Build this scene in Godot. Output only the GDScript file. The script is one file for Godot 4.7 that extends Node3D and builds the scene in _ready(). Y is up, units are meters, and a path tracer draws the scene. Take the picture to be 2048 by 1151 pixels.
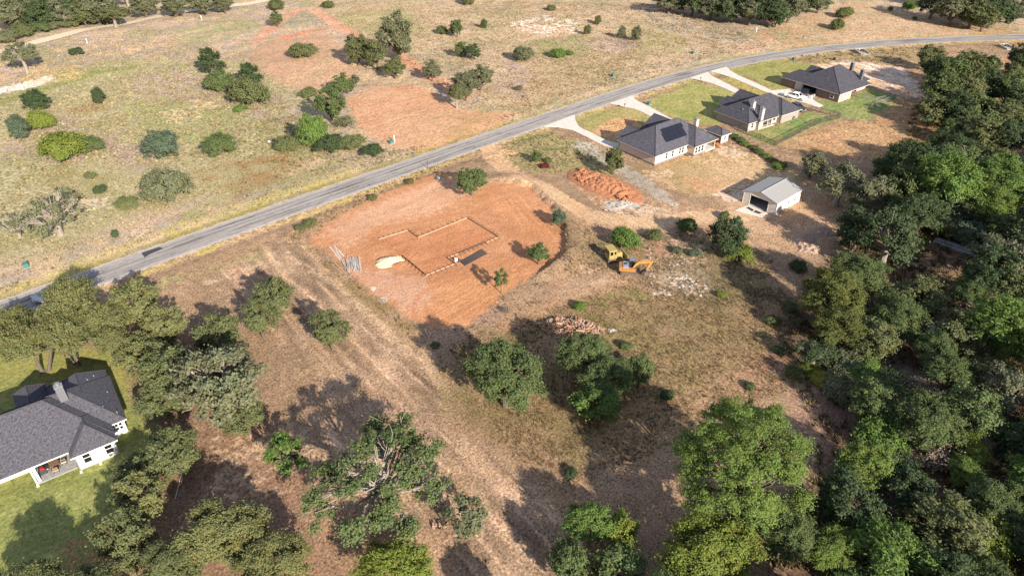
extends Node3D

# ---------------------------------------------------------------- helpers
var M := {}
var names := {}
var wild := FastNoiseLite.new()

func fln(seed_: int, freq: float, oct := 3) -> FastNoiseLite:
	var n := FastNoiseLite.new()
	n.seed = seed_
	n.frequency = freq
	n.noise_type = FastNoiseLite.TYPE_SIMPLEX_SMOOTH
	n.fractal_octaves = oct
	return n

func numbered(called: String) -> String:
	if not names.has(called):
		names[called] = 0
		return called
	names[called] += 1
	return "%s_%03d" % [called, names[called]]

func thing(called: String, label: String, category: String, at := Vector3.ZERO, turn := 0.0, group := "") -> Node3D:
	var o := Node3D.new()
	o.name = numbered(called)
	add_child(o)
	o.position = at
	o.rotation.y = turn
	tag(o, label, category, group)
	return o

func tag(o: Node, label: String, category := "", group := "", kind := "") -> void:
	if label: o.set_meta("label", label)
	if category: o.set_meta("category", category)
	if group: o.set_meta("group", group)
	if kind: o.set_meta("kind", kind)

func part(called: String, mesh: Mesh, m: Material, parent: Node) -> MeshInstance3D:
	var o := MeshInstance3D.new()
	o.name = called if parent != self else numbered(called)
	o.mesh = mesh
	o.material_override = m
	parent.add_child(o, true)
	return o

func single(called: String, mesh: Mesh, m: Material, label: String, category: String, at := Vector3.ZERO, group := "") -> MeshInstance3D:
	var o := part(called, mesh, m, self)
	o.position = at
	tag(o, label, category, group)
	return o

# a thing copied with its parts
func copy_of(o: Node3D, at: Vector3, turn: float, label := "", group := "") -> Node3D:
	var c: Node3D = o.duplicate()
	c.name = numbered(String(o.name).rstrip("0123456789").rstrip("_"))
	add_child(c)
	c.position = at
	c.rotation.y = turn
	if label: c.set_meta("label", label)
	if group: c.set_meta("group", group)
	return c

# mesh builder: flat-shaded triangles
class MB:
	var v := PackedVector3Array()
	var n := PackedVector3Array()
	var uv := PackedVector2Array()
	var t := Transform3D()
	func tri(a: Vector3, b: Vector3, c: Vector3) -> void:
		a = t * a; b = t * b; c = t * c
		var k := (c - a).cross(b - a).normalized()
		v.append(a); v.append(b); v.append(c)
		n.append(k); n.append(k); n.append(k)
	func quad(a: Vector3, b: Vector3, c: Vector3, d: Vector3) -> void:
		tri(a, b, c); tri(a, c, d)
	func poly(p: Array) -> void:
		for i in range(1, p.size() - 1):
			tri(p[0], p[i], p[i + 1])
	# box between two corners
	func box(a: Vector3, b: Vector3) -> MB:
		var x0 := minf(a.x, b.x); var x1 := maxf(a.x, b.x)
		var y0 := minf(a.y, b.y); var y1 := maxf(a.y, b.y)
		var z0 := minf(a.z, b.z); var z1 := maxf(a.z, b.z)
		quad(Vector3(x0, y1, z0), Vector3(x1, y1, z0), Vector3(x1, y1, z1), Vector3(x0, y1, z1))
		quad(Vector3(x0, y0, z1), Vector3(x1, y0, z1), Vector3(x1, y0, z0), Vector3(x0, y0, z0))
		quad(Vector3(x0, y1, z1), Vector3(x1, y1, z1), Vector3(x1, y0, z1), Vector3(x0, y0, z1))
		quad(Vector3(x1, y1, z0), Vector3(x0, y1, z0), Vector3(x0, y0, z0), Vector3(x1, y0, z0))
		quad(Vector3(x1, y1, z1), Vector3(x1, y1, z0), Vector3(x1, y0, z0), Vector3(x1, y0, z1))
		quad(Vector3(x0, y1, z0), Vector3(x0, y1, z1), Vector3(x0, y0, z1), Vector3(x0, y0, z0))
		return self
	# side profile (x, y) extruded from z0 to z1, edges bevelled by b
	func slab(p: PackedVector2Array, z0: float, z1: float, b := 0.0) -> MB:
		var mid := Vector2.ZERO
		for q in p: mid += q / p.size()
		if Geometry2D.is_polygon_clockwise(p):
			p = p.duplicate(); p.reverse()
		var ins := PackedVector2Array()
		for q in p: ins.append(q.move_toward(mid, b))
		var idx := Geometry2D.triangulate_polygon(ins)
		for i in range(0, idx.size(), 3):
			var a := ins[idx[i]]; var c := ins[idx[i + 1]]; var d := ins[idx[i + 2]]
			if (c - a).cross(d - a) > 0.0:
				var e := c; c = d; d = e
			tri(Vector3(a.x, a.y, z1), Vector3(c.x, c.y, z1), Vector3(d.x, d.y, z1))
			tri(Vector3(a.x, a.y, z0), Vector3(d.x, d.y, z0), Vector3(c.x, c.y, z0))
		var zs := [z0, z0 + b, z1 - b, z1] if b > 0.0 else [z0, z1]
		var rs := [ins, p, p, ins] if b > 0.0 else [p, p]
		for k in zs.size() - 1:
			for i in p.size():
				var j := (i + 1) % p.size()
				var A: Vector2 = rs[k][i]; var B: Vector2 = rs[k][j]; var C: Vector2 = rs[k + 1][j]; var D: Vector2 = rs[k + 1][i]
				quad(Vector3(A.x, A.y, zs[k]), Vector3(D.x, D.y, zs[k + 1]), Vector3(C.x, C.y, zs[k + 1]), Vector3(B.x, B.y, zs[k]))
		return self
	# tapered tube through points with radii
	func tube(p: Array, r: Array, sides := 6, caps := true) -> MB:
		var rings := []
		var side := Vector3.UP.cross(p[1] - p[0])
		if side.length() < 0.01 * (p[1] - p[0]).length(): side = Vector3.RIGHT
		for i in p.size():
			var d: Vector3 = (p[mini(i + 1, p.size() - 1)] - p[maxi(i - 1, 0)]).normalized()
			side = (side - d * side.dot(d)).normalized()
			var up := d.cross(side)
			var ring := []
			for k in sides:
				var a := TAU * k / sides
				ring.append(p[i] + (side * cos(a) + up * sin(a)) * r[i])
			rings.append(ring)
		for i in p.size() - 1:
			for k in sides:
				var l := (k + 1) % sides
				quad(rings[i][k], rings[i][l], rings[i + 1][l], rings[i + 1][k])
		if caps:
			var e: Array = rings[p.size() - 1]
			poly(e)
			var s: Array = rings[0].duplicate(); s.reverse()
			poly(s)
		return self
	func cyl(a: Vector3, b: Vector3, r: float, sides := 10) -> MB:
		return tube([a, b], [r, r], sides)
	func done() -> ArrayMesh:
		var arr := []
		arr.resize(Mesh.ARRAY_MAX)
		arr[Mesh.ARRAY_VERTEX] = v
		arr[Mesh.ARRAY_NORMAL] = n
		if uv.size() == v.size(): arr[Mesh.ARRAY_TEX_UV] = uv
		var m := ArrayMesh.new()
		m.add_surface_from_arrays(Mesh.PRIMITIVE_TRIANGLES, arr)
		return m

func bx(a: Vector3, b: Vector3) -> ArrayMesh:
	return MB.new().box(a, b).done()

func pv(a: Array) -> PackedVector2Array:
	var p := PackedVector2Array()
	for i in range(0, a.size(), 2):
		p.append(Vector2(a[i], a[i + 1]))
	return p

# linear base colour -> material
func mat(called: String, r: float, g: float, b: float, rough := 0.8, metal := 0.0, spec := 0.4) -> StandardMaterial3D:
	var m := StandardMaterial3D.new()
	m.resource_name = called
	m.albedo_color = Color(r, g, b).linear_to_srgb()
	m.roughness = rough
	m.metallic = metal
	m.metallic_specular = spec
	m.cull_mode = BaseMaterial3D.CULL_DISABLED
	M[called] = m
	return m

# a mottled texture of tones round white, multiplied onto the base colour, laid over the thing in world axes
func mottle(m: StandardMaterial3D, seed_: int, tile: float, low: float, freq := 0.05, speck := 0.0, size := 256) -> void:
	var n := fln(seed_, freq, 4)
	var src := n.get_seamless_image(size, size)
	var im := Image.create(size, size, false, Image.FORMAT_RGB8)
	var rng := RandomNumberGenerator.new()
	rng.seed = seed_
	for y in size:
		for x in size:
			var k := lerpf(low, 1.0, smoothstep(0.2, 0.8, src.get_pixel(x, y).r))
			if speck > 0.0: k = clampf(k * (1.0 + speck * rng.randfn() * 0.5), 0.0, 1.0)
			im.set_pixel(x, y, Color(k, k, k).linear_to_srgb())
	m.albedo_texture = ImageTexture.create_from_image(im)
	m.uv1_triplanar = true
	m.uv1_world_triplanar = true
	m.uv1_scale = Vector3.ONE / tile

# ---------------------------------------------------------------- ground: height and colour
var road_line := PackedVector2Array()
var bank_line := PackedVector2Array()
var pad_edge := PackedVector2Array()
var n_hill := fln(11, 0.022, 3)
var n_lump := fln(12, 0.5, 3)
var n_edge := fln(13, 0.35, 4)
var layers := []
var coarse := []
var bands := []
var job := {}
var pictures := []

func near_line(p: Vector2, line: PackedVector2Array) -> float:
	var best := 1e9
	for i in line.size() - 1:
		best = minf(best, p.distance_squared_to(Geometry2D.get_closest_point_to_segment(p, line[i], line[i + 1])))
	return sqrt(best)

func beyond_road(p: Vector2) -> bool:
	var best := 1e9
	var side := 0.0
	for i in road_line.size() - 1:
		var a := road_line[i]; var b := road_line[i + 1]
		var d := p.distance_squared_to(Geometry2D.get_closest_point_to_segment(p, a, b))
		if d < best:
			best = d
			side = (b - a).cross(p - a)
	return side < 0.0

func gy(x: float, z: float) -> float:
	var p := Vector2(x, z)
	var h := 0.0
	var d := near_line(p, road_line)
	if d > 6.0 and beyond_road(p):      # the open field beyond the road rolls a little
		h += (n_hill.get_noise_2d(x, z) + 0.25) * 0.9 * smoothstep(6.0, 45.0, d)
	h -= 0.22 * exp(-pow((d - 5.6) / 1.3, 2.0))   # shallow ditches
	if x > -8.0 and x < 32.0 and z > -160.0 and z < -90.0:
		var b := near_line(p, bank_line)
		if b < 9.0 and not Geometry2D.is_point_in_polygon(p, pad_edge):
			var e := near_line(p, pad_edge)
			h += 0.95 * smoothstep(0.0, 0.7, e + 0.5 * n_edge.get_noise_2d(x, z)) * (1.0 - smoothstep(1.5, 8.0, e)) * (1.0 - smoothstep(2.0, 9.0, b))
	return h

func layer(c1: Color, c2: Color, feather: float, warp: float, opacity: float, pts: Array, width := 0.0, stripe := Vector4.ZERO, scale := 1.0, patch := 0.0, grain := 1.0) -> void:
	layers.append({"c1": c1, "c2": c2, "f": feather, "w": warp, "o": opacity, "p": pv(pts), "hw": width, "st": stripe, "sc": scale, "patch": patch, "grain": grain})

func layer_field(i: int) -> void:
	var L: Dictionary = layers[i]
	var p: PackedVector2Array = L.p
	var lo := p[0]; var hi := p[0]
	for q in p:
		lo = lo.min(q); hi = hi.max(q)
	var pad: float = L.f + L.w + L.hw + 1.0
	var cw: int = job.cw; var ch: int = job.ch
	var sx: float = job.size.x / (cw - 1); var sz: float = job.size.y / (ch - 1)
	var i0 := clampi(int(floor((lo.x - pad - job.at.x) / sx)), 0, cw - 1)
	var i1 := clampi(int(ceil((hi.x + pad - job.at.x) / sx)), 0, cw - 1)
	var j0 := clampi(int(floor((lo.y - pad - job.at.y) / sz)), 0, ch - 1)
	var j1 := clampi(int(ceil((hi.y + pad - job.at.y) / sz)), 0, ch - 1)
	var w := i1 - i0 + 1
	var f := PackedFloat32Array()
	if w < 2 or j1 <= j0:
		coarse[i] = {"w": 0}
		return
	f.resize(w * (j1 - j0 + 1))
	var n := p.size()
	for j in range(j0, j1 + 1):
		for k in range(i0, i1 + 1):
			var q := Vector2(job.at.x + k * sx, job.at.y + j * sz)
			var d := 1e9
			var last := n - 1 if L.hw > 0.0 else n
			for e in last:
				var a := p[e]
				var ab := p[(e + 1) % n] - a
				var t := clampf((q - a).dot(ab) / ab.length_squared(), 0.0, 1.0)
				d = minf(d, q.distance_squared_to(a + ab * t))
			d = sqrt(d)
			if L.hw > 0.0: d = L.hw - d
			elif not Geometry2D.is_point_in_polygon(q, p): d = -d
			f[(j - j0) * w + k - i0] = d
	coarse[i] = {"w": w, "i0": i0, "i1": i1, "j0": j0, "j1": j1, "f": f}

func paint_band(b: int) -> void:
	var W: int = job.w
	var rows: int = job.rows
	var cw: int = job.cw; var ch: int = job.ch
	var out := PackedByteArray()
	out.resize(W * rows * 3)
	var at: Vector2 = job.at; var size: Vector2 = job.size; var H: int = job.h
	var nw: FastNoiseLite = job.nw; var na: FastNoiseLite = job.na; var nb: FastNoiseLite = job.nb; var nc: FastNoiseLite = job.nc; var nd: FastNoiseLite = job.nd
	var rng := RandomNumberGenerator.new()
	rng.seed = 900 + b
	var R := PackedFloat32Array(); R.resize(W)
	var G := PackedFloat32Array(); G.resize(W)
	var B := PackedFloat32Array(); B.resize(W)
	var gr := PackedFloat32Array(); gr.resize(W)
	var wa := PackedFloat32Array(); wa.resize(W)
	var v1 := PackedFloat32Array(); v1.resize(W)
	var v2 := PackedFloat32Array(); v2.resize(W)
	var v3 := PackedFloat32Array(); v3.resize(W)
	var v4 := PackedFloat32Array(); v4.resize(W)
	var ne: FastNoiseLite = job.ne
	for row in rows:
		var y := b * rows + row
		var z := at.y + (y + 0.5) / H * size.y
		for x in W:
			var X := at.x + (x + 0.5) / W * size.x
			wa[x] = nw.get_noise_2d(X, z)
			v1[x] = na.get_noise_2d(X, z)
			v2[x] = nb.get_noise_2d(X, z)
			v3[x] = nc.get_noise_2d(X, z)
			v4[x] = ne.get_noise_2d(X, z)
		for li in layers.size():
			var L: Dictionary = layers[li]
			var c: Dictionary = coarse[li]
			if c.w == 0: continue
			var fy := (y + 0.5) / H * (ch - 1)
			var cj := int(fy)
			if cj < c.j0 or cj + 1 > c.j1: continue
			var ty := fy - cj
			var f: PackedFloat32Array = c.f
			var cwid: int = c.w; var i0: int = c.i0
			var base: int = (cj - c.j0) * cwid
			var x0 := maxi(0, int(ceil(float(c.i0) / (cw - 1) * W)))
			var x1 := mini(W, int(float(c.i1) / (cw - 1) * W))
			var c1: Color = L.c1; var c2: Color = L.c2
			var feather: float = L.f; var warp: float = L.w; var op: float = L.o; var patch: float = L.patch
			var st: Vector4 = L.st
			var grain: float = L.grain
			var scale: float = L.sc
			for x in range(x0, x1):
				var fx := (x + 0.5) / W * (cw - 1)
				var ci := int(fx)
				var k := base + ci - i0
				if ci + 1 > c.i1 or ci < i0: continue
				var tx := fx - ci
				var d := lerpf(lerpf(f[k], f[k + 1], tx), lerpf(f[k + cwid], f[k + cwid + 1], tx), ty)
				d += warp * (wa[x] + 0.5 * v3[x])
				var m := clampf(d / feather + 0.5, 0.0, 1.0)
				if m <= 0.0: continue
				m = m * m * (3.0 - 2.0 * m) * op
				if patch > 0.0:
					m *= clampf(0.5 + (v2[x] + 0.7 * v3[x] + 0.4 * wa[x]) * patch, 0.0, 1.0)
				var mixn := clampf(0.5 + 1.3 * scale * (0.6 * v1[x] + 0.7 * v2[x] + 0.5 * v3[x]), 0.0, 1.0)
				var q := 1.0
				if st.z > 0.0:
					var X2 := at.x + (x + 0.5) / W * size.x
					var u := (X2 * st.x + z * st.y) / st.z
					var along := X2 * -st.y + z * st.x
					var ph: float = u + 0.04 * wa[x] + 0.10 * v2[x]
					var cut: float = (ph - floor(ph) - 0.5) / 0.08
					q = 1.0 + st.w * (0.36 * nd.get_noise_2d(u * 9.0 + wa[x], along * 0.5) + 0.34 * exp(-cut * cut) * (0.5 + nd.get_noise_2d(along * 0.9, u * 3.0)) + 0.05 * sin(ph * TAU * 0.5))
				gr[x] = lerpf(gr[x], grain, m)
				R[x] = lerpf(R[x], lerpf(c1.r, c2.r, mixn) * q, m)
				G[x] = lerpf(G[x], lerpf(c1.g, c2.g, mixn) * q, m)
				B[x] = lerpf(B[x], lerpf(c1.b, c2.b, mixn) * q, m)
		for x in W:
			var g := 1.0 + gr[x] * (0.10 * v2[x] + 0.30 * v3[x] + 0.24 * wa[x] + 0.6 * v4[x] + rng.randf_range(-0.34, 0.34))
			var o := (row * W + x) * 3
			out[o] = clampi(int(255.0 * pow(clampf(R[x] * g, 0.0, 1.0), 0.4545) + 0.5), 0, 255)
			out[o + 1] = clampi(int(255.0 * pow(clampf(G[x] * g, 0.0, 1.0), 0.4545) + 0.5), 0, 255)
			out[o + 2] = clampi(int(255.0 * pow(clampf(B[x] * g, 0.0, 1.0), 0.4545) + 0.5), 0, 255)
	bands[b] = out

func painted(at: Vector2, size: Vector2, w: int, h: int, fine: float) -> ImageTexture:
	job = {"at": at, "size": size, "w": w, "h": h, "cw": w / 4 + 1, "ch": h / 4 + 1, "rows": 16,
		"nw": fln(21, 0.45 * fine, 4), "na": fln(22, 0.03, 3), "nb": fln(23, 0.12, 3), "nc": fln(24, 0.9 * fine, 3), "nd": fln(25, 0.12, 3), "ne": fln(26, 2.4 * fine, 2)}
	coarse = []; coarse.resize(layers.size())
	bands = []; bands.resize(h / 16)
	var a := WorkerThreadPool.add_group_task(layer_field, layers.size())
	WorkerThreadPool.wait_for_group_task_completion(a)
	var c := WorkerThreadPool.add_group_task(paint_band, h / 16)
	WorkerThreadPool.wait_for_group_task_completion(c)
	var all := PackedByteArray()
	for k in bands: all.append_array(k)
	var im := Image.create_from_data(w, h, false, Image.FORMAT_RGB8, all)
	pictures.append([at, size, im])
	return ImageTexture.create_from_image(im)

# base colour of the ground at a place
func earth_at(x: float, z: float) -> Color:
	for p in pictures:
		var u: float = (x - p[0].x) / p[1].x; var v: float = (z - p[0].y) / p[1].y
		if u > 0.0 and u < 1.0 and v > 0.0 and v < 1.0:
			return p[2].get_pixel(int(u * p[2].get_width()), int(v * p[2].get_height())).srgb_to_linear()
	return Color(0.3, 0.25, 0.15)

func lines_for(fine0: float, fine1: float, mid0: float, mid1: float, outer: Array, a: float, b: float) -> PackedFloat32Array:
	var p := PackedFloat32Array()
	for q in outer:
		if q < mid0: p.append(q)
	var x := mid0
	while x < fine0 - 0.01:
		p.append(x); x += b
	x = fine0
	while x < fine1 - 0.01:
		p.append(x); x += a
	x = fine1
	while x <= mid1 + 0.01:
		p.append(x); x += b
	for q in outer:
		if q > mid1: p.append(q)
	return p

func build_ground(near_tex: Texture2D, far_tex: Texture2D) -> void:
	var xs := lines_for(-70.0, 70.0, -250.0, 250.0, [-2500.0, -800.0, -400.0, -300.0, 300.0, 400.0, 800.0, 2500.0], 0.5, 1.5)
	var zs := lines_for(-150.0, -40.0, -345.0, -40.0, [-3000.0, -1000.0, -500.0, -400.0, 0.0, 100.0, 400.0, 1500.0], 0.5, 1.5)
	var nx := xs.size(); var nz := zs.size()
	var v := PackedVector3Array(); v.resize(nx * nz)
	var nn := PackedVector3Array(); nn.resize(nx * nz)
	for j in nz:
		for i in nx:
			var x := xs[i]; var z := zs[j]
			var far := absf(x) > 260.0 or z < -350.0 or z > -30.0
			v[j * nx + i] = Vector3(x, 0.0 if far else gy(x, z), z)
	for j in nz:
		for i in nx:
			var l := v[j * nx + maxi(i - 1, 0)]; var r := v[j * nx + mini(i + 1, nx - 1)]
			var u := v[maxi(j - 1, 0) * nx + i]; var d := v[mini(j + 1, nz - 1) * nx + i]
			nn[j * nx + i] = (d - u).cross(r - l).normalized()
	var mesh := ArrayMesh.new()
	for near in [true, false]:
		var at := Vector2(-100, -150) if near else Vector2(-250, -345)
		var size := Vector2(200, 110) if near else Vector2(500, 310)
		var uv := PackedVector2Array(); uv.resize(nx * nz)
		for k in nx * nz:
			uv[k] = (Vector2(v[k].x, v[k].z) - at) / size
		var idx := PackedInt32Array()
		for j in nz - 1:
			for i in nx - 1:
				var inside := xs[i] >= -100.0 and xs[i + 1] <= 100.0 and zs[j] >= -150.0 and zs[j + 1] <= -40.0
				if inside != near: continue
				var k := j * nx + i
				idx.append_array([k, k + 1, k + nx + 1, k, k + nx + 1, k + nx])
		var arr := []; arr.resize(Mesh.ARRAY_MAX)
		arr[Mesh.ARRAY_VERTEX] = v; arr[Mesh.ARRAY_NORMAL] = nn; arr[Mesh.ARRAY_TEX_UV] = uv; arr[Mesh.ARRAY_INDEX] = idx
		mesh.add_surface_from_arrays(Mesh.PRIMITIVE_TRIANGLES, arr)
	var g := MeshInstance3D.new()
	g.name = "ground"
	g.mesh = mesh
	for k in 2:
		var m := StandardMaterial3D.new()
		m.resource_name = "earth_and_grass"
		m.albedo_texture = near_tex if k == 0 else far_tex
		m.texture_repeat = false
		m.roughness = 1.0
		m.metallic_specular = 0.1
		var relief := fln(31 + k, 0.16, 4).get_image(2048, 1024)
		relief.convert(Image.FORMAT_L8)
		m.heightmap_enabled = true
		m.heightmap_texture = ImageTexture.create_from_image(relief)
		m.heightmap_scale = 6.0 if k == 0 else 14.0
		mesh.surface_set_material(k, m)
	add_child(g)
	g.set_meta("kind", "structure")
	g.set_meta("label", "dry grass fields, bare red earth and lawns seen from the air")

# a sheet that follows a line, with the texture running along it
func ribbon(line: PackedVector2Array, half: float, lift: float, step := 1.5, follow := false) -> ArrayMesh:
	var pts := PackedVector2Array()
	var c := Curve2D.new()
	c.bake_interval = step
	for i in line.size():
		var t := (line[mini(i + 1, line.size() - 1)] - line[maxi(i - 1, 0)]) / 6.0
		c.add_point(line[i], -t, t)
	pts = c.get_baked_points()
	var b := MB.new()
	var run := 0.0
	var cols := 6
	var ragged := fln(61, 0.25, 3)
	var width := half
	for i in pts.size() - 1:
		half = width * (1.0 + 0.09 * ragged.get_noise_1d(i))
		var half2 := width * (1.0 + 0.09 * ragged.get_noise_1d(i + 1))
		var d0 := (pts[mini(i + 1, pts.size() - 1)] - pts[maxi(i - 1, 0)]).normalized().orthogonal()
		var d1 := (pts[mini(i + 2, pts.size() - 1)] - pts[i]).normalized().orthogonal()
		var l := pts[i].distance_to(pts[i + 1])
		for k in cols:
			var s0 := lerpf(half, -half, float(k) / cols); var s1 := lerpf(half, -half, float(k + 1) / cols)
			var q := [pts[i] + d0 * s0, pts[i + 1] + d1 * s0 * half2 / half, pts[i + 1] + d1 * s1 * half2 / half, pts[i] + d0 * s1]
			var w := []
			for e in q: w.append(Vector3(e.x, lift + (gy(e.x, e.y) if follow else 0.0), e.y))
			if (w[2] - w[0]).cross(w[1] - w[0]).y < 0.0:
				w = [w[0], w[3], w[2], w[1]]
				b.quad(w[0], w[1], w[2], w[3])
				for e in [[k, run], [k + 1, run], [k + 1, run + l], [k, run], [k + 1, run + l], [k, run + l]]: b.uv.append(Vector2(float(e[0]) / cols, e[1]))
			else:
				b.quad(w[0], w[1], w[2], w[3])
				for e in [[k, run], [k, run + l], [k + 1, run + l], [k, run], [k + 1, run + l], [k + 1, run]]: b.uv.append(Vector2(float(e[0]) / cols, e[1]))
		run += l
	return b.done()

# a flat slab from an outline, with real sides
func plate(called: String, pts: Array, top: float, thick: float, m: Material, parent: Node = self) -> MeshInstance3D:
	var p := pv(pts)
	if Geometry2D.is_polygon_clockwise(p): p.reverse()
	var b := MB.new()
	var idx := Geometry2D.triangulate_polygon(p)
	for i in range(0, idx.size(), 3):
		var a := p[idx[i]]; var c := p[idx[i + 1]]; var d := p[idx[i + 2]]
		if (c - a).cross(d - a) < 0.0:
			var e := c; c = d; d = e
		b.tri(Vector3(a.x, top, a.y), Vector3(c.x, top, c.y), Vector3(d.x, top, d.y))
	for i in p.size():
		var a := p[i]; var c := p[(i + 1) % p.size()]
		b.quad(Vector3(a.x, top, a.y), Vector3(a.x, top - thick, a.y), Vector3(c.x, top - thick, c.y), Vector3(c.x, top, c.y))
	return part(called, b.done(), m, parent)

# ---------------------------------------------------------------- plants
var kinds := {}
var leaf_mats := {}

func leaf_mat(called: String, r: float, g: float, b: float) -> void:
	var m := StandardMaterial3D.new()
	m.resource_name = "leaves_" + called
	m.albedo_color = Color(r, g, b).linear_to_srgb()
	m.vertex_color_use_as_albedo = true
	m.roughness = 0.7
	m.metallic_specular = 0.25
	m.cull_mode = BaseMaterial3D.CULL_DISABLED
	m.backlight_enabled = true
	m.backlight = Color(r * 6.0, g * 6.0, b * 3.0).clamp(Color(0, 0, 0), Color(0.5, 0.5, 0.4)).linear_to_srgb()
	leaf_mats[called] = m

# crown and wood of a kind of plant whose crown has a radius of about one
func make_kind(called: String, seed_: int, p: Dictionary) -> void:
	var rng := RandomNumberGenerator.new()
	rng.seed = seed_
	var cz: float = p.cz; var rv: float = p.rv
	var lobes := []
	var nl: int = p.lobes
	for i in nl:
		var y := lerpf(p.get("low", -0.35), 1.0, (i + 0.5) / nl)
		var a := i * 2.39996 + rng.randf_range(-0.5, 0.5)
		var s := sqrt(maxf(0.0, 1.0 - y * y))
		var d := Vector3(cos(a) * s, y, sin(a) * s)
		var reach: float = rng.randf_range(p.get("r0", 0.5), p.get("r1", 0.78))
		if p.get("cone", 0.0) > 0.0: reach *= lerpf(1.0, 1.0 - p.cone, smoothstep(-0.2, 1.0, y)) if absf(y) < 0.95 else 1.0
		lobes.append([Vector3(d.x * reach, cz + d.y * reach * rv, d.z * reach), rng.randf_range(p.get("l0", 0.26), p.get("l1", 0.44)), rng.randf_range(0.85, 1.15)])
	var v := PackedVector3Array(); var n := PackedVector3Array(); var col := PackedColorArray(); var idx := PackedInt32Array()
	var leaf: float = p.leaf
	var streak: float = p.get("streak", 0.0)
	var hub := Vector3(0, cz - rv * 0.35, 0)
	var clumps := []
	for i in p.clumps:
		var L: Array = lobes[rng.randi() % nl]
		var d := Vector3(rng.randfn(), rng.randfn() + 0.35, rng.randfn()).normalized()
		var c: Vector3 = L[0] + d * L[1] * Vector3(1, 0.8 * rv + 0.15, 1) * pow(rng.randf(), 0.4)
		if c.y < 0.06: c.y = 0.06 + rng.randf() * 0.1
		clumps.append(c)
		var out := (c - hub).normalized()
		var tint: float = L[2] * rng.randf_range(0.8, 1.2)
		var warm := rng.randf_range(-0.12, 0.16)
		var rc: float = rng.randf_range(p.get("c0", 0.08), p.get("c1", 0.15))
		for k in p.leaves:
			var e := Vector3(rng.randfn(), rng.randfn() * 0.65, rng.randfn()) * rc * 0.6
			if rng.randf() < 0.22: e *= 2.3
			if streak > 0.0: e += out * rng.randf_range(-1.0, 1.0) * streak
			var at := c + e
			if at.y < 0.01: at.y = 0.01
			var nrm := (Vector3(rng.randfn(), rng.randfn(), rng.randfn()) * 0.55 + Vector3(0, 0.55, 0) + out * 0.5 + e.normalized() * 0.3).normalized()
			var t1 := nrm.cross(Vector3(rng.randfn(), rng.randfn(), rng.randfn())).normalized()
			if streak > 0.0: t1 = (out - nrm * nrm.dot(out) + t1 * 0.3).normalized()
			var t2 := nrm.cross(t1)
			var s := leaf * rng.randf_range(0.6, 1.35)
			t1 *= s; t2 *= s * p.get("slim", 0.62)
			var o := v.size()
			v.append(at - t1); v.append(at + t2 + nrm * s * 0.15); v.append(at + t1); v.append(at - t2 + nrm * s * 0.15)
			for q in 4: n.append(nrm)
			var l: float = tint * rng.randf_range(0.72, 1.28)
			var cc := Color(l * (1.0 + warm), l, l * (1.0 - warm * 0.8))
			for q in 4: col.append(cc)
			idx.append_array([o, o + 1, o + 2, o, o + 2, o + 3])
	var arr := []; arr.resize(Mesh.ARRAY_MAX)
	arr[Mesh.ARRAY_VERTEX] = v; arr[Mesh.ARRAY_NORMAL] = n; arr[Mesh.ARRAY_COLOR] = col; arr[Mesh.ARRAY_INDEX] = idx
	var crown := ArrayMesh.new()
	crown.add_surface_from_arrays(Mesh.PRIMITIVE_TRIANGLES, arr)
	var wood := MB.new()
	var tr: float = p.get("trunk", 0.075)
	var stems: int = p.get("stems", 1)
	for s in stems:
		var lean := Vector3(rng.randfn(), 0, rng.randfn()) * (0.06 if stems == 1 else 0.22)
		var fork := Vector3(lean.x, (cz - rv * p.get("fork", 0.55)) * 1.0, lean.z)
		fork.y = maxf(fork.y, 0.12)
		wood.tube([Vector3(lean.x * 0.3, -0.05, lean.z * 0.3), Vector3(lean.x * 0.5, fork.y * 0.25, lean.z * 0.5), fork], [tr * 1.5, tr * 1.08, tr * 0.85], 7, false)
		for i in range(s, nl, stems):
			var e: Vector3 = lobes[i][0]
			var mid := fork.lerp(e, 0.45) + Vector3(rng.randfn(), rng.randfn() * 0.6 + 0.3, rng.randfn()) * 0.07
			var b := tr * rng.randf_range(0.38, 0.62)
			var q := mid.lerp(e, 0.55) + Vector3(rng.randfn(), rng.randfn(), rng.randfn()) * 0.05
			wood.tube([fork, mid, q, e], [b, b * 0.7, b * 0.45, b * 0.2], 5, false)
			for k in p.get("twigs", 3):
				var f: Vector3 = e + Vector3(rng.randfn(), rng.randfn() * 0.7 + 0.2, rng.randfn()).normalized() * lobes[i][1] * rng.randf_range(0.7, 1.25)
				f.y = maxf(f.y, 0.04)
				var h := q.lerp(f, 0.5) + Vector3(rng.randfn(), rng.randfn(), rng.randfn()) * 0.05
				wood.tube([mid.lerp(q, rng.randf()), h, f], [b * 0.35, b * 0.22, b * 0.07], 4, false)
	kinds[called] = {"crown": crown, "wood": wood.done(), "name": p.name, "cat": p.cat, "wname": "trunk" if p.cat == "tree" else "stem"}

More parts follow.
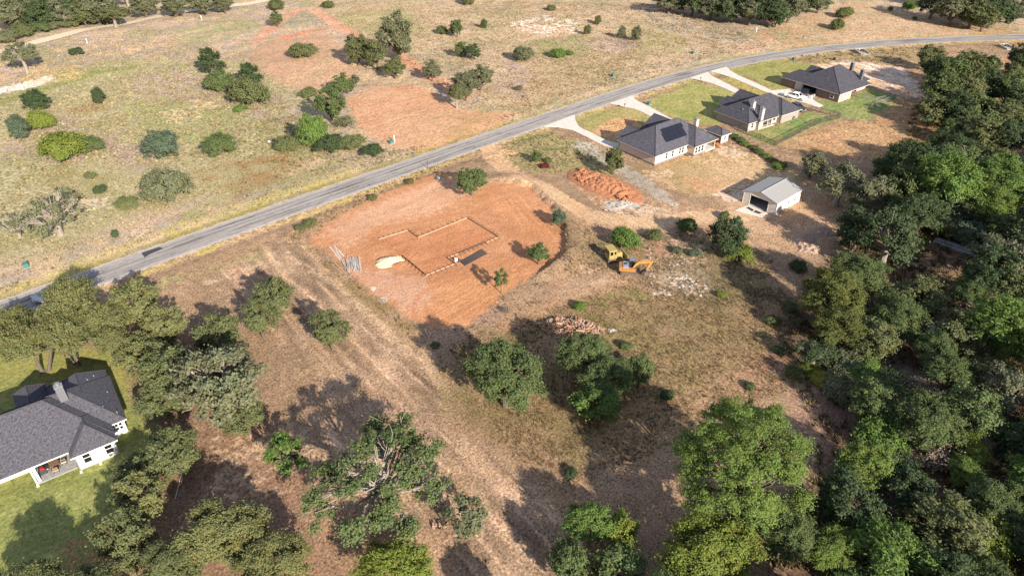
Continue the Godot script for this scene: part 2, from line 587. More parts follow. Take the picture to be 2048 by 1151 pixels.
func plant(x: float, z: float, r: float, kind: String, leaves: String, label: String, group := "", tall := 1.0, turn := -1.0) -> Node3D:
	var pick := fposmod(x * 7.13 + z * 3.71, 1.0)
	var k: Dictionary = kinds[kind + " again"] if pick > 0.5 and kinds.has(kind + " again") else kinds[kind]
	var o := thing(k.name, label, k.cat, Vector3(x, gy(x, z), z), fposmod(x * 12.9898 + z * 78.233, TAU) if turn < 0.0 else turn, group)
	var c := part("crown", k.crown, leaf_mats[leaves], o)
	var w := part(k.wname, k.wood, M["bark_pale" if kind.begins_with("open") or kind.begins_with("bare") else "bark"], o)
	var sq := fposmod(x * 3.3 + z * 5.9, 1.0) * 0.3 - 0.15
	if kind == "huge": sq = 0.0
	c.scale = Vector3(r * (1.0 + sq), r * tall * (1.0 + 0.6 * (pick - 0.5) * 0.5), r * (1.0 - sq))
	w.scale = c.scale
	return o

# tufts of grass and weeds: nobody could count them
func tuft_mesh(seed_: int, blades: int, spread: float, high: float, wide: float) -> ArrayMesh:
	var rng := RandomNumberGenerator.new()
	rng.seed = seed_
	var b := MB.new()
	var col := PackedColorArray()
	for i in blades:
		var a := rng.randf() * TAU
		var base := Vector3(cos(a), 0, sin(a)) * spread * 0.5 * sqrt(rng.randf())
		var tip := base + Vector3(rng.randfn() * spread * 0.4, high * rng.randf_range(0.5, 1.0), rng.randfn() * spread * 0.4)
		var side := Vector3(rng.randfn(), 0, rng.randfn()).normalized() * wide
		b.tri(base - side, tip, base + side)
		var l := rng.randf_range(0.75, 1.25)
		for q in 3: col.append(Color(l, l, l))
	var arr := b.done().surface_get_arrays(0)
	arr[Mesh.ARRAY_COLOR] = col
	var m := ArrayMesh.new()
	m.add_surface_from_arrays(Mesh.PRIMITIVE_TRIANGLES, arr)
	return m

# zones: [outline, per square metre, size0, size1, colour a, colour b, clump]
func scatter(called: String, label: String, mesh: Mesh, zones: Array, seed_: int, holes: Array = []) -> void:
	var rng := RandomNumberGenerator.new()
	rng.seed = seed_
	var nz := fln(seed_ + 5, 0.16, 3)
	var nf := fln(seed_ + 6, 0.6, 2)
	var where := []
	var tint := []
	for zone in zones:
		var p := pv(zone[0])
		var lo := p[0]; var hi := p[0]
		for q in p:
			lo = lo.min(q); hi = hi.max(q)
		var count := int((hi.x - lo.x) * (hi.y - lo.y) * zone[1])
		for i in count:
			var q := Vector2(rng.randf_range(lo.x, hi.x), rng.randf_range(lo.y, hi.y))
			var k := nz.get_noise_2d(q.x, q.y) + 0.5 * nf.get_noise_2d(q.x, q.y)
			if rng.randf() > clampf(0.5 + k * zone[6], 0.03, 1.0): continue
			if not Geometry2D.is_point_in_polygon(q, p): continue
			var skip := near_line(q, road_line) < 3.4
			for h in holes:
				if Geometry2D.is_point_in_polygon(q, h):
					skip = true
					break
			if skip: continue
			var s := rng.randf_range(zone[2], zone[3])
			var l := rng.randf_range(0.5, 1.35)
			var c: Color = zone[4].lerp(zone[5], clampf(0.5 + k * 0.9 + rng.randf_range(-0.25, 0.25), 0.0, 1.0))
			c = c.lerp(earth_at(q.x, q.y), 0.62)
			where.append(Transform3D(Basis(Vector3.UP, rng.randf() * TAU).scaled(Vector3(s, s * rng.randf_range(0.7, 1.2), s)), Vector3(q.x, gy(q.x, q.y) - 0.01, q.y)))
			tint.append(Color(c.r * l, c.g * l, c.b * l))
	var mm := MultiMesh.new()
	mm.transform_format = MultiMesh.TRANSFORM_3D
	mm.use_colors = true
	mm.mesh = mesh
	mm.instance_count = where.size()
	for i in where.size():
		mm.set_instance_transform(i, where[i])
		mm.set_instance_color(i, tint[i])
	var o := MultiMeshInstance3D.new()
	o.name = numbered(called)
	o.multimesh = mm
	o.material_override = M.tuft
	add_child(o)
	tag(o, label, "", "", "stuff")
	print(called, " ", where.size())

# ---------------------------------------------------------------- buildings (local x runs along the garden front, -z runs into the house)
func L3(u: float, h: float, v: float) -> Vector3:
	return Vector3(u, h, -v)

func wall(o: Node, called: String, a: Vector2, b: Vector2, h0: float, h1: float, m: Material, thick := 0.2) -> MeshInstance3D:
	var d := (b - a).normalized()
	var nrm := Vector2(d.y, -d.x) * thick      # outwards for walls listed with the outside on the right
	var k := MB.new()
	var p := [L3(a.x, h0, a.y), L3(b.x, h0, b.y), L3(b.x - nrm.x, h0, b.y - nrm.y), L3(a.x - nrm.x, h0, a.y - nrm.y)]
	var q := [L3(a.x, h1, a.y), L3(b.x, h1, b.y), L3(b.x - nrm.x, h1, b.y - nrm.y), L3(a.x - nrm.x, h1, a.y - nrm.y)]
	for i in 4:
		var j := (i + 1) % 4
		k.quad(p[i], q[i], q[j], p[j])
	k.poly(q); k.poly([p[3], p[2], p[1], p[0]])
	return part(called, k.done(), m, o)

# a box on a wall's face: s along it, y up, out from it
func on_wall(a: Vector2, b: Vector2, s0: float, s1: float, y0: float, y1: float, o0: float, o1: float, k: MB) -> void:
	var d := (b - a).normalized(); var n := Vector2(d.y, -d.x)
	var c := []
	for y in [y0, y1]:
		for e in [[s0, o0], [s1, o0], [s1, o1], [s0, o1]]:
			var q: Vector2 = a + d * e[0] + n * e[1]
			c.append(L3(q.x, y, q.y))
	for i in 4:
		var j := (i + 1) % 4
		k.quad(c[i], c[i + 4], c[j + 4], c[j])
	k.poly([c[4], c[5], c[6], c[7]]); k.poly([c[3], c[2], c[1], c[0]])

func window(o: Node, a: Vector2, b: Vector2, s: float, w: float, y0: float, h: float, frame: Material, cross := true) -> void:
	var g := MB.new()
	on_wall(a, b, s, s + w, y0, y0 + h, 0.004, 0.02, g)
	var pane := part("window", g.done(), M.glass_dark, o)
	var f := MB.new()
	on_wall(a, b, s - 0.07, s, y0 - 0.07, y0 + h + 0.07, 0.0, 0.07, f)
	on_wall(a, b, s + w, s + w + 0.07, y0 - 0.07, y0 + h + 0.07, 0.0, 0.07, f)
	on_wall(a, b, s, s + w, y0 - 0.07, y0, 0.0, 0.09, f)
	on_wall(a, b, s, s + w, y0 + h, y0 + h + 0.07, 0.0, 0.07, f)
	if cross: on_wall(a, b, s, s + w, y0 + h * 0.48, y0 + h * 0.53, 0.0, 0.06, f)
	part("frame", f.done(), frame, pane)

func hip(o: Node, u0: float, u1: float, v0: float, v1: float, eave: float, slope: float, along_u: bool, ra: float, rb: float, m: Material, trim: Material) -> void:
	var b := MB.new()
	var um := (u0 + u1) / 2; var vm := (v0 + v1) / 2
	var half := (v1 - v0) / 2 if along_u else (u1 - u0) / 2
	var rh := eave + half * slope
	var A := L3(u0, eave, v0); var B := L3(u1, eave, v0); var C := L3(u1, eave, v1); var D := L3(u0, eave, v1)
	var r0 := L3(u0 + ra, rh, vm) if along_u else L3(um, rh, v0 + ra)
	var r1 := L3(u1 - rb, rh, vm) if along_u else L3(um, rh, v1 - rb)
	if along_u:
		b.quad(A, r0, r1, B); b.quad(C, r1, r0, D); b.tri(D, r0, A); b.tri(B, r1, C)
	else:
		b.quad(B, r0, r1, C); b.quad(D, r1, r0, A); b.tri(A, r0, B); b.tri(C, r1, D)
	var dn := Vector3(0, -0.06, 0)
	b.quad(A, B, B + dn, A + dn); b.quad(B, C, C + dn, B + dn); b.quad(C, D, D + dn, C + dn); b.quad(D, A, A + dn, D + dn)
	b.quad(A + dn, B + dn, C + dn, D + dn)
	var r := part("roof", b.done(), m, o)
	var c := MB.new()
	var up := Vector3(0, 0.0, 0)
	var ends := [[A, r0], [B, r1], [C, r1], [D, r0]] if along_u else [[A, r0], [B, r0], [C, r1], [D, r1]]
	for e in ends: c.tube([e[0] + up, e[1] + up], [0.085, 0.085], 6)
	c.tube([r0 + up, r1 + up], [0.1, 0.1], 6)
	part("ridge_cap", c.done(), M.ridge, r)
	var f := MB.new()
	var t := 0.16
	for e in [[A, B], [B, C], [C, D], [D, A]]:
		var d: Vector3 = (e[1] - e[0]).normalized() * 0.02
		var inn := Vector3(-d.z, 0, d.x).normalized() * 0.04
		var p: Array = [e[0] + dn, e[1] + dn, e[1] + dn - Vector3(0, t, 0), e[0] + dn - Vector3(0, t, 0)]
		f.quad(p[0], p[1], p[2], p[3])
		f.quad(p[0] + inn, p[1] + inn, p[2] + inn, p[3] + inn)
	part("fascia", f.done(), trim, r)

func vent(o: Node, u: float, v: float, h: float, r := 0.08, tall := 0.45) -> void:
	part("roof_vent", MB.new().cyl(L3(u, h - 0.3, v), L3(u, h + tall, v), r, 8).done(), M.vent, o)

func chimney(o: Node, u: float, v: float, w: float, d: float, h0: float, h1: float, m: Material) -> void:
	var c := part("chimney", bx(L3(u, h0, v), L3(u + w, h1, v + d)), m, o)
	var k := MB.new().box(L3(u - 0.07, h1, v - 0.07), L3(u + w + 0.07, h1 + 0.1, v + d + 0.07))
	k.cyl(L3(u + w / 2, h1 + 0.1, v + d / 2), L3(u + w / 2, h1 + 0.4, v + d / 2), 0.17, 10)
	k.cyl(L3(u + w / 2, h1 + 0.42, v + d / 2), L3(u + w / 2, h1 + 0.47, v + d / 2), 0.26, 10)
	part("chimney_cap", k.done(), M.vent, c)
	for e in [0.0, 0.33, 0.66, 1.0]:
		part("batten", bx(L3(u + w * e - 0.025, h0, v - 0.03), L3(u + w * e + 0.025, h1, v - 0.002)), m, c)
		part("batten", bx(L3(u - 0.03, h0, v + d * e - 0.025), L3(u - 0.002, h1, v + d * e + 0.025)), m, c)

func white_house(at: Vector3, turn: float) -> void:
	var o := thing("brick_house", "white house with dark shingle roof and covered patio at the lower left corner", "house", at, turn)
	var w: Material = M.white_wall
	wall(o, "wall", Vector2(-15, 2.2), Vector2(0.0, 2.2), 0, 2.85, w)
	wall(o, "wall", Vector2(0.0, 2.2), Vector2(0.0, 3.6), 0, 2.85, w)
	wall(o, "wall", Vector2(0.0, 3.6), Vector2(4.45, 3.6), 0, 2.85, w)
	wall(o, "wall", Vector2(4.45, 3.6), Vector2(4.45, -1.3), 0, 2.75, w)
	wall(o, "wall", Vector2(4.45, -1.3), Vector2(8.95, -1.3), 0, 2.75, w)
	wall(o, "wall", Vector2(8.95, -1.3), Vector2(8.95, 2.1), 0, 2.75, w)
	wall(o, "wall", Vector2(8.95, 2.1), Vector2(10.75, 2.1), 0, 2.75, w)
	wall(o, "wall", Vector2(10.75, 2.1), Vector2(10.75, 12.0), 0, 2.75, w)
	wall(o, "wall", Vector2(10.6, 12.0), Vector2(-15, 12.0), 0, 2.75, w)
	wall(o, "wall", Vector2(-15, 12.0), Vector2(-15, 2.2), 0, 2.75, w)
	var wa := Vector2(4.45, -1.3); var wb := Vector2(8.95, -1.3)
	for s in [0.75, 3.25]: window(o, wa, wb, s, 0.8, 0.75, 1.5, M.white_trim)
	var la := Vector2(-15, 2.2); var lb := Vector2(0, 2.2)
	for s in [10.4, 12.6, 13.7]: window(o, la, lb, s, 0.85, 0.75, 1.6, M.white_trim)
	for s in [0.15, 0.62, 1.09]:
		for y in [0.95, 1.55]: window(o, Vector2(8.95, 2.1), Vector2(10.75, 2.1), s, 0.34, y, 0.45, M.white_trim, false)
	window(o, Vector2(0, 3.6), Vector2(4.45, 3.6), 1.2, 1.8, 0.1, 2.0, M.white_trim)
	part("patio", bx(L3(-0.35, 0.0, -0.75), L3(4.2, 0.12, 3.5)), M.concrete_grey, o)
	var d := part("downspout", MB.new().box(L3(-0.28, 0.1, -0.65), L3(-0.12, 2.75, -0.5)).done(), M.white_trim, o)
	part("column", bx(L3(-0.02, 0.12, -0.5), L3(0.28, 2.8, -0.2)), M.white_trim, o)
	part("downspout", MB.new().box(L3(6.6, 0.1, -1.42), L3(6.7, 2.75, -1.305)).done(), M.vent, o)
	part("downspout", MB.new().box(L3(4.38, 0.1, -1.42), L3(4.47, 2.75, -1.31)).done(), M.vent, o)
	for u in [6.65, 4.43, -0.2]: part("splash_block", bx(L3(u - 0.15, 0, -1.95 if u > 1.0 else -1.2), L3(u + 0.15, 0.08, -1.45 if u > 1.0 else -0.7)), M.concrete, o)
	part("footing", bx(L3(-15.05, 0, 2.13), L3(0, 0.15, 2.2)), M.concrete, o)
	var R: Material = M.shingle_near
	hip(o, -16, 9.35, -0.55, 11.2, 2.8, 0.76, true, 6.5, 5.87, R, M.white_trim)
	hip(o, -6.0, 11.1, 1.35, 11.6, 2.79, 0.76, true, 5.1, 5.1, R, M.white_trim)
	hip(o, 4.05, 9.34, -1.85, 5.0, 2.75, 0.8, false, 2.6, 2.6, R, M.white_trim)
	hip(o, 4.2, 10.9, 6.3, 13.2, 2.85, 0.78, false, 0.0, 2.2, R, M.white_trim)
	hip(o, -0.2, 3.7, 7.5, 15.2, 2.76, 0.95, false, 2.0, 1.7, R, M.white_trim)
	hip(o, 3.4, 6.6, 9.0, 14.0, 2.74, 0.9, false, 1.5, 1.4, R, M.white_trim)
	wall(o, "wall", Vector2(0.1, 14.8), Vector2(0.1, 11.9), 0, 2.7, w)
	wall(o, "wall", Vector2(3.4, 11.9), Vector2(3.4, 14.8), 0, 2.7, w)
	wall(o, "wall", Vector2(3.4, 14.8), Vector2(0.1, 14.8), 0, 2.7, w)
	wall(o, "wall", Vector2(10.7, 12.0), Vector2(10.7, 12.8), 0, 2.7, w)
	wall(o, "wall", Vector2(10.7, 12.8), Vector2(6.0, 12.8), 0, 2.7, w)
	chimney(o, 5.2, 5.2, 0.85, 0.7, 6.0, 8.3, M.siding_grey)
	for q in [[9.4, 11.0, 4.0], [8.6, 9.8, 4.6], [10.2, 7.2, 3.4], [9.2, 3.6, 4.1], [10.4, 2.4, 3.4]]: vent(o, q[0], q[1], q[2], 0.07, 0.3)

func solar_house(at: Vector3, turn: float) -> void:
	var o := thing("solar_house", "pinkish sided house with grey roof carrying black solar panels", "house", at, turn)
	var w: Material = M.pink_wall
	var pts := [Vector2(0, 11.4), Vector2(0, 0), Vector2(11.3, 0), Vector2(11.3, -1.95), Vector2(15.6, -1.95), Vector2(15.6, 1.6), Vector2(19.0, 1.6), Vector2(19.0, 11.4)]
	for i in pts.size():
		var a: Vector2 = pts[i]; var b: Vector2 = pts[(i + 1) % pts.size()]
		wall(o, "wall", a, b, 0.45, 2.65, w)
		if i < 4: wall(o, "plinth", a + (b - a).normalized() * 0.01, b, 0.0, 0.45, M.stone_base, 0.24)
	for i in 40:
		var t := MB.new()
		if i < 34: on_wall(pts[0], pts[1], 0.2 + i * 0.33, 0.25 + i * 0.33, 0.46, 2.6, 0.0, 0.03, t)
		else: on_wall(pts[2], pts[3], 0.15 + (i - 34) * 0.33, 0.2 + (i - 34) * 0.33, 0.46, 2.6, 0.0, 0.03, t)
		part("batten", t.done(), M.tan_trim, o)
	var s := Vector2(0, 0); var e := Vector2(11.3, 0)
	for q in [3.6, 5.7, 8.2, 9.2]: window(o, s, e, q, 0.62, 0.85, 1.35, M.white_trim)
	for q in [0.35, 1.45, 2.55]: window(o, Vector2(11.3, -1.95), Vector2(15.6, -1.95), q, 0.75, 0.7, 1.4, M.white_trim)
	part("porch_floor", bx(L3(15.65, 0.0, -1.95), L3(19.1, 0.4, 1.6)), M.concrete, o)
	part("porch_post", bx(L3(18.8, 0.4, -1.9), L3(18.98, 2.65, -1.72)), M.tan_trim, o)
	var r: Material = M.shingle_blue
	hip(o, -0.5, 19.4, -0.45, 11.9, 2.68, 0.655, true, 6.15, 6.15, r, M.tan_trim)
	hip(o, 10.8, 19.35, -2.45, 8.0, 2.67, 0.655, false, 4.0, 4.0, r, M.tan_trim)
	hip(o, 11.2, 17.8, 5.0, 14.6, 2.66, 0.72, false, 2.0, 0.4, r, M.tan_trim)
	hip(o, 1.4, 7.4, 6.0, 13.6, 2.65, 0.72, false, 2.0, 0.4, r, M.tan_trim)
	hip(o, 7.6, 11.0, 7.0, 12.8, 2.64, 0.72, false, 1.0, 0.4, r, M.tan_trim)
	for k in [[11.5, 17.5, 11.4, 14.2], [1.7, 7.1, 11.4, 13.2]]:
		wall(o, "wall", Vector2(k[0], k[3]), Vector2(k[0], k[2]), 0, 2.65, w)
		wall(o, "wall", Vector2(k[1], k[2]), Vector2(k[1], k[3]), 0, 2.65, w)
		wall(o, "wall", Vector2(k[1], k[3]), Vector2(k[0], k[3]), 0, 2.65, w)
	chimney(o, 17.6, 3.4, 0.9, 0.9, 2.6, 5.9, M.pink_wall)
	for q in [[4.0, 3.4, 4.9], [2.3, 3.5, 4.4], [10.0, 1.2, 3.7]]: vent(o, q[0], q[1], q[2], 0.08, 0.3)
	# the panels lie on the slope: three rows
	var up := Vector3(0, 0.655, -1).normalized()
	var nrm := Vector3(0, 1, 0.655).normalized()
	for row in 3:
		for c in 4:
			var b := MB.new()
			b.t = Transform3D(Basis(Vector3.RIGHT, nrm, -up), Vector3(5.1 + [0.0, 0.15, 0.75][row] + c * 1.8, 2.68, 0.45) + up * (2.3 + row * 1.22) + nrm * 0.1)
			b.box(Vector3(0, 0, -1.17), Vector3(1.76, 0.045, 0))
			part("solar_panel", b.done(), M.solar, o)
	var st := MB.new()
	for k in 3: st.box(L3(11.5, 0.0, -0.4 - k * 0.3), L3(12.9, 0.42 - k * 0.13, -0.1 - k * 0.3))
	st = MB.new()
	for k in 4: st.box(L3(10.2, 0.3 - k * 0.08, -0.35 - k * 0.28), L3(11.25, 0.36 - k * 0.08, -0.1 - k * 0.28))
	part("step", st.done(), M.wood_brown, o)

func plain_house(at: Vector3, turn: float) -> void:
	var o := thing("brick_house", "middle brick house with charcoal roof and two pale chimneys", "house", at, turn)
	var w: Material = M.brick_pale
	var pts := [Vector2(0, 10.6), Vector2(0, 0), Vector2(3.1, 0), Vector2(3.1, -0.75), Vector2(5.0, -0.75), Vector2(5.0, 1.6), Vector2(9.6, 1.6), Vector2(9.6, 0.2), Vector2(11.6, 0.2), Vector2(11.6, -1.0), Vector2(19.0, -1.0), Vector2(19.0, 10.6)]
	for i in pts.size():
		wall(o, "wall", pts[i], pts[(i + 1) % pts.size()], 0.0, 2.4, M.brick_grey if i in [0, 9] else w)
	for q in [[2, 1.2], [10, 1.0], [10, 3.8], [10, 5.5]]:
		var a: Vector2 = pts[q[0] - 1] if q[0] == 2 else pts[q[0]]
		var b: Vector2 = pts[q[0]] if q[0] == 2 else pts[q[0] + 1]
		window(o, a, b, q[1], 0.8, 0.75, 1.3, M.white_trim)
	window(o, pts[5], pts[6], 0.5, 1.6, 0.1, 2.0, M.white_trim)
	window(o, pts[7], pts[8], 0.4, 1.0, 0.75, 1.3, M.white_trim)
	for u in [6.6, 8.2]: part("porch_post", bx(L3(u, 0, -0.7), L3(u + 0.25, 2.35, -0.45)), M.brick_pale, o)
	part("porch_floor", bx(L3(5.02, 0, -0.8), L3(9.6, 0.12, 1.6)), M.concrete, o)
	for u in [7.0, 7.9]:
		part("porch_seat", MB.new().box(L3(u, 0.3, 0.2), L3(u + 0.6, 0.5, 0.8)).box(L3(u, 0.5, 0.7), L3(u + 0.6, 0.95, 0.85)).done(), M.black_metal, o)
	var r: Material = M.shingle_dark
	hip(o, -0.5, 19.4, -0.4, 11.0, 2.42, 0.62, true, 5.7, 5.7, r, M.tan_trim)
	hip(o, 2.7, 10.4, -1.15, 7.0, 2.41, 0.62, false, 3.6, 3.6, r, M.tan_trim)
	hip(o, 11.2, 19.5, -1.4, 7.2, 2.4, 0.62, false, 3.9, 3.9, r, M.tan_trim)
	hip(o, 9.6, 16.0, 5.0, 14.8, 2.39, 0.72, false, 2.0, 0.6, r, M.tan_trim)
	hip(o, 4.6, 9.4, 7.0, 14.2, 2.38, 0.72, false, 2.0, 0.6, r, M.tan_trim)
	for k in [[9.9, 15.7, 10.6, 14.4], [4.9, 9.1, 10.6, 13.8]]:
		wall(o, "wall", Vector2(k[0], k[3]), Vector2(k[0], k[2]), 0, 2.4, w)
		wall(o, "wall", Vector2(k[1], k[2]), Vector2(k[1], k[3]), 0, 2.4, w)
		wall(o, "wall", Vector2(k[1], k[3]), Vector2(k[0], k[3]), 0, 2.4, w)
	chimney(o, 3.6, 2.3, 0.85, 0.8, 3.2, 6.3, M.siding_white)
	chimney(o, 3.3, -1.0, 0.85, 0.8, 2.2, 5.6, M.siding_white)
	for q in [[5.6, 4.6, 5.3], [8.6, 5.0, 5.5], [11.2, 4.4, 5.2], [2.2, 4.2, 4.2]]: vent(o, q[0], q[1], q[2], 0.13, 0.25)

func big_roof_house(at: Vector3, turn: float) -> void:
	var o := thing("brick_house", "brown brick house with big dark hip roof and open garage", "house", at, turn)
	var w: Material = M.brick_brown
	wall(o, "wall", Vector2(0, 6.8), Vector2(0, 0), 0, 2.6, w)
	wall(o, "wall", Vector2(0, 0), Vector2(6.3, 0), 0, 2.6, M.brick_pale)
	wall(o, "wall", Vector2(6.3, 0), Vector2(6.3, 3.0), 0, 2.6, w)
	wall(o, "wall", Vector2(6.3, 3.0), Vector2(12.6, 3.0), 0, 2.6, w)
	wall(o, "wall", Vector2(12.6, 3.0), Vector2(12.6, 2.2), 0, 2.6, w)
	wall(o, "wall", Vector2(12.6, 2.2), Vector2(17.6, 2.2), 0, 2.6, M.brick_pale)
	wall(o, "wall", Vector2(17.6, 2.2), Vector2(17.6, 14.5), 0, 2.6, w)
	wall(o, "wall", Vector2(17.6, 14.5), Vector2(0, 14.5), 0, 2.6, w)
	wall(o, "wall", Vector2(0, 14.5), Vector2(0, 14.2), 0, 2.6, w)
	wall(o, "wall", Vector2(0, 11.8), Vector2(0, 11.3), 0, 2.6, w)
	wall(o, "lintel", Vector2(0, 14.2), Vector2(0, 6.8), 2.2, 2.6, w)
	wall(o, "back_wall", Vector2(6, 14.3), Vector2(6, 6.8), 0, 2.6, M.brick_grey)
	wall(o, "side_wall", Vector2(0.2, 7.0), Vector2(6, 7.0), 0, 2.6, M.brick_grey)
	part("garage_floor", bx(L3(0.05, 0, 6.8), L3(6, 0.05, 14.3)), M.concrete_grey, o)
	wall(o, "garage_door", Vector2(0.1, 14.2), Vector2(0.1, 11.8), 0.02, 2.2, M.door_grey, 0.08)
	window(o, Vector2(0, 6.8), Vector2(0, 0), 4.2, 1.0, 0.8, 1.2, M.white_trim)
	for q in [1.0, 3.0, 4.6]: window(o, Vector2(0, 0), Vector2(6.3, 0), q, 0.45, 1.1, 0.8, M.white_trim)
	window(o, Vector2(12.6, 2.2), Vector2(17.6, 2.2), 1.8, 0.7, 1.0, 0.9, M.white_trim)
	var r: Material = M.shingle_dark
	hip(o, -0.6, 14.6, -0.5, 14.9, 2.62, 0.6, true, 6.6, 5.5, r, M.tan_trim)
	hip(o, -0.55, 6.6, 3.8, 19.0, 2.6, 0.62, false, 3.4, 3.4, r, M.tan_trim)
	hip(o, 11.4, 18.1, 1.8, 14.0, 2.58, 0.6, false, 3.3, 3.3, r, M.tan_trim)
	hip(o, 7.0, 12.5, 9.0, 17.0, 2.56, 0.75, false, 2.0, 0.6, r, M.tan_trim)
	wall(o, "wall", Vector2(0, 18.6), Vector2(0, 14.5), 0, 2.6, w)
	wall(o, "wall", Vector2(6.2, 14.5), Vector2(6.2, 18.6), 0, 2.6, w)
	wall(o, "wall", Vector2(6.2, 18.6), Vector2(0, 18.6), 0, 2.6, w)
	chimney(o, 14.2, 6.0, 0.8, 0.8, 3.0, 6.9, M.siding_grey)
	chimney(o, 11.6, 1.2, 0.8, 0.8, 2.5, 6.5, M.siding_grey)
	for q in [[9.0, 6.6, 6.6], [6.4, 6.3, 6.3], [6.2, 4.0, 5.0], [2.0, 4.5, 4.0], [2.5, 6.0, 4.6]]: vent(o, q[0], q[1], q[2], 0.14, 0.25)

func metal_shop(at: Vector3, turn: float) -> void:
	var o := thing("metal_shop", "beige metal workshop with grey roof and open roller door", "building", at, turn)
	var w: Material = M.shop_wall
	var H := 2.75; var W := 7.7; var D := 9.25; var P := 0.26
	wall(o, "wall", Vector2(0, 0), Vector2(D, 0), 0, H, w, 0.1)
	wall(o, "wall", Vector2(D, W), Vector2(0, W), 0, H, w, 0.1)
	var ridge := H + W / 2 * P
	for u in [0.0, D - 0.1]:
		var k := MB.new()
		if u < 1.0:
			var p := [[1.95, 0.0], [1.95, 2.35], [6.1, 2.35], [6.1, 0.0]]
			for x in [u, u + 0.1]:
				k.poly([L3(x, 0, 0.1), L3(x, H, 0.1), L3(x, H, 1.95), L3(x, 0, 1.95)])
				k.poly([L3(x, 0, 6.1), L3(x, H, 6.1), L3(x, H, W - 0.1), L3(x, 0, W - 0.1)])
				k.poly([L3(x, 2.35, 1.95), L3(x, H, 1.95), L3(x, H, 6.1), L3(x, 2.35, 6.1)])
				k.poly([L3(x, H, 0.0), L3(x, ridge, W / 2), L3(x, H, W)])
			k.quad(L3(u, 2.35, 1.95), L3(u + 0.1, 2.35, 1.95), L3(u + 0.1, 2.35, 6.1), L3(u, 2.35, 6.1))
			for v in [1.95, 6.1]: k.quad(L3(u, 0, v), L3(u, 2.35, v), L3(u + 0.1, 2.35, v), L3(u + 0.1, 0, v))
		else:
			for x in [u, u + 0.1]: k.poly([L3(x, 0, 0.1), L3(x, H, 0.0), L3(x, ridge, W / 2), L3(x, H, W), L3(x, 0, W - 0.1)])
		part("end_wall", k.done(), w, o)
	var t := MB.new()
	for v in [1.87, 6.1]: t.box(L3(-0.03, 0, v), L3(-0.002, 2.4, v + 0.08))
	t.box(L3(-0.03, 2.35, 1.95), L3(-0.002, 2.43, 6.1))
	for q in [[0.0, 0.0], [0.0, W - 0.1]]: t.box(L3(-0.03, 0, q[1]), L3(-0.002, H, q[1] + 0.1))
	part("door_trim", t.done(), M.white_trim, o)
	part("floor", bx(L3(0.1, 0, 0.1), L3(D - 0.1, 0.06, W - 0.1)), M.concrete_grey, o)
	part("rolled_door", MB.new().cyl(L3(0.4, 2.55, 1.9), L3(0.4, 2.55, 6.15), 0.2, 12).done(), M.door_grey, o)
	for side in [0, 1]:
		var b := MB.new()
		var v0 := -0.12 if side == 0 else W + 0.12
		var e := [L3(-0.35, H - 0.04, v0), L3(D + 0.3, H - 0.04, v0), L3(D + 0.3, ridge + 0.03, W / 2), L3(-0.35, ridge + 0.03, W / 2)]
		if side == 1: e.reverse()
		var up := Vector3(0, 0.07, 0)
		b.poly([e[0] + up, e[3] + up, e[2] + up, e[1] + up])
		b.poly(e)
		for i in 4: b.quad(e[i], e[i] + up, e[(i + 1) % 4] + up, e[(i + 1) % 4])
		var roof := part("roof", b.done(), M.metal_roof, o)
		var ribs := MB.new()
		for i in 32:
			var u := -0.3 + i * 0.305
			var a := L3(u, H + 0.03, v0); var c := L3(u, ridge + 0.1, W / 2)
			ribs.tube([a, c], [0.03, 0.03], 4, false)
		part("roof_rib", ribs.done(), M.metal_roof, roof)
	part("ridge_cap", MB.new().tube([L3(-0.36, ridge + 0.1, W / 2), L3(D + 0.31, ridge + 0.1, W / 2)], [0.11, 0.11], 6).done(), M.metal_roof, o)
	var g := MB.new()
	for v in [-0.14, W + 0.14]: g.box(L3(-0.36, H - 0.14, v - 0.05), L3(D + 0.31, H - 0.02, v + 0.05))
	part("gutter", g.done(), M.white_trim, o)
	window(o, Vector2(0, 0), Vector2(D, 0), 4.2, 0.55, 1.05, 0.85, M.white_trim)
	window(o, Vector2(0, 0), Vector2(D, 0), 6.6, 0.55, 1.05, 0.85, M.white_trim)
	var k := part("workbench", bx(L3(5.5, 0.06, 6.5), L3(8.5, 0.95, 7.3)), M.wood_brown, o)
	part("shelf", MB.new().box(L3(8.4, 0.06, 1.0), L3(8.9, 2.0, 4.5)).done(), M.black_metal, o)

func small_shed(at: Vector3, turn: float) -> void:
	var o := thing("storage_shed", "small brown shed with grey gabled roof behind the solar panelled house", "shed", at, turn)
	wall(o, "wall", Vector2(0, 0), Vector2(2.8, 0), 0.3, 2.35, M.pink_wall, 0.1)
	wall(o, "wall", Vector2(2.8, 0), Vector2(2.8, 4.6), 0.3, 2.35, M.brick_brown, 0.1)
	wall(o, "wall", Vector2(2.8, 4.6), Vector2(0, 4.6), 0.3, 2.35, M.brick_brown, 0.1)
	wall(o, "wall", Vector2(0, 4.6), Vector2(0, 0), 0.3, 2.35, M.shed_wall, 0.1)
	part("base", bx(L3(0.05, 0, 0.05), L3(2.75, 0.3, 4.55)), M.stone_base, o)
	hip(o, -0.35, 3.15, -0.4, 5.0, 2.4, 0.62, false, 1.75, 1.75, M.shingle_blue, M.white_trim)
	window(o, Vector2(0, 0), Vector2(2.8, 0), 1.1, 0.6, 1.0, 0.8, M.white_trim)
	var s := MB.new()
	for k in 4: s.box(L3(-1.4, 0.05 + k * 0.09, -0.5 + k * 0.3), L3(-0.15, 0.12 + k * 0.09, -0.22 + k * 0.3))
	part("step", s.done(), M.wood_orange, o)

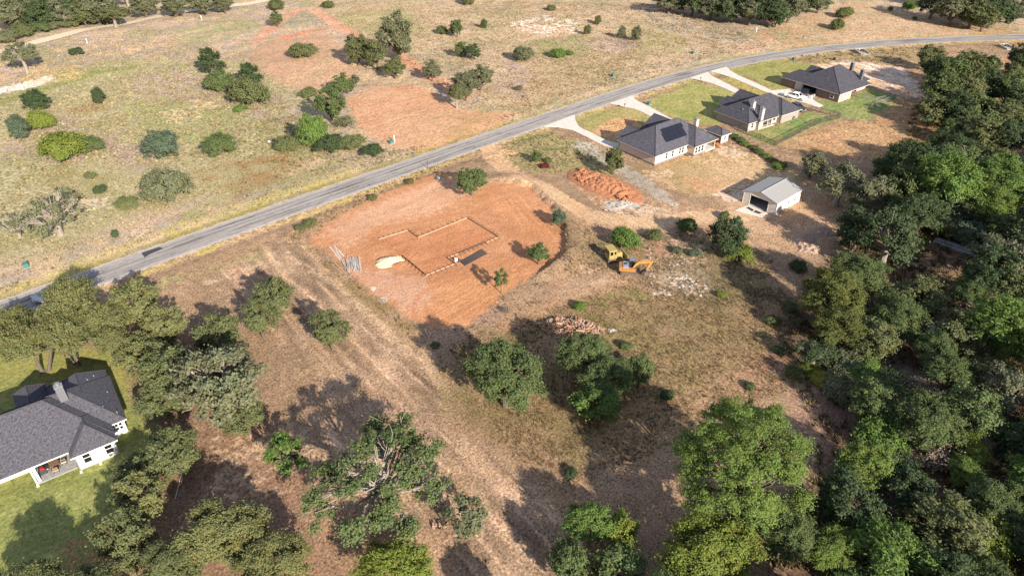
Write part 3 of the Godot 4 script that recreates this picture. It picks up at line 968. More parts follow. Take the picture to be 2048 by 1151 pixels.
# ---------------------------------------------------------------- vehicles and machines
func wheel(o: Node, x: float, z: float, r: float, w: float) -> void:
	var t := part("wheel", MB.new().cyl(Vector3(x, r, z - w / 2), Vector3(x, r, z + w / 2), r, 16).done(), M.rubber, o)
	var s := signf(z)
	part("rim", MB.new().cyl(Vector3(x, r, z + s * w * 0.45), Vector3(x, r, z + s * (w / 2 + 0.02)), r * 0.6, 12).done(), M.steel, t)

# x forward, y up
func car(o: Node, paint: Material, long: float, wide: float, body: Array, cabin: Array, wheels: Array, wr: float) -> void:
	var hw := wide / 2
	part("body", MB.new().slab(pv(body), -hw, hw, 0.06).done(), paint, o)
	var c := pv(cabin)
	part("cabin", MB.new().slab(c, -hw + 0.12, hw - 0.12, 0.1).done(), paint, o)
	var lo := c[0].y
	var top := c[1].y
	for s in [-1.0, 1.0]:
		var n := 2
		for k in n:
			var a := float(k) / n; var b := float(k + 1) / n
			var g := MB.new()
			var q := [c[0].lerp(c[3], a + 0.05), c[1].lerp(c[2], a + 0.03), c[1].lerp(c[2], b - 0.03), c[0].lerp(c[3], b - 0.05)]
			var p := PackedVector2Array()
			p.append(q[0].lerp(q[1], 0.12)); p.append(q[1].lerp(q[0], 0.16)); p.append(q[2].lerp(q[3], 0.16)); p.append(q[3].lerp(q[2], 0.12))
			g.slab(p, s * (hw - 0.115) - 0.012, s * (hw - 0.115) + 0.012)
			part("side_window", g.done(), M.glass_dark, o)
	for e in [[c[0], c[1], -1.0, "rear_window"], [c[3], c[2], 1.0, "windscreen"]]:
		var d: Vector2 = (e[1] - e[0]).normalized()
		var nrm: Vector2 = Vector2(-d.y, d.x) * -e[2]
		if nrm.x * e[2] < 0.0: nrm = -nrm
		var a: Vector2 = e[0] + d * 0.1 + nrm * 0.012; var b: Vector2 = e[1] - d * 0.1 + nrm * 0.012
		var g := MB.new()
		g.quad(Vector3(a.x, a.y, -hw + 0.26), Vector3(b.x, b.y, -hw + 0.3), Vector3(b.x, b.y, hw - 0.3), Vector3(a.x, a.y, hw - 0.26))
		g.quad(Vector3(a.x - nrm.x, a.y, -hw + 0.26), Vector3(a.x - nrm.x, a.y, hw - 0.26), Vector3(b.x - nrm.x, b.y, hw - 0.3), Vector3(b.x - nrm.x, b.y, -hw + 0.3))
		part(e[3], g.done(), M.glass_dark, o)
	for x in wheels:
		for s in [-1.0, 1.0]: wheel(o, x, s * (hw - 0.1), wr, 0.26)
	for s in [-1.0, 1.0]:
		part("headlight", bx(Vector3(long / 2 - 0.06, 0.68, s * (hw - 0.32) - 0.16), Vector3(long / 2 + 0.015, 0.86, s * (hw - 0.32) + 0.16)), M.lamp_clear, o)
		part("tail_light", bx(Vector3(-long / 2 - 0.015, 0.72, s * (hw - 0.16) - 0.1), Vector3(-long / 2 + 0.05, 1.0, s * (hw - 0.16) + 0.1)), M.lamp_red, o)
		part("mirror", bx(Vector3(c[3].x - 0.35, lo + 0.02, s * (hw + 0.02)), Vector3(c[3].x - 0.2, lo + 0.22, s * (hw + 0.2))), paint, o)
	for x in [long / 2, -long / 2 - 0.1]:
		part("bumper", bx(Vector3(x - 0.02, 0.38, -hw + 0.06), Vector3(x + 0.1, 0.6, hw - 0.06)), M.steel, o)

func sedan(called: String, label: String, cat: String, at: Vector3, turn: float, paint: Material, tall := 0.0) -> void:
	var o := thing(called, label, cat, at, turn)
	var t := tall
	car(o, paint, 4.7, 1.85, [-2.35, 0.3, -2.33, 0.95 + t, -1.7, 1.0 + t, 1.0, 1.0 + t, 2.2, 0.82 + t, 2.35, 0.6, 2.33, 0.3], [-2.0 if tall > 0.1 else -1.55, 0.95 + t, -1.5 if tall > 0.1 else -0.9, 1.48 + t, 0.35, 1.48 + t, 1.05, 0.97 + t], [-1.42, 1.42], 0.33 + t * 0.2)

func pickup(at: Vector3, turn: float) -> void:
	var o := thing("pickup_truck", "white crew cab pickup parked before the open garage", "pickup", at, turn)
	car(o, M.paint_white, 5.7, 1.98, [-0.75, 0.42, -0.75, 1.12, 1.55, 1.14, 2.75, 1.04, 2.85, 0.7, 2.83, 0.42], [-0.75, 1.1, -0.62, 1.85, 0.95, 1.85, 1.65, 1.13], [-1.75, 1.85], 0.4)
	var b := MB.new()
	for s in [-1.0, 1.0]: b.box(Vector3(-2.85, 0.55, s * 0.99), Vector3(-0.76, 1.22, s * 0.9))
	b.box(Vector3(-2.87, 0.55, -0.98), Vector3(-2.79, 1.22, 0.98))
	part("cargo_bed", b.done(), M.paint_white, o)
	part("bed_floor", bx(Vector3(-2.79, 0.5, -0.9), Vector3(-0.76, 0.6, 0.9)), M.black_metal, o)

func track(o: Node, z: float, long: float, r: float, wide: float, m: Material) -> void:
	var p := PackedVector2Array()
	for k in 7: p.append(Vector2(long / 2 - r, r) + Vector2.from_angle(-PI / 2 + PI * k / 6) * r)
	for k in 7: p.append(Vector2(-long / 2 + r, r) + Vector2.from_angle(PI / 2 + PI * k / 6) * r)
	var t := part("track", MB.new().slab(p, z - wide / 2, z + wide / 2, 0.03).done(), m, o)
	var pads := MB.new()
	var n := int(long / 0.22)
	for k in n:
		var x := -long / 2 + r + (long - 2 * r) * k / (n - 1.0)
		pads.box(Vector3(x - 0.05, 2 * r, z - wide / 2 - 0.02), Vector3(x + 0.05, 2 * r + 0.04, z + wide / 2 + 0.02))
	for a in 5:
		for e in [1.0, -1.0]:
			var c := Vector2(e * (long / 2 - r), r) + Vector2.from_angle((-PI / 2 + PI * (a + 0.5) / 5) * e + (0.0 if e > 0 else PI) * 1.0) * r
			if e < 0: c = Vector2(-long / 2 + r, r) + Vector2.from_angle(PI / 2 + PI * (a + 0.5) / 5) * r
			pads.box(Vector3(c.x - 0.05, c.y - 0.05, z - wide / 2 - 0.02), Vector3(c.x + 0.05, c.y + 0.05, z + wide / 2 + 0.02))
	part("track_pad", pads.done(), M.track_steel, t)
	for k in 5:
		var x := lerpf(-long / 2 + r, long / 2 - r, k / 4.0)
		part("roller", MB.new().cyl(Vector3(x, r, z - wide / 2 - 0.05), Vector3(x, r, z + wide / 2 + 0.05), r * (0.72 if k in [0, 4] else 0.4), 10).done(), M.track_steel, t)

func excavator(at: Vector3, turn: float) -> void:
	var o := thing("excavator", "orange tracked excavator with its bent boom and bucket on the ground", "excavator", at, turn)
	o.scale = Vector3.ONE * 0.87
	for z in [-0.95, 0.95]: track(o, z, 3.3, 0.38, 0.5, M.track_dusty)
	part("undercarriage", MB.new().box(Vector3(-1.0, 0.35, -0.7), Vector3(1.0, 0.72, 0.7)).cyl(Vector3(0, 0.7, 0), Vector3(0, 0.95, 0), 0.62, 16).done(), M.track_steel, o)
	part("deck", MB.new().slab(pv([-1.75, 0.95, -1.8, 1.2, 1.35, 1.2, 1.35, 0.95]), -1.22, 1.22, 0.03).done(), M.machine_orange, o)
	part("counterweight", MB.new().slab(pv([-1.95, 1.0, -2.05, 1.3, -2.0, 1.85, -1.35, 1.95, -1.35, 1.0]), -1.2, 1.2, 0.12).done(), M.machine_orange, o)
	part("side_panel", MB.new().slab(pv([-1.34, 1.2, -1.34, 1.75, 1.0, 1.6, 1.2, 1.2]), 0.55, 1.2, 0.05).done(), M.machine_orange, o)
	part("engine_cover", MB.new().slab(pv([-1.34, 1.75, -1.2, 2.05, -0.15, 2.05, -0.1, 1.7]), -1.15, 1.1, 0.06).done(), M.cover_grey, o)
	part("exhaust", MB.new().cyl(Vector3(-0.8, 2.0, 0.3), Vector3(-0.8, 2.4, 0.3), 0.06, 8).done(), M.black_metal, o)
	part("hatch", bx(Vector3(-1.0, 2.05, -0.6), Vector3(-0.4, 2.1, 0.1)), M.black_metal, o)
	var c := part("cab", MB.new().slab(pv([0.0, 1.2, 0.0, 2.75, 0.9, 2.78, 1.3, 1.9, 1.35, 1.2]), -1.2, -0.25, 0.05).done(), M.machine_dark, o)
	part("cab_roof", MB.new().slab(pv([-0.05, 2.76, -0.02, 2.88, 0.9, 2.88, 0.98, 2.78]), -1.22, -0.22, 0.03).done(), M.roof_blue, c)
	for z in [-1.205, -0.245]:
		part("window", MB.new().slab(pv([0.12, 1.75, 0.12, 2.62, 0.84, 2.64, 1.14, 1.9]), z - 0.008, z + 0.008).done(), M.glass_dark, c)
	var g := MB.new()
	g.quad(Vector3(1.325, 1.9, -1.1), Vector3(0.95, 2.7, -1.1), Vector3(0.95, 2.7, -0.35), Vector3(1.325, 1.9, -0.35))
	part("windscreen", g.done(), M.glass_dark, c)
	var pillars := MB.new()
	for z in [-0.27, -1.18]: pillars.tube([Vector3(1.34, 1.2, z), Vector3(1.31, 1.9, z), Vector3(0.94, 2.76, z)], [0.05, 0.05, 0.05], 5)
	part("pillar", pillars.done(), M.machine_orange, c)
	part("boom", MB.new().slab(pv([0.65, 1.15, 0.7, 1.55, 1.2, 2.5, 1.7, 3.0, 2.4, 3.2, 4.15, 3.3, 4.3, 3.12, 4.15, 3.0, 2.5, 2.72, 2.0, 2.5, 1.55, 2.05, 1.1, 1.2]), -0.02, 0.42, 0.04).done(), M.machine_yellow, o)
	part("stick", MB.new().slab(pv([4.5, 3.5, 4.65, 3.2, 4.3, 2.4, 3.6, 1.05, 3.35, 1.1, 3.75, 2.3, 4.1, 3.1]), 0.05, 0.35, 0.03).done(), M.machine_yellow, o)
	for q in [[Vector3(1.1, 1.4, 0.5), Vector3(2.3, 2.85, 0.5)], [Vector3(1.1, 1.4, -0.1), Vector3(2.3, 2.85, -0.1)], [Vector3(2.5, 3.3, 0.2), Vector3(4.35, 3.55, 0.2)], [Vector3(4.1, 2.95, 0.2), Vector3(3.35, 1.35, 0.2)]]:
		var mid: Vector3 = q[0].lerp(q[1], 0.55)
		var cy := part("cylinder", MB.new().cyl(q[0], mid, 0.085, 8).done(), M.machine_yellow if q[0].x > 2 else M.black_metal, o)
		part("piston", MB.new().cyl(mid, q[1], 0.045, 8).done(), M.steel, cy)
	part("bucket", MB.new().slab(pv([3.65, 1.15, 3.35, 1.2, 2.7, 0.85, 2.45, 0.4, 2.75, 0.05, 3.3, 0.1, 3.1, 0.4, 3.3, 0.7]), -0.3, 0.7, 0.02).done(), M.bucket_dark, o)
	var teeth := MB.new()
	for k in 5: teeth.box(Vector3(3.2, 0.03, -0.28 + k * 0.23), Vector3(3.48, 0.1, -0.2 + k * 0.23))
	part("tooth", teeth.done(), M.steel, o)

func dozer(at: Vector3, turn: float) -> void:
	var o := thing("bulldozer", "old yellow bulldozer with boxy cab parked behind the excavator", "bulldozer", at, turn)
	for z in [-0.85, 0.85]: track(o, z, 2.9, 0.42, 0.45, M.track_dusty)
	part("chassis", MB.new().slab(pv([-1.3, 0.5, -1.3, 1.1, 1.5, 1.05, 1.6, 0.5]), -0.62, 0.62, 0.04).done(), M.machine_faded, o)
	part("hood", MB.new().slab(pv([0.2, 1.05, 0.2, 1.65, 1.55, 1.55, 1.65, 1.0]), -0.48, 0.48, 0.06).done(), M.machine_faded, o)
	part("fender", bx(Vector3(-1.35, 0.9, -1.12), Vector3(0.5, 1.0, 1.12)), M.machine_faded, o)
	var c := part("cab", MB.new().slab(pv([-1.25, 1.0, -1.3, 2.5, 0.15, 2.5, 0.35, 1.7, 0.3, 1.0]), -1.0, 1.0, 0.05).done(), M.machine_faded, o)
	part("cab_roof", MB.new().slab(pv([-1.42, 2.5, -1.38, 2.64, 0.2, 2.64, 0.3, 2.5]), -1.1, 1.1, 0.05).done(), M.machine_faded, c)
	for z in [-1.004, 1.004]:
		part("window", bx(Vector3(-1.1, 1.6, z - 0.006), Vector3(-0.55, 2.3, z + 0.006)), M.glass_dark, c)
		part("door", bx(Vector3(-0.4, 1.1, z - 0.012), Vector3(0.15, 2.35, z + 0.012)), M.machine_dull, c)
		part("window", bx(Vector3(-0.3, 1.75, z - 0.02), Vector3(0.06, 2.25, z + 0.02)), M.glass_dark, c)
	for q in [[-0.85, -0.1], [0.1, 0.85]]:
		part("window", bx(Vector3(-1.3, 1.55, q[0]), Vector3(-1.255, 2.3, q[1])), M.glass_dark, c)
		part("window", bx(Vector3(0.26, 1.75, q[0]), Vector3(0.33, 2.3, q[1])), M.glass_dark, c)
	part("blade", MB.new().slab(pv([2.25, 0.05, 2.05, 0.5, 2.2, 1.15, 2.32, 1.15, 2.2, 0.55, 2.4, 0.05]), -1.5, 1.5, 0.02).done(), M.machine_faded, o)
	for z in [-1.15, 1.15]: part("push_arm", MB.new().box(Vector3(-0.2, 0.4, z - 0.07), Vector3(2.15, 0.58, z + 0.07)).done(), M.machine_faded, o)
	part("exhaust", MB.new().cyl(Vector3(1.0, 1.5, 0.2), Vector3(1.0, 2.4, 0.2), 0.06, 8).done(), M.black_metal, o)

# ---------------------------------------------------------------- building site
func board(called: String, label: String, group: String, a: Vector2, b: Vector2, high: float, thick: float, m: Material, y := 0.0) -> void:
	var mid := (a + b) / 2
	var d := b - a
	var o := single(called, bx(Vector3(-d.length() / 2, 0, -thick / 2), Vector3(d.length() / 2, high, thick / 2)), m, label, "board", Vector3(mid.x, y, mid.y), group)
	o.rotation.y = -d.angle()

func mound(called: String, label: String, cat: String, at: Vector2, rx: float, rz: float, high: float, turn: float, m: Material, rough: float, seed_: int, steep := 1.0, bite := Vector3.ZERO, cells := 40, sink := 0.05) -> Node3D:
	var n := fln(seed_, 0.9 / maxf(rx, 0.5) * 1.6, 4)
	var b := MB.new()
	var g := []
	for j in cells + 1:
		var row := []
		for i in cells + 1:
			var u := 2.0 * i / cells - 1.0; var v := 2.0 * j / cells - 1.0
			var r := sqrt(u * u + v * v)
			var k := n.get_noise_2d(u * rx * 1.7, v * rz * 1.7) if called != "clod_mound" else 0.55 * n.get_noise_2d(u * rx * 3.0 + v * 3.0, v * rz * 0.7) + 0.5 * n.get_noise_2d(u * rx * 5.0, v * rz * 4.0)
			var e := 1.0 - r * (1.0 + 0.35 * n.get_noise_2d(u * 2.0 + 40.0, v * 2.0))
			var h := high * pow(clampf(e, 0.0, 1.0), steep) + rough * k * clampf(e * 2.0, 0.0, 1.0)
			if bite.z > 0.0:
				var t := Vector2(u - bite.x, v - bite.y).length() / bite.z
				h = minf(h, high * clampf((t - 0.9) * 4.0, 0.0, 1.0))
			row.append(Vector3(u * rx, maxf(h, 0.0) - (sink if e > 0.02 else 0.2), v * rz))
		g.append(row)
	for j in cells:
		for i in cells:
			if maxf(maxf(g[j][i].y, g[j][i + 1].y), maxf(g[j + 1][i].y, g[j + 1][i + 1].y)) < -sink - 0.04: continue
			b.quad(g[j][i], g[j][i + 1], g[j + 1][i + 1], g[j + 1][i])
	var o := single(called, b.done(), m, label, cat, Vector3(at.x, gy(at.x, at.y), at.y))
	o.rotation.y = turn
	return o

func fence(called: String, label: String, pts: Array, high: float, gap: float, m: Material, wires: float) -> void:
	var p := pv(pts)
	var o := thing(called, label, "fence", Vector3(p[0].x, 0, p[0].y))
	var off := Vector3(-p[0].x, 0, -p[0].y)
	var post := MB.new().cyl(Vector3(0, 0, 0), Vector3(0, high + 0.05, 0), 0.045, 6).done()
	for i in p.size() - 1:
		var d := p[i + 1] - p[i]
		var n := maxi(1, int(round(d.length() / gap)))
		for k in n + (1 if i == p.size() - 2 else 0):
			var q := p[i] + d * k / n
			part("post", post, m, o).position = Vector3(q.x, gy(q.x, q.y), q.y) + off
		var rail := MB.new()
		var mesh := MB.new()
		for k in n:
			var a := p[i] + d * k / n; var c := p[i] + d * (k + 1) / n
			var A := Vector3(a.x, gy(a.x, a.y), a.y) + off; var C := Vector3(c.x, gy(c.x, c.y), c.y) + off
			var up := Vector3(0, high, 0)
			rail.tube([A + up, C + up], [0.045, 0.045], 5, false)
			var w := 0.0
			while w < high - 0.02:
				mesh.tube([A + Vector3(0, w + 0.05, 0), C + Vector3(0, w + 0.05, 0)], [0.011, 0.011], 3, false)
				w += wires
			var t := 0.0
			var l := A.distance_to(C)
			while t < l:
				var e := A.lerp(C, t / l)
				mesh.tube([e + Vector3(0, 0.03, 0), e + up], [0.011, 0.011], 3, false)
				t += wires
		part("rail", rail.done(), m, o)
		part("wire_mesh", mesh.done(), m, o)

func cabinet(label: String, cat: String, at: Vector2, s: float, m: Material, group := "") -> void:
	var o := thing("utility_box", label, cat, Vector3(at.x, gy(at.x, at.y), at.y), 0.6, group)
	part("base", bx(Vector3(-s * 0.6, -0.1, -s * 0.6), Vector3(s * 0.6, 0.08, s * 0.6)), M.concrete_grey, o)
	part("body", MB.new().slab(pv([-s / 2, 0.08, -s / 2, s * 0.85, s * 0.35, s * 0.95, s / 2, s * 0.7, s / 2, 0.08]), -s / 2, s / 2, 0.03).done(), m, o)
	part("lid", MB.new().slab(pv([-s * 0.54, s * 0.86, -s * 0.5, s * 0.92, s * 0.36, s * 1.02, s * 0.36, s * 0.96]), -s * 0.54, s * 0.54).done(), m, o)

func post(called: String, label: String, at: Vector2, high: float, r: float, m: Material, cat := "post") -> Node3D:
	var o := thing(called, label, cat, Vector3(at.x, gy(at.x, at.y), at.y))
	part("pole", MB.new().cyl(Vector3(0, -0.1, 0), Vector3(0, high, 0), r, 8).done(), m, o)
	part("cap", MB.new().tube([Vector3(0, high, 0), Vector3(0, high + r * 1.2, 0)], [r * 1.15, r * 0.5], 8).done(), m, o)
	return o

func mailbox(label: String, at: Vector2, turn: float) -> void:
	var o := thing("mailbox", label, "mailbox", Vector3(at.x, 0, at.y), turn, "mailboxes beside the driveways")
	part("pole", bx(Vector3(-0.05, 0, -0.05), Vector3(0.05, 1.0, 0.05)), M.wood_brown, o)
	var p := PackedVector2Array([Vector2(-0.12, 1.0), Vector2(-0.12, 1.15)])
	for k in 7: p.append(Vector2(0, 1.15) + Vector2.from_angle(PI - PI * k / 6) * 0.12)
	p.append(Vector2(0.12, 1.0))
	part("box", MB.new().slab(p, -0.28, 0.28).done(), M.black_metal, o)
	part("flag", bx(Vector3(0.125, 1.1, -0.1), Vector3(0.14, 1.4, -0.05)), M.lamp_red, o)

func _ready() -> void:
	# camera, sky, sun, exposure
	var cam := Camera3D.new()
	cam.name = "camera"
	cam.position = Vector3(0, 68, 0)
	cam.rotation_degrees = Vector3(-34.5, 0, 0)
	cam.fov = 44.69
	cam.near = 0.5
	cam.far = 6000.0
	add_child(cam)
	cam.current = true
	var env := Environment.new()
	env.background_mode = Environment.BG_SKY
	var skym := ProceduralSkyMaterial.new()
	skym.sky_top_color = Color(0.50, 0.55, 0.66)
	skym.sky_horizon_color = Color(0.85, 0.84, 0.83)
	skym.ground_bottom_color = Color(0.35, 0.30, 0.25)
	skym.ground_horizon_color = Color(0.6, 0.6, 0.6)
	skym.sky_curve = 0.15
	var sky := Sky.new()
	sky.sky_material = skym
	env.sky = sky
	env.background_energy_multiplier = 0.85
	env.tonemap_mode = Environment.TONE_MAPPER_LINEAR
	env.tonemap_exposure = 2.0
	env.sdfgi_enabled = true
	env.ssao_enabled = true
	env.ssil_enabled = true
	var we := WorldEnvironment.new()
	we.name = "sky"
	we.environment = env
	add_child(we)
	var sun := DirectionalLight3D.new()
	sun.name = "sun"
	sun.light_color = Color(1.0, 0.96, 0.90)
	sun.light_energy = 1.6
	sun.light_angular_distance = 0.5
	sun.shadow_enabled = true
	sun.directional_shadow_max_distance = 500.0
	add_child(sun)
	var s := Vector3(cos(deg_to_rad(-122.0)) * cos(deg_to_rad(25.0)), -sin(deg_to_rad(25.0)), sin(deg_to_rad(-122.0)) * cos(deg_to_rad(25.0)))
	sun.look_at_from_position(Vector3(0, 50, 0), Vector3(0, 50, 0) + s, Vector3.UP)

	# materials (linear base colours)
	mottle(mat("bark", 0.16, 0.125, 0.095, 0.95), 1, 1.6, 0.6)
	mottle(mat("bark_pale", 0.34, 0.29, 0.24, 0.95), 2, 1.6, 0.6)
	mottle(mat("shingle_near", 0.118, 0.114, 0.136, 0.95), 3, 3.2, 0.3, 0.045, 0.5)
	mottle(mat("shingle_blue", 0.104, 0.100, 0.122, 0.95), 4, 7.0, 0.55, 0.03, 0.4)
	mottle(mat("shingle_dark", 0.078, 0.075, 0.092, 0.95), 5, 7.0, 0.55, 0.03, 0.4)
	mat("ridge", 0.06, 0.056, 0.062, 0.95)
	mottle(mat("white_wall", 0.80, 0.79, 0.77, 0.8), 6, 2.0, 0.9)
	mat("white_trim", 0.78, 0.77, 0.75, 0.6)
	mat("tan_trim", 0.52, 0.45, 0.38, 0.7)
	mottle(mat("pink_wall", 0.60, 0.49, 0.43, 0.85), 7, 2.0, 0.85)
	mottle(mat("stone_base", 0.34, 0.29, 0.25, 0.9), 8, 1.0, 0.4, 0.05, 0.4)
	mottle(mat("brick_pale", 0.54, 0.46, 0.40, 0.9), 9, 1.2, 0.7, 0.05, 0.3)
	mottle(mat("brick_grey", 0.36, 0.32, 0.29, 0.9), 10, 1.2, 0.65, 0.05, 0.3)
	mottle(mat("brick_brown", 0.22, 0.165, 0.13, 0.9), 11, 1.2, 0.6, 0.05, 0.3)
	mat("shed_wall", 0.19, 0.12, 0.09, 0.9)
	mottle(mat("shop_wall", 0.60, 0.56, 0.49, 0.6), 12, 4.0, 0.92)
	mottle(mat("metal_roof", 0.33, 0.32, 0.305, 0.5, 0.0, 0.5), 13, 5.0, 0.85)
	mat("door_grey", 0.42, 0.41, 0.39, 0.6)
	mat("siding_grey", 0.14, 0.145, 0.16, 0.8)
	mat("siding_white", 0.50, 0.50, 0.49, 0.8)
	mat("vent", 0.22, 0.22, 0.23, 0.6)
	mat("glass_dark", 0.012, 0.014, 0.017, 0.08, 0.0, 0.5)
	mat("solar", 0.012, 0.013, 0.02, 0.25, 0.0, 0.5)
	mottle(mat("concrete", 0.64, 0.58, 0.50, 0.9), 14, 14.0, 0.86, 0.03, 0.08)
	mottle(mat("concrete_grey", 0.36, 0.35, 0.34, 0.9), 15, 5.0, 0.75, 0.04, 0.12)
	mat("wood_brown", 0.20, 0.12, 0.07, 0.9)
	mat("wood_orange", 0.42, 0.17, 0.06, 0.9)
	mottle(mat("lumber", 0.46, 0.33, 0.22, 0.9), 16, 1.0, 0.75)
	mottle(mat("lumber_dark", 0.17, 0.10, 0.065, 0.9), 17, 1.0, 0.6)
	mat("black_metal", 0.03, 0.03, 0.032, 0.5)
	mat("steel", 0.35, 0.35, 0.36, 0.45, 0.3)
	mat("rubber", 0.025, 0.025, 0.026, 0.9)
	mat("paint_white", 0.78, 0.79, 0.80, 0.25, 0.0, 0.5)
	mat("paint_dark", 0.02, 0.025, 0.035, 0.25, 0.0, 0.5)
	mat("paint_blue", 0.08, 0.13, 0.20, 0.25, 0.0, 0.5)
	mat("paint_silver", 0.42, 0.46, 0.50, 0.25, 0.1, 0.5)
	mat("lamp_clear", 0.6, 0.6, 0.6, 0.2)
	mat("lamp_red", 0.35, 0.02, 0.02, 0.3)
	mottle(mat("machine_orange", 0.52, 0.25, 0.075, 0.7), 18, 1.2, 0.45, 0.05, 0.2)
	mottle(mat("machine_yellow", 0.62, 0.32, 0.07, 0.7), 19, 1.2, 0.5, 0.05, 0.2)
	mottle(mat("machine_faded", 0.50, 0.385, 0.13, 0.8), 20, 1.2, 0.45, 0.05, 0.2)
	mat("machine_dull", 0.30, 0.22, 0.07, 0.7)
	mat("machine_dark", 0.05, 0.055, 0.065, 0.5)
	mat("cover_grey", 0.26, 0.28, 0.33, 0.6)
	mat("roof_blue", 0.12, 0.19, 0.34, 0.4)
	mottle(mat("track_dusty", 0.24, 0.15, 0.11, 0.95), 21, 1.0, 0.5)
	mat("track_steel", 0.12, 0.09, 0.075, 0.8)
	mat("bucket_dark", 0.055, 0.05, 0.05, 0.6)
	mottle(mat("sand", 0.66, 0.55, 0.36, 1.0), 22, 1.2, 0.8, 0.05, 0.2)
	mottle(mat("clods", 0.46, 0.20, 0.10, 1.0), 23, 2.0, 0.55, 0.05, 0.3)
	mottle(mat("spoil", 0.46, 0.32, 0.23, 1.0), 24, 2.0, 0.55, 0.05, 0.3)
	mottle(mat("limestone", 0.46, 0.41, 0.35, 0.95), 25, 1.0, 0.6, 0.05, 0.2)
	mat("pipe_grey", 0.52, 0.49, 0.45, 0.7)
	mat("pipe_black", 0.035, 0.04, 0.048, 0.45)
	mat("rust_log", 0.36, 0.18, 0.11, 0.95)
	mat("pale_log", 0.42, 0.28, 0.20, 0.95)
	mat("green_box", 0.06, 0.17, 0.15, 0.5)
	mat("pale_box", 0.30, 0.45, 0.48, 0.5)
	mat("cloth_red", 0.30, 0.02, 0.03, 0.8)
	mat("tarp_blue", 0.10, 0.20, 0.45, 0.6)
	mottle(mat("old_concrete", 0.40, 0.40, 0.38, 0.9), 26, 2.0, 0.5, 0.05, 0.3)
	var tf := mat("tuft", 1.0, 1.0, 1.0, 1.0, 0.0, 0.1)
	tf.vertex_color_use_as_albedo = true
	leaf_mat("olive", 0.156, 0.173, 0.074)
	leaf_mat("yolive", 0.199, 0.205, 0.083)
	leaf_mat("dyolive", 0.141, 0.156, 0.047)
	leaf_mat("greygreen", 0.178, 0.188, 0.106)
	leaf_mat("green", 0.130, 0.171, 0.066)
	leaf_mat("dark", 0.079, 0.112, 0.051)
	leaf_mat("bright", 0.144, 0.223, 0.057)
	leaf_mat("lime", 0.190, 0.230, 0.048)
	leaf_mat("bluegreen", 0.124, 0.166, 0.106)
	leaf_mat("yellow", 0.351, 0.319, 0.064)
	leaf_mat("red", 0.191, 0.047, 0.047)
	leaf_mat("hgreen", 0.165, 0.230, 0.058)
	leaf_mat("bare", 0.263, 0.216, 0.167)

	# the land
	road_line = pv([-180.56, -0.51, -115.20, -62.38, -89.78, -86.44, -71.63, -103.63, -62.18, -112.74, -50.35, -123.77, -37.22, -135.72, -24.38, -147.43, -11.45, -159.26, 2.31, -171.69, 17.03, -184.78, 32.89, -198.50, 50.12, -212.25, 68.93, -224.95, 89.55, -235.84, 111.92, -244.61, 135.54, -251.04, 159.61, -255.18, 183.59, -257.83, 213.29, -262.02, 332.11, -278.80])
	pad_edge = pv([-39.13, -114.62, -37.55, -119.40, -33.14, -127.02, -24.36, -138.01, -18.37, -143.53, -13.42, -144.83, -7.05, -140.48, -0.44, -139.49, 4.11, -137.05, 7.83, -128.32, 9.40, -123.23, 10.02, -116.88, 9.61, -111.70, 8.01, -107.86, 5.71, -104.85, 1.39, -100.39, -2.02, -96.48, -4.81, -91.81, -6.84, -88.47, -11.00, -87.69, -13.85, -88.47, -16.43, -90.06, -21.07, -94.18, -24.04, -97.07, -28.48, -102.59, -32.85, -108.71, -34.80, -111.34])
	bank_line = pv([1.21, -139.49, 4.11, -137.05, 7.83, -128.32, 9.40, -123.23, 10.02, -116.88, 9.61, -111.70, 8.01, -107.86])
	layer(Color(0.4813, 0.3527, 0.2185), Color(0.2617, 0.2468, 0.1154), 1, 0, 1, [-2600.00, 1600.00, 2600.00, 1600.00, 2600.00, -3100.00, -2600.00, -3100.00], 0, Vector4.ZERO, 1.7, 0)   # whole land
	layer(Color(0.4496, 0.3178, 0.2770), Color(0.3527, 0.2693, 0.2118), 6, 6, 0.75, [-2600.00, 1600.00, 2600.00, 1600.00, 2600.00, -3100.00, -2600.00, -3100.00], 0, Vector4.ZERO, 1, 2.2)   # pinkish dead weeds
	layer(Color(0.2770, 0.2617, 0.1201), Color(0.3618, 0.3178, 0.1680), 6, 5, 0.7, [-152.01, -200.61, -124.41, -229.90, -86.87, -224.54, -58.82, -200.61, -44.94, -157.39, -56.39, -136.09, -74.05, -127.02, -87.73, -107.86, -98.65, -107.86], 0, Vector4.ZERO, 1, -2.4)   # olive weeds
	layer(Color(0.5032, 0.3710, 0.2254), Color(0.4092, 0.3011, 0.1680), 6, 5, 0.7, [-90.47, -315.74, 58.89, -315.74, 87.93, -267.06, 65.78, -235.47, 26.09, -205.05, 2.14, -180.55, -9.84, -214.43, -59.85, -267.06], 0, Vector4.ZERO, 1, 1.6)   # straw
	layer(Color(0.2052, 0.2395, 0.0668), Color(0.2929, 0.2770, 0.1154), 4, 3, 0.75, [-68.94, -293.73, -41.39, -297.92, -32.14, -267.06, -50.76, -256.86, -62.39, -270.61], 0, Vector4.ZERO, 1, 1.2)   # green patch
	layer(Color(0.2185, 0.2542, 0.0775), Color(0.2052, 0.2118, 0.0739), 3, 2, 0.8, [-142.08, -188.96, -138.89, -198.02, -133.47, -206.87, -128.94, -215.90, -120.14, -220.41], 2.2, Vector4.ZERO, 1, 0)   # green patch
	layer(Color(0.2542, 0.3011, 0.0892), Color(0.2185, 0.2254, 0.0813), 4, 3, 0.7, [-107.03, -188.17, -86.42, -196.32, -72.79, -180.55, -72.43, -160.40, -90.97, -166.71], 0, Vector4.ZERO, 1, 1.5)   # green patch
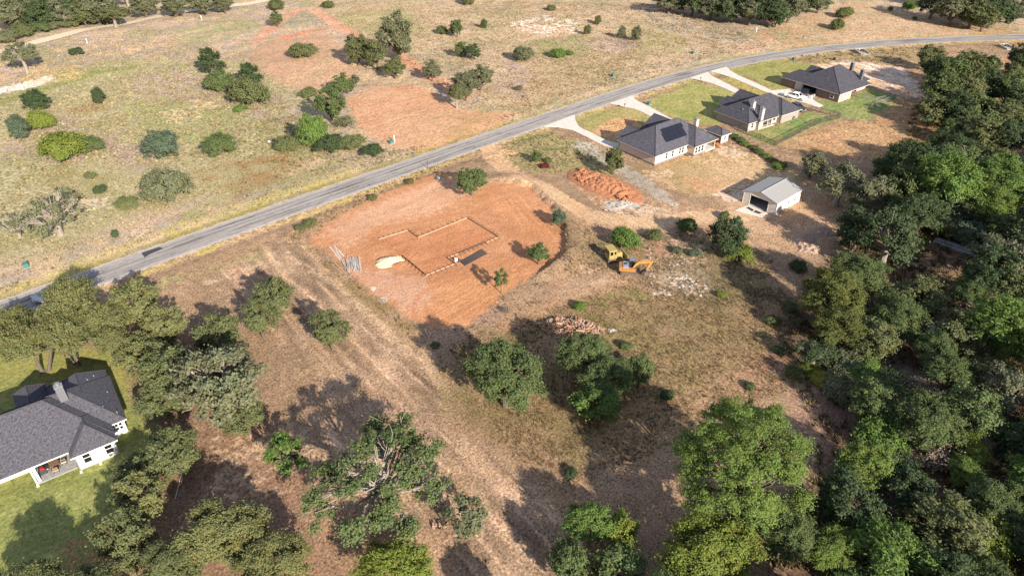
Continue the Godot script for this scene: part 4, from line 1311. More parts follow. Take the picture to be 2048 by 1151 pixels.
	layer(Color(0.2185, 0.2617, 0.0813), Color(0.3136, 0.2929, 0.1299), 3, 3, 0.7, [-124.50, -267.06, -106.44, -285.66, -93.34, -274.24, -102.82, -247.31, -119.65, -250.42], 0, Vector4.ZERO, 1, 1.5)   # green patch
	layer(Color(0.2118, 0.1987, 0.0739), Color(0.2770, 0.2324, 0.0975), 3, 3, 0.8, [-70.11, -180.55, -57.14, -176.93, -48.54, -157.39, -40.16, -151.61, -43.01, -143.53, -54.24, -136.09, -66.31, -146.15, -55.75, -157.39], 0, Vector4.ZERO, 1, 1.5)   # dark green verge
	layer(Color(0.1799, 0.2468, 0.0540), Color(0.2542, 0.2542, 0.0892), 4, 3, 0.8, [6.36, -253.61, 26.38, -260.18, 30.15, -244.26, 17.43, -232.66, 4.36, -238.34], 0, Vector4.ZERO, 1, 1.2)   # green patch
	layer(Color(0.2185, 0.2468, 0.0635), Color(0.2929, 0.2617, 0.1062), 4, 4, 0.7, [38.05, -267.06, 57.16, -270.61, 65.08, -247.31, 50.83, -235.47, 38.71, -244.26], 0, Vector4.ZERO, 1, 1.2)   # green patch
	layer(Color(0.3994, 0.3618, 0.3011), Color(0.3178, 0.2770, 0.2052), 3, 4, 0.75, [53.31, -293.73, 61.78, -296.23, 83.11, -262.90, 82.04, -252.33, 70.01, -253.61, 54.68, -267.06], 0, Vector4.ZERO, 1, 1.8)   # grey dead weeds
	layer(Color(0.3994, 0.2849, 0.2542), Color(0.2929, 0.2118, 0.1622), 3, 3, 0.9, [56.47, -313.88, 77.23, -302.21, 87.93, -267.06, 82.75, -261.53, 69.66, -285.66], 0, Vector4.ZERO, 1, 1.8)   # mauve weeds
	layer(Color(0.3994, 0.2849, 0.2542), Color(0.2929, 0.2118, 0.1622), 3, 4, 0.9, [24.04, -253.61, 41.90, -254.90, 45.10, -241.27, 29.24, -235.47], 0, Vector4.ZERO, 1, 1.8)   # mauve weeds
	layer(Color(0.3994, 0.2849, 0.2542), Color(0.2929, 0.2118, 0.1622), 3, 4, 0.9, [-116.82, -209.66, -97.76, -219.39, -72.11, -196.32, -77.99, -188.17, -101.82, -192.18], 0, Vector4.ZERO, 1, 1.6)   # mauve weeds
	layer(Color(0.3994, 0.2849, 0.2542), Color(0.2929, 0.2118, 0.1622), 3, 4, 0.9, [-123.04, -157.39, -101.77, -148.84, -82.21, -146.15, -84.59, -157.39, -97.03, -163.51, -126.71, -186.22, -123.00, -170.01], 0, Vector4.ZERO, 1, 1.6)   # mauve weeds
	layer(Color(0.3994, 0.2849, 0.2542), Color(0.2929, 0.2118, 0.1622), 3, 4, 0.9, [-74.70, -205.05, -46.44, -170.01, -46.14, -157.39, -61.09, -176.93, -70.11, -180.55], 0, Vector4.ZERO, 1, 1.6)   # mauve weeds
	layer(Color(0.3710, 0.2617, 0.1510), Color(0.2849, 0.2185, 0.1018), 4, 4, 0.7, [-13.93, -205.05, 22.59, -235.47, 50.18, -241.27, 34.75, -214.43, 2.12, -178.73], 0, Vector4.ZERO, 1, 1.4)   # brown weeds
	layer(Color(0.5143, 0.3803, 0.1350), Color(0.4496, 0.3263, 0.1299), 3, 2, 0.8, [-151.02, -219.39, -137.97, -224.54, -130.08, -212.02, -136.95, -205.05, -144.55, -202.81], 0, Vector4.ZERO, 1, 1.5)   # yellow bank
	layer(Color(0.7125, 0.6594, 0.5722), Color(0.6087, 0.4813, 0.3350), 1.5, 1.6, 0.95, [-151.62, -202.37, -146.20, -208.26, -140.76, -213.47, -137.85, -207.80, -142.77, -199.74, -147.94, -196.32], 0, Vector4.ZERO, 1, 0)   # white caliche
	layer(Color(0.6087, 0.3803, 0.2395), Color(0.6725, 0.5843, 0.5032), 2, 3, 0.85, [-0.76, -275.72, 12.88, -284.87, 24.08, -277.96, 25.93, -265.66, 13.67, -258.85, 2.94, -265.66], 0, Vector4.ZERO, 1, 2)   # caliche
	layer(Color(0.5143, 0.4706, 0.3803), Color(0.4291, 0.3618, 0.2542), 2, 2, 0.8, [-15.57, -301.34, -2.94, -310.21, -0.83, -304.83, -12.92, -296.23], 0, Vector4.ZERO, 1, 1.5)   # pale spoil
	layer(Color(0.4813, 0.3094, 0.1680), Color(0.4291, 0.2542, 0.1299), 4, 3, 0.85, [86.00, -260.18, 111.38, -281.76, 144.24, -315.74, 169.40, -281.76, 189.15, -267.06, 184.20, -258.85, 134.24, -254.90, 90.87, -241.27], 0, Vector4.ZERO, 1, 1)   # tan ground
	layer(Color(0.5143, 0.2468, 0.1250), Color(0.5604, 0.3618, 0.2185), 2, 2, 0.8, [71.11, -243.65, 93.40, -254.90, 93.17, -248.55, 70.48, -234.34], 0, Vector4.ZERO, 1, 1.6)   # red cut
	layer(Color(0.5143, 0.4092, 0.3263), Color(0.3803, 0.2542, 0.1565), 1.5, 2, 0.8, [60.65, -251.06, 80.28, -252.33, 89.69, -248.55, 71.63, -238.92, 60.35, -241.27], 0, Vector4.ZERO, 1, 2.5)   # rubble
	layer(Color(0.1923, 0.1622, 0.0540), Color(0.2542, 0.2052, 0.0852), 2, 2.5, 0.85, [-108.71, -144.83, -102.92, -148.84, -96.77, -143.53, -101.18, -137.29, -107.01, -138.01], 0, Vector4.ZERO, 1, 1.5)   # dark weeds
	layer(Color(0.2052, 0.1680, 0.0571), Color(0.2542, 0.2052, 0.0852), 2, 2, 0.85, [-100.49, -138.01, -93.02, -140.48, -89.99, -136.56, -94.73, -133.27], 0, Vector4.ZERO, 1, 1.5)   # dark weeds
	layer(Color(0.1799, 0.1680, 0.0454), Color(0.2468, 0.2185, 0.0739), 1.6, 1.5, 0.85, [-92.88, -138.01, -91.23, -144.83, -88.13, -143.02, -88.68, -136.09], 0, Vector4.ZERO, 1, 1)   # dark weeds
	layer(Color(0.2185, 0.1350, 0.0571), Color(0.2770, 0.1860, 0.0852), 2, 2, 0.8, [-123.28, -186.22, -114.91, -190.16, -108.99, -183.54, -119.05, -182.04], 0, Vector4.ZERO, 1, 1.6)   # dark weeds
	layer(Color(0.1987, 0.1739, 0.0540), Color(0.2542, 0.2185, 0.0813), 2, 2, 0.8, [-113.27, -173.42, -103.89, -178.36, -100.95, -173.42, -108.63, -169.34], 0, Vector4.ZERO, 1, 1.6)   # dark weeds
	layer(Color(0.6087, 0.4706, 0.3094), Color(0.5143, 0.3803, 0.2324), 2, 2.5, 0.8, [-93.61, -182.41, -87.59, -184.30, -82.16, -176.93, -88.64, -173.42], 0, Vector4.ZERO, 1, 1.8)   # pale bare
	layer(Color(0.5964, 0.4496, 0.2849), Color(0.5032, 0.3618, 0.2118), 2, 2.5, 0.8, [-91.20, -190.16, -84.95, -192.18, -80.09, -186.22, -85.94, -183.54], 0, Vector4.ZERO, 1, 1.8)   # pale bare
	layer(Color(0.5722, 0.4600, 0.3350), Color(0.4813, 0.3618, 0.2468), 2, 2, 0.8, [-91.09, -130.31, -85.92, -132.58, -83.26, -128.11, -87.32, -125.95], 0, Vector4.ZERO, 1, 1.8)   # pale bare
	layer(Color(0.5843, 0.4600, 0.3350), Color(0.4813, 0.3618, 0.2468), 2, 2, 0.8, [-74.50, -117.84, -70.97, -119.80, -68.37, -115.93, -72.26, -114.99], 0, Vector4.ZERO, 1, 1.8)   # pale bare
	layer(Color(0.3438, 0.2052, 0.0975), Color(0.2770, 0.1622, 0.0739), 3, 2.5, 0.8, [-72.13, -143.53, -55.75, -157.39, -46.51, -148.84, -58.11, -131.44], 0, Vector4.ZERO, 1, 1.7)   # brown patch
	layer(Color(0.2395, 0.2468, 0.0739), Color(0.2849, 0.2770, 0.1062), 3, 2.5, 0.8, [-65.87, -127.02, -59.62, -136.09, -59.00, -124.89, -67.81, -116.88], 0, Vector4.ZERO, 1, 1.7)   # green patch
	layer(Color(0.4291, 0.3618, 0.1154), Color(0.3618, 0.2929, 0.0852), 1.5, 1.5, 0.85, [-85.98, -95.90, -79.80, -103.23, -71.26, -111.70, -60.14, -122.41, -49.17, -133.27, -36.54, -144.83], 2.6, Vector4.ZERO, 1, 0.8)   # yellow verge
	layer(Color(0.3178, 0.2118, 0.1154), Color(0.3803, 0.2617, 0.1455), 3, 3, 0.8, [-3.69, -214.43, 15.33, -224.54, 29.84, -241.27, 34.49, -224.54, 16.60, -196.32, 2.19, -186.22], 0, Vector4.ZERO, 1, 1.6)   # brown patch
	layer(Color(0.3710, 0.2770, 0.2468), Color(0.2849, 0.2118, 0.1622), 3, 3, 0.8, [-0.65, -229.90, 5.53, -214.43, 2.25, -192.18, -4.95, -200.61], 0, Vector4.ZERO, 1, 1.6)   # mauve weeds
	layer(Color(0.4922, 0.2929, 0.1860), Color(0.4092, 0.2542, 0.1565), 3, 2.5, 0.9, [-88.68, -234.34, -83.47, -258.85, -71.25, -268.47, -56.62, -241.27, -45.88, -209.66, -53.05, -194.23, -69.02, -205.96], 0, Vector4.ZERO, 1.2, 0, 0.65)   # cleared lot
	layer(Color(0.5256, 0.2693, 0.1680), Color(0.5604, 0.3178, 0.2052), 2, 1.5, 0.9, [-89.37, -249.80, -90.15, -283.31, -87.24, -297.92, -81.55, -300.48, -69.68, -280.23, -53.62, -254.90, -36.77, -232.10, -26.75, -214.43, -14.16, -196.32], 2.6, Vector4.ZERO, 1, 0, 0.65)   # cleared lot ring
	layer(Color(0.5143, 0.2118, 0.1154), Color(0.4706, 0.2395, 0.1350), 2, 1.5, 0.85, [-80.61, -254.90, -76.13, -265.66, -69.34, -269.89], 1.4, Vector4.ZERO, 1, 0)   # red streak
	layer(Color(0.5032, 0.3438, 0.1987), Color(0.4291, 0.2849, 0.1622), 4, 3, 0.85, [-69.02, -205.96, -53.05, -194.23, -47.18, -200.61, -29.28, -209.66, -35.77, -224.54, -49.50, -229.90, -63.01, -247.31], 0, Vector4.ZERO, 1, 1.4)   # dry lot between
	layer(Color(0.5256, 0.3094, 0.1799), Color(0.4813, 0.2542, 0.1402), 3, 2, 0.95, [-46.81, -191.37, -41.35, -200.61, -34.68, -205.05, -28.86, -205.96, -22.23, -198.45, -15.33, -185.83, -8.68, -183.54, 0.81, -182.79, -2.46, -173.42, -20.76, -155.91, -30.97, -160.40, -39.73, -171.70], 0, Vector4(0.668, 0.745, 2.20, 0.35), 1.3, 0, 0.6)   # orange lot
	layer(Color(0.4600, 0.2929, 0.1455), Color(0.3803, 0.2542, 0.1154), 2, 2, 0.8, [-23.09, -178.73, -8.85, -188.17, 0.81, -182.41, -3.10, -172.73, -19.65, -156.79, -28.45, -159.79, -15.77, -169.34], 0, Vector4.ZERO, 1, 1.6, 0.6)   # orange lot edge
	layer(Color(0.5143, 0.2849, 0.1680), Color(0.4600, 0.2542, 0.1510), 1.2, 0.8, 0.9, [-36.62, -230.99, -26.75, -214.43, -18.05, -200.61, -13.22, -192.18], 1.5, Vector4.ZERO, 1, 0)   # lot track
	layer(Color(0.3803, 0.2468, 0.1510), Color(0.2542, 0.1680, 0.1018), 2, 1, 1, [-95.27, -75.50, -83.93, -92.50, -71.18, -100.55, -65.38, -106.67, -50.67, -121.39, -35.30, -132.81, -20.84, -147.76, -4.31, -162.57, 24.34, -188.17, 54.53, -213.47, 86.04, -234.34, 132.31, -249.80, 182.22, -255.55, 248.60, -260.18, 68.92, -27.56, -57.90, -27.56], 0, Vector4.ZERO, 1, 0)   # south land
	layer(Color(0.4706, 0.3527, 0.1350), Color(0.3618, 0.2849, 0.0892), 2.5, 1.2, 0.85, [-180.56, -0.51, -115.20, -62.38, -89.78, -86.44, -71.63, -103.63, -62.18, -112.74, -50.35, -123.77, -37.22, -135.72, -24.38, -147.43, -11.45, -159.26, 2.31, -171.69, 17.03, -184.78, 32.89, -198.50, 50.12, -212.25, 68.93, -224.95, 89.55, -235.84, 111.92, -244.61, 135.54, -251.04, 159.61, -255.18, 183.59, -257.83, 213.29, -262.02, 332.11, -278.80], 5.6, Vector4.ZERO, 1, 1.2)   # road verge
	layer(Color(0.5143, 0.4393, 0.3350), Color(0.4291, 0.3350, 0.2185), 1, 0.6, 0.8, [-180.56, -0.51, -115.20, -62.38, -89.78, -86.44, -71.63, -103.63, -62.18, -112.74, -50.35, -123.77, -37.22, -135.72, -24.38, -147.43, -11.45, -159.26, 2.31, -171.69, 17.03, -184.78, 32.89, -198.50, 50.12, -212.25, 68.93, -224.95, 89.55, -235.84, 111.92, -244.61, 135.54, -251.04, 159.61, -255.18, 183.59, -257.83, 213.29, -262.02, 332.11, -278.80], 3.5, Vector4.ZERO, 1, 0)   # road shoulder
	layer(Color(0.3994, 0.2617, 0.1680), Color(0.2770, 0.1860, 0.1154), 4, 3, 0.85, [-52.89, -104.52, -46.13, -116.88, -35.73, -111.34, -28.09, -100.55, -18.62, -88.47, -8.92, -75.50, -0.91, -63.92, 6.26, -53.62, 12.27, -41.60, -16.85, -41.60, -24.62, -62.20, -32.19, -82.25, -44.59, -92.50], 0, Vector4(-0.783, 0.622, 2.90, 2), 1.2, 0)   # mown strip
	layer(Color(0.3263, 0.2185, 0.1018), Color(0.3803, 0.2542, 0.1299), 2, 1.5, 0.7, [-38.46, -114.99, -29.11, -101.33, -21.43, -91.13, -13.97, -82.25, -4.38, -69.42, 2.26, -59.72, 9.34, -48.83], 1.6, Vector4.ZERO, 1, 1)   # mown strip edge
	layer(Color(0.5256, 0.3898, 0.2395), Color(0.4600, 0.3350, 0.1987), 1, 0.5, 0.6, [-43.18, -111.34, -27.37, -96.78, -12.74, -77.67, -1.54, -62.20, 6.57, -49.49], 0.5, Vector4.ZERO, 1, 1.2)   # bright mow line
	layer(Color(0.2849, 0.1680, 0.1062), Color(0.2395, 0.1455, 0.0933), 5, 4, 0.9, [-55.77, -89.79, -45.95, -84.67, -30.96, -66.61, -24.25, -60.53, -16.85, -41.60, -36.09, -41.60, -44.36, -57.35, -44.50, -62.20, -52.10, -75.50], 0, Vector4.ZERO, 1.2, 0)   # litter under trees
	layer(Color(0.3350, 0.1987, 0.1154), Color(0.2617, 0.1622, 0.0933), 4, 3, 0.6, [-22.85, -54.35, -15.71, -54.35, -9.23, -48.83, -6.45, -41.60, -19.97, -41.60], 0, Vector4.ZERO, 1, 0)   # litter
	layer(Color(0.1923, 0.2185, 0.0602), Color(0.2395, 0.2468, 0.0775), 2.5, 1.5, 0.95, [-89.49, -81.66, -74.22, -84.06, -66.06, -81.66, -60.81, -83.69, -53.43, -72.39, -48.70, -67.53, -44.50, -62.20, -44.36, -57.35, -45.00, -50.15, -44.75, -44.42, -46.14, -39.97, -64.73, -38.91], 0, Vector4(0.473, 0.881, 1.10, 0.45), 1.1, 0, 0.6)   # lawn
	layer(Color(0.3438, 0.2770, 0.0892), Color(0.2770, 0.2468, 0.0739), 4, 2, 0.9, [-86.86, -82.25, -73.88, -83.45, -66.06, -81.66, -60.69, -83.45, -54.97, -75.50, -55.93, -74.44, -62.89, -75.50, -71.20, -71.38, -78.29, -67.53], 0, Vector4.ZERO, 1, 1, 0.6)   # lawn front
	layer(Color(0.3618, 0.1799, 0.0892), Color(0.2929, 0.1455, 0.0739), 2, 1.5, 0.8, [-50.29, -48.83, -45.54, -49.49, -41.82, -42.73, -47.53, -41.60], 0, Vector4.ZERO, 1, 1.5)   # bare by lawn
	layer(Color(0.5604, 0.4291, 0.2770), Color(0.4813, 0.3618, 0.2254), 1, 1, 0.7, [-52.64, -101.33, -48.44, -104.52, -42.23, -107.86], 0.9, Vector4.ZERO, 1, 1)   # bright streak
	layer(Color(0.2929, 0.2693, 0.0975), Color(0.3438, 0.2929, 0.1299), 1.5, 1.2, 0.8, [-64.03, -97.52, -58.18, -102.11, -52.45, -105.84, -46.27, -109.23], 1.4, Vector4.ZERO, 1, 1)   # green streak
	layer(Color(0.3011, 0.1860, 0.0975), Color(0.3527, 0.2254, 0.1250), 2, 1.5, 0.8, [-59.12, -104.52, -54.06, -107.86, -48.76, -111.34, -46.08, -114.99], 1.2, Vector4.ZERO, 1, 1.2)   # brown streak
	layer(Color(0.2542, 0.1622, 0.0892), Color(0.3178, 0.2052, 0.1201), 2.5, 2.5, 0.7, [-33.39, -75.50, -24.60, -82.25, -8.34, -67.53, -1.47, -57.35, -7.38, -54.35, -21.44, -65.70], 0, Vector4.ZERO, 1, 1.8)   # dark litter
	layer(Color(0.5256, 0.3803, 0.2395), Color(0.4600, 0.3178, 0.1923), 2.5, 2.5, 0.7, [-38.65, -65.70, -28.52, -67.53, -23.88, -58.92, -29.99, -54.35, -36.39, -57.35], 0, Vector4.ZERO, 1, 1.6)   # pale straw
	layer(Color(0.3803, 0.2395, 0.1860), Color(0.3094, 0.1923, 0.1350), 2, 2, 0.75, [-6.88, -92.50, -1.16, -93.90, -1.91, -88.47, -7.20, -83.45, -10.37, -84.67], 0, Vector4.ZERO, 1, 1.4)   # pinkish weeds
	layer(Color(0.5143, 0.3438, 0.2118), Color(0.4600, 0.2929, 0.1799), 1, 1, 0.75, [-1.47, -57.35, 3.90, -53.62, 8.72, -48.19], 0.8, Vector4.ZERO, 1, 0.8)   # bare streak
	layer(Color(0.2929, 0.1923, 0.1018), Color(0.1923, 0.1402, 0.0635), 4, 3, 0.95, [-9.50, -83.45, -1.13, -89.79, 8.03, -95.32, 18.73, -100.55, 24.16, -96.78, 41.71, -102.11, 48.17, -95.32, 45.76, -75.50, 34.49, -71.38, 26.64, -67.53, 17.56, -61.36, 7.72, -57.35, -1.54, -62.20, -9.77, -68.47], 0, Vector4.ZERO, 1.3, 0)   # weeds field
	layer(Color(0.2254, 0.1739, 0.0739), Color(0.2770, 0.2052, 0.0933), 1.5, 2, 0.5, [10.33, -92.50, 23.08, -95.32, 31.83, -89.79, 34.00, -79.92, 26.14, -71.38, 16.85, -79.92], 0, Vector4.ZERO, 1, 2.6)   # olive weeds
	layer(Color(0.1799, 0.1799, 0.0510), Color(0.2395, 0.2118, 0.0739), 1.2, 1.6, 0.7, [9.56, -93.20, 13.95, -96.05, 20.25, -99.02, 23.44, -97.52, 17.05, -93.90, 11.73, -89.79], 0, Vector4.ZERO, 1, 1.8)   # green weeds
	layer(Color(0.2542, 0.2185, 0.1350), Color(0.1860, 0.1622, 0.0813), 1.2, 1.6, 0.75, [24.19, -89.79, 26.20, -89.79, 29.08, -84.67, 27.79, -82.25, 25.46, -85.91], 0, Vector4.ZERO, 1, 2.2)   # grey weeds
	layer(Color(0.3898, 0.2185, 0.1510), Color(0.3263, 0.1799, 0.1062), 3, 2, 0.75, [24.75, -71.38, 35.49, -79.92, 44.20, -85.91, 47.21, -83.45, 36.81, -74.44, 28.21, -68.47], 0, Vector4.ZERO, 1, 1.3)   # pink bare
	layer(Color(0.3350, 0.1987, 0.1250), Color(0.2617, 0.1622, 0.0933), 3, 3, 0.8, [-11.12, -68.47, -4.24, -65.70, 4.87, -62.20, 7.72, -57.35, 13.45, -54.35, 7.39, -52.91, -1.52, -60.53, -8.21, -65.70], 0, Vector4.ZERO, 1, 1.2)   # reddish strip
	layer(Color(0.2693, 0.1860, 0.0975), Color(0.1799, 0.1402, 0.0668), 3, 3, 0.85, [9.58, -122.82, 13.10, -116.88, 19.61, -114.99, 26.90, -118.81, 38.14, -116.88, 45.64, -109.58, 44.82, -95.32, 34.10, -92.50, 19.70, -101.33, 9.24, -101.33], 0, Vector4.ZERO, 1.2, 0)   # weeds by machines
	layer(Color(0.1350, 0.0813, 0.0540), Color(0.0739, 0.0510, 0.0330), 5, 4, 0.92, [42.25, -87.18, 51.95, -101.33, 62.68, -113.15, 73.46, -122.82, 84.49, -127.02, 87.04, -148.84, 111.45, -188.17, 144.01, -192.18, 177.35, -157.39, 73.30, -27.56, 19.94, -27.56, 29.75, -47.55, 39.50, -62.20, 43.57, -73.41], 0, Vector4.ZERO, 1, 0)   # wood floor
	layer(Color(0.4092, 0.2542, 0.1455), Color(0.2542, 0.1622, 0.0852), 3, 3, 0.8, [68.30, -124.89, 73.46, -122.82, 78.64, -114.99, 83.32, -101.33, 76.35, -101.33, 70.62, -107.86, 64.77, -111.34], 0, Vector4.ZERO, 1, 1)   # wood clearing
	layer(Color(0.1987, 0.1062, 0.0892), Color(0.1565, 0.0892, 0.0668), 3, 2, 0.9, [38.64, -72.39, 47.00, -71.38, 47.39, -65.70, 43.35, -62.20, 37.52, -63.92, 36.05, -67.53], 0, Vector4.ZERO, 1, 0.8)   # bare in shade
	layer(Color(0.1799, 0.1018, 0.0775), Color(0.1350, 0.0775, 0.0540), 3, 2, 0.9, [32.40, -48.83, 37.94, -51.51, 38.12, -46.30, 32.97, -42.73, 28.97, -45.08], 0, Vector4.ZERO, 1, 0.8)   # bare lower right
	layer(Color(0.2324, 0.2118, 0.0852), Color(0.3094, 0.2395, 0.1154), 2.5, 2, 0.9, [-4.69, -157.39, 3.28, -167.36, 8.39, -169.34, 19.08, -161.02, 24.64, -151.61, 21.33, -143.02, 13.08, -144.83, 4.06, -144.83, -2.20, -150.22], 0, Vector4.ZERO, 1.2, 0)   # weeds by track
	layer(Color(0.3618, 0.2929, 0.1201), Color(0.2849, 0.2617, 0.0892), 2, 1.2, 0.95, [13.96, -176.93, 28.39, -187.39, 36.30, -185.07, 43.89, -175.16, 33.65, -160.40, 26.87, -159.79, 21.72, -162.88, 17.57, -172.73], 0, Vector4.ZERO, 1.2, 0, 0.65)   # solar front lawn
	layer(Color(0.5256, 0.2542, 0.1350), Color(0.5032, 0.3011, 0.1565), 2, 1.5, 0.9, [20.04, -168.68, 26.15, -177.64, 32.07, -178.36, 34.60, -169.34, 28.22, -163.51, 23.37, -164.46], 0, Vector4.ZERO, 1, 0)   # bare orange patch
	layer(Color(0.5032, 0.3438, 0.1923), Color(0.3438, 0.2395, 0.1107), 3, 2, 0.95, [31.34, -146.15, 40.69, -153.02, 53.01, -159.79, 64.27, -146.15, 64.24, -139.49, 50.68, -138.01, 44.08, -133.27, 35.93, -134.90, 29.79, -143.53], 0, Vector4.ZERO, 1.2, 0)   # solar back yard
	layer(Color(0.3094, 0.2395, 0.0892), Color(0.2542, 0.2052, 0.0739), 2, 1.5, 0.7, [25.22, -151.61, 31.12, -144.83, 41.68, -152.17, 43.81, -153.88, 43.29, -148.84, 33.81, -140.98, 26.61, -144.83], 0, Vector4.ZERO, 1, 1)   # olive by house
	layer(Color(0.6338, 0.4706, 0.3618), Color(0.5486, 0.3618, 0.2395), 2, 1.5, 0.8, [30.00, -144.83, 35.88, -146.15, 35.86, -143.02, 30.58, -141.49], 0, Vector4.ZERO, 1, 1.5)   # pale scrape
	layer(Color(0.6212, 0.4600, 0.3438), Color(0.5371, 0.3803, 0.2542), 2, 1.5, 0.8, [47.93, -158.88, 54.38, -160.40, 56.37, -154.46, 50.09, -153.02], 0, Vector4.ZERO, 1, 1.5)   # pale scrape
	layer(Color(0.4092, 0.3618, 0.2849), Color(0.3094, 0.2617, 0.1987), 1.6, 1.2, 0.95, [13.64, -161.94, 18.73, -162.57, 22.66, -152.74, 28.60, -144.57, 32.72, -134.90, 34.62, -129.87, 33.20, -127.89, 28.63, -136.09, 24.15, -144.05, 20.49, -151.05], 0, Vector4.ZERO, 1.3, 0)   # gravel lane
	layer(Color(0.5143, 0.3263, 0.1923), Color(0.4393, 0.2542, 0.1455), 3, 2, 0.85, [11.86, -127.02, 17.57, -122.82, 31.89, -130.31, 40.61, -127.45, 47.51, -122.82, 44.02, -117.26, 34.13, -116.12, 24.89, -118.42, 14.96, -116.12], 0, Vector4.ZERO, 1, 0.8)   # red yard
	layer(Color(0.5032, 0.3350, 0.2052), Color(0.3803, 0.2395, 0.1402), 3, 2, 0.9, [44.08, -133.27, 50.95, -138.99, 65.68, -140.48, 69.58, -128.11, 61.26, -116.88, 53.30, -110.46, 44.80, -113.15, 44.51, -122.82], 0, Vector4.ZERO, 1.2, 0)   # shop yard
	layer(Color(0.5371, 0.2849, 0.1510), Color(0.4706, 0.2468, 0.1299), 2, 1.5, 0.8, [38.65, -143.02, 49.15, -140.48, 49.59, -138.01, 44.31, -134.20, 39.18, -135.14], 0, Vector4.ZERO, 1, 1)   # orange by shop
	layer(Color(0.6594, 0.5486, 0.4496), Color(0.5604, 0.4191, 0.2929), 1.2, 1, 0.85, [42.71, -134.20, 50.83, -140.98, 52.46, -140.48, 47.79, -130.54, 45.61, -130.99], 0, Vector4.ZERO, 1, 1.2)   # white by shop
	layer(Color(0.3438, 0.3094, 0.1107), Color(0.2324, 0.2468, 0.0703), 3, 2, 0.95, [36.47, -189.76, 53.73, -209.66, 56.64, -207.80, 65.82, -196.32, 54.25, -174.81, 51.16, -172.73, 42.53, -178.36], 0, Vector4.ZERO, 1.2, 0, 0.65)   # front lawn
	layer(Color(0.1680, 0.2324, 0.0668), Color(0.2849, 0.2617, 0.1018), 3, 1.5, 0.95, [58.73, -167.36, 69.90, -174.81, 81.20, -183.92, 87.19, -178.36, 63.85, -159.49, 56.64, -169.01], 0, Vector4.ZERO, 1.4, 0, 0.65)   # back lawn
	layer(Color(0.4291, 0.3263, 0.1154), Color(0.3350, 0.2693, 0.0852), 2, 1.5, 0.9, [63.02, -210.60, 69.23, -213.47, 78.04, -200.61, 80.19, -189.76, 72.57, -192.18, 67.37, -198.88], 0, Vector4.ZERO, 1, 0)   # yellow strip
	layer(Color(0.3263, 0.2929, 0.1018), Color(0.2395, 0.2468, 0.0739), 3, 2, 0.95, [67.52, -219.39, 82.73, -230.99, 93.43, -228.81, 99.17, -224.54, 86.93, -209.66, 79.22, -199.74, 75.80, -202.81, 70.37, -215.41], 0, Vector4.ZERO, 1.3, 0, 0.65)   # far front lawn
	layer(Color(0.1860, 0.2395, 0.0739), Color(0.2617, 0.2617, 0.0975), 2.5, 1.5, 0.95, [84.81, -192.99, 91.48, -190.16, 97.44, -196.32, 105.73, -202.37, 110.17, -193.82, 105.22, -186.61, 94.23, -176.22, 88.25, -178.36, 85.02, -185.83], 0, Vector4.ZERO, 1.3, 0, 0.65)   # far back lawn
	layer(Color(0.4496, 0.2849, 0.1455), Color(0.3438, 0.1987, 0.1018), 4, 3, 0.9, [85.69, -175.16, 94.63, -176.22, 109.14, -192.18, 114.64, -186.22, 112.70, -169.34, 99.25, -157.39, 88.02, -151.05, 73.93, -153.88, 64.56, -159.79, 74.54, -169.34], 0, Vector4.ZERO, 1.2, 0)   # tan field
	layer(Color(0.5032, 0.2542, 0.1510), Color(0.4291, 0.2542, 0.1299), 2, 2, 0.8, [71.83, -165.10, 84.71, -169.34, 82.43, -160.40, 71.61, -157.39], 0, Vector4.ZERO, 1, 1)   # red spot
	layer(Color(0.6725, 0.5486, 0.4393), Color(0.5143, 0.3350, 0.2052), 2, 2.2, 0.92, [97.15, -225.60, 109.87, -229.35, 122.97, -222.46, 121.65, -209.66, 117.77, -195.48, 110.26, -194.65, 106.48, -204.15, 103.93, -214.43, 98.07, -219.39], 0, Vector4(-0.838, 0.546, 2.40, 1.2), 1.5, 0)   # caliche yard
	layer(Color(0.2542, 0.2254, 0.0892), Color(0.3438, 0.2617, 0.1201), 2, 2, 0.85, [84.03, -229.90, 104.84, -237.76, 131.48, -244.86, 141.20, -243.65, 128.71, -224.54, 112.23, -227.19, 99.14, -226.66, 86.60, -227.73], 0, Vector4.ZERO, 1, 0.9)   # road side weeds
	layer(Color(0.4291, 0.2542, 0.1455), Color(0.3618, 0.2324, 0.1154), 3, 2, 0.85, [143.86, -235.47, 166.75, -229.90, 137.01, -180.55, 138.21, -196.32, 139.89, -224.54], 0, Vector4.ZERO, 1, 0)   # right tan
	layer(Color(0.5371, 0.3710, 0.2185), Color(0.4706, 0.2929, 0.1680), 1.4, 0.8, 0.92, [-5.97, -160.40, -4.25, -153.88, -1.59, -146.68, 3.94, -138.99, 10.07, -131.44, 14.28, -125.32, 23.39, -121.60, 35.70, -123.64, 46.58, -124.89], 2.5, Vector4(-0.815, 0.579, 0.90, 0.8), 1, 0, 0.65)   # dirt track
	layer(Color(0.5604, 0.3011, 0.1455), Color(0.5143, 0.3350, 0.1860), 2, 1.5, 0.85, [-7.78, -159.79, -2.95, -162.25, 1.92, -157.39, -0.47, -151.61, 1.79, -143.53, -2.71, -144.83, -5.76, -153.02], 0, Vector4.ZERO, 1, 0.6)   # track mouth
	layer(Color(0.4191, 0.2542, 0.1510), Color(0.3178, 0.1923, 0.1107), 1.6, 1.2, 0.6, [12.58, -122.82, 13.42, -114.99, 11.66, -104.52, 6.84, -96.78, -0.32, -89.13], 2.6, Vector4.ZERO, 1, 0.6, 0.65)   # dirt track
	layer(Color(0.4600, 0.2770, 0.1622), Color(0.4092, 0.2185, 0.1201), 1.2, 0.8, 0.8, [19.70, -101.33, 8.85, -95.04, -1.11, -87.82], 1.3, Vector4.ZERO, 1, 0.4, 0.65)   # dirt track
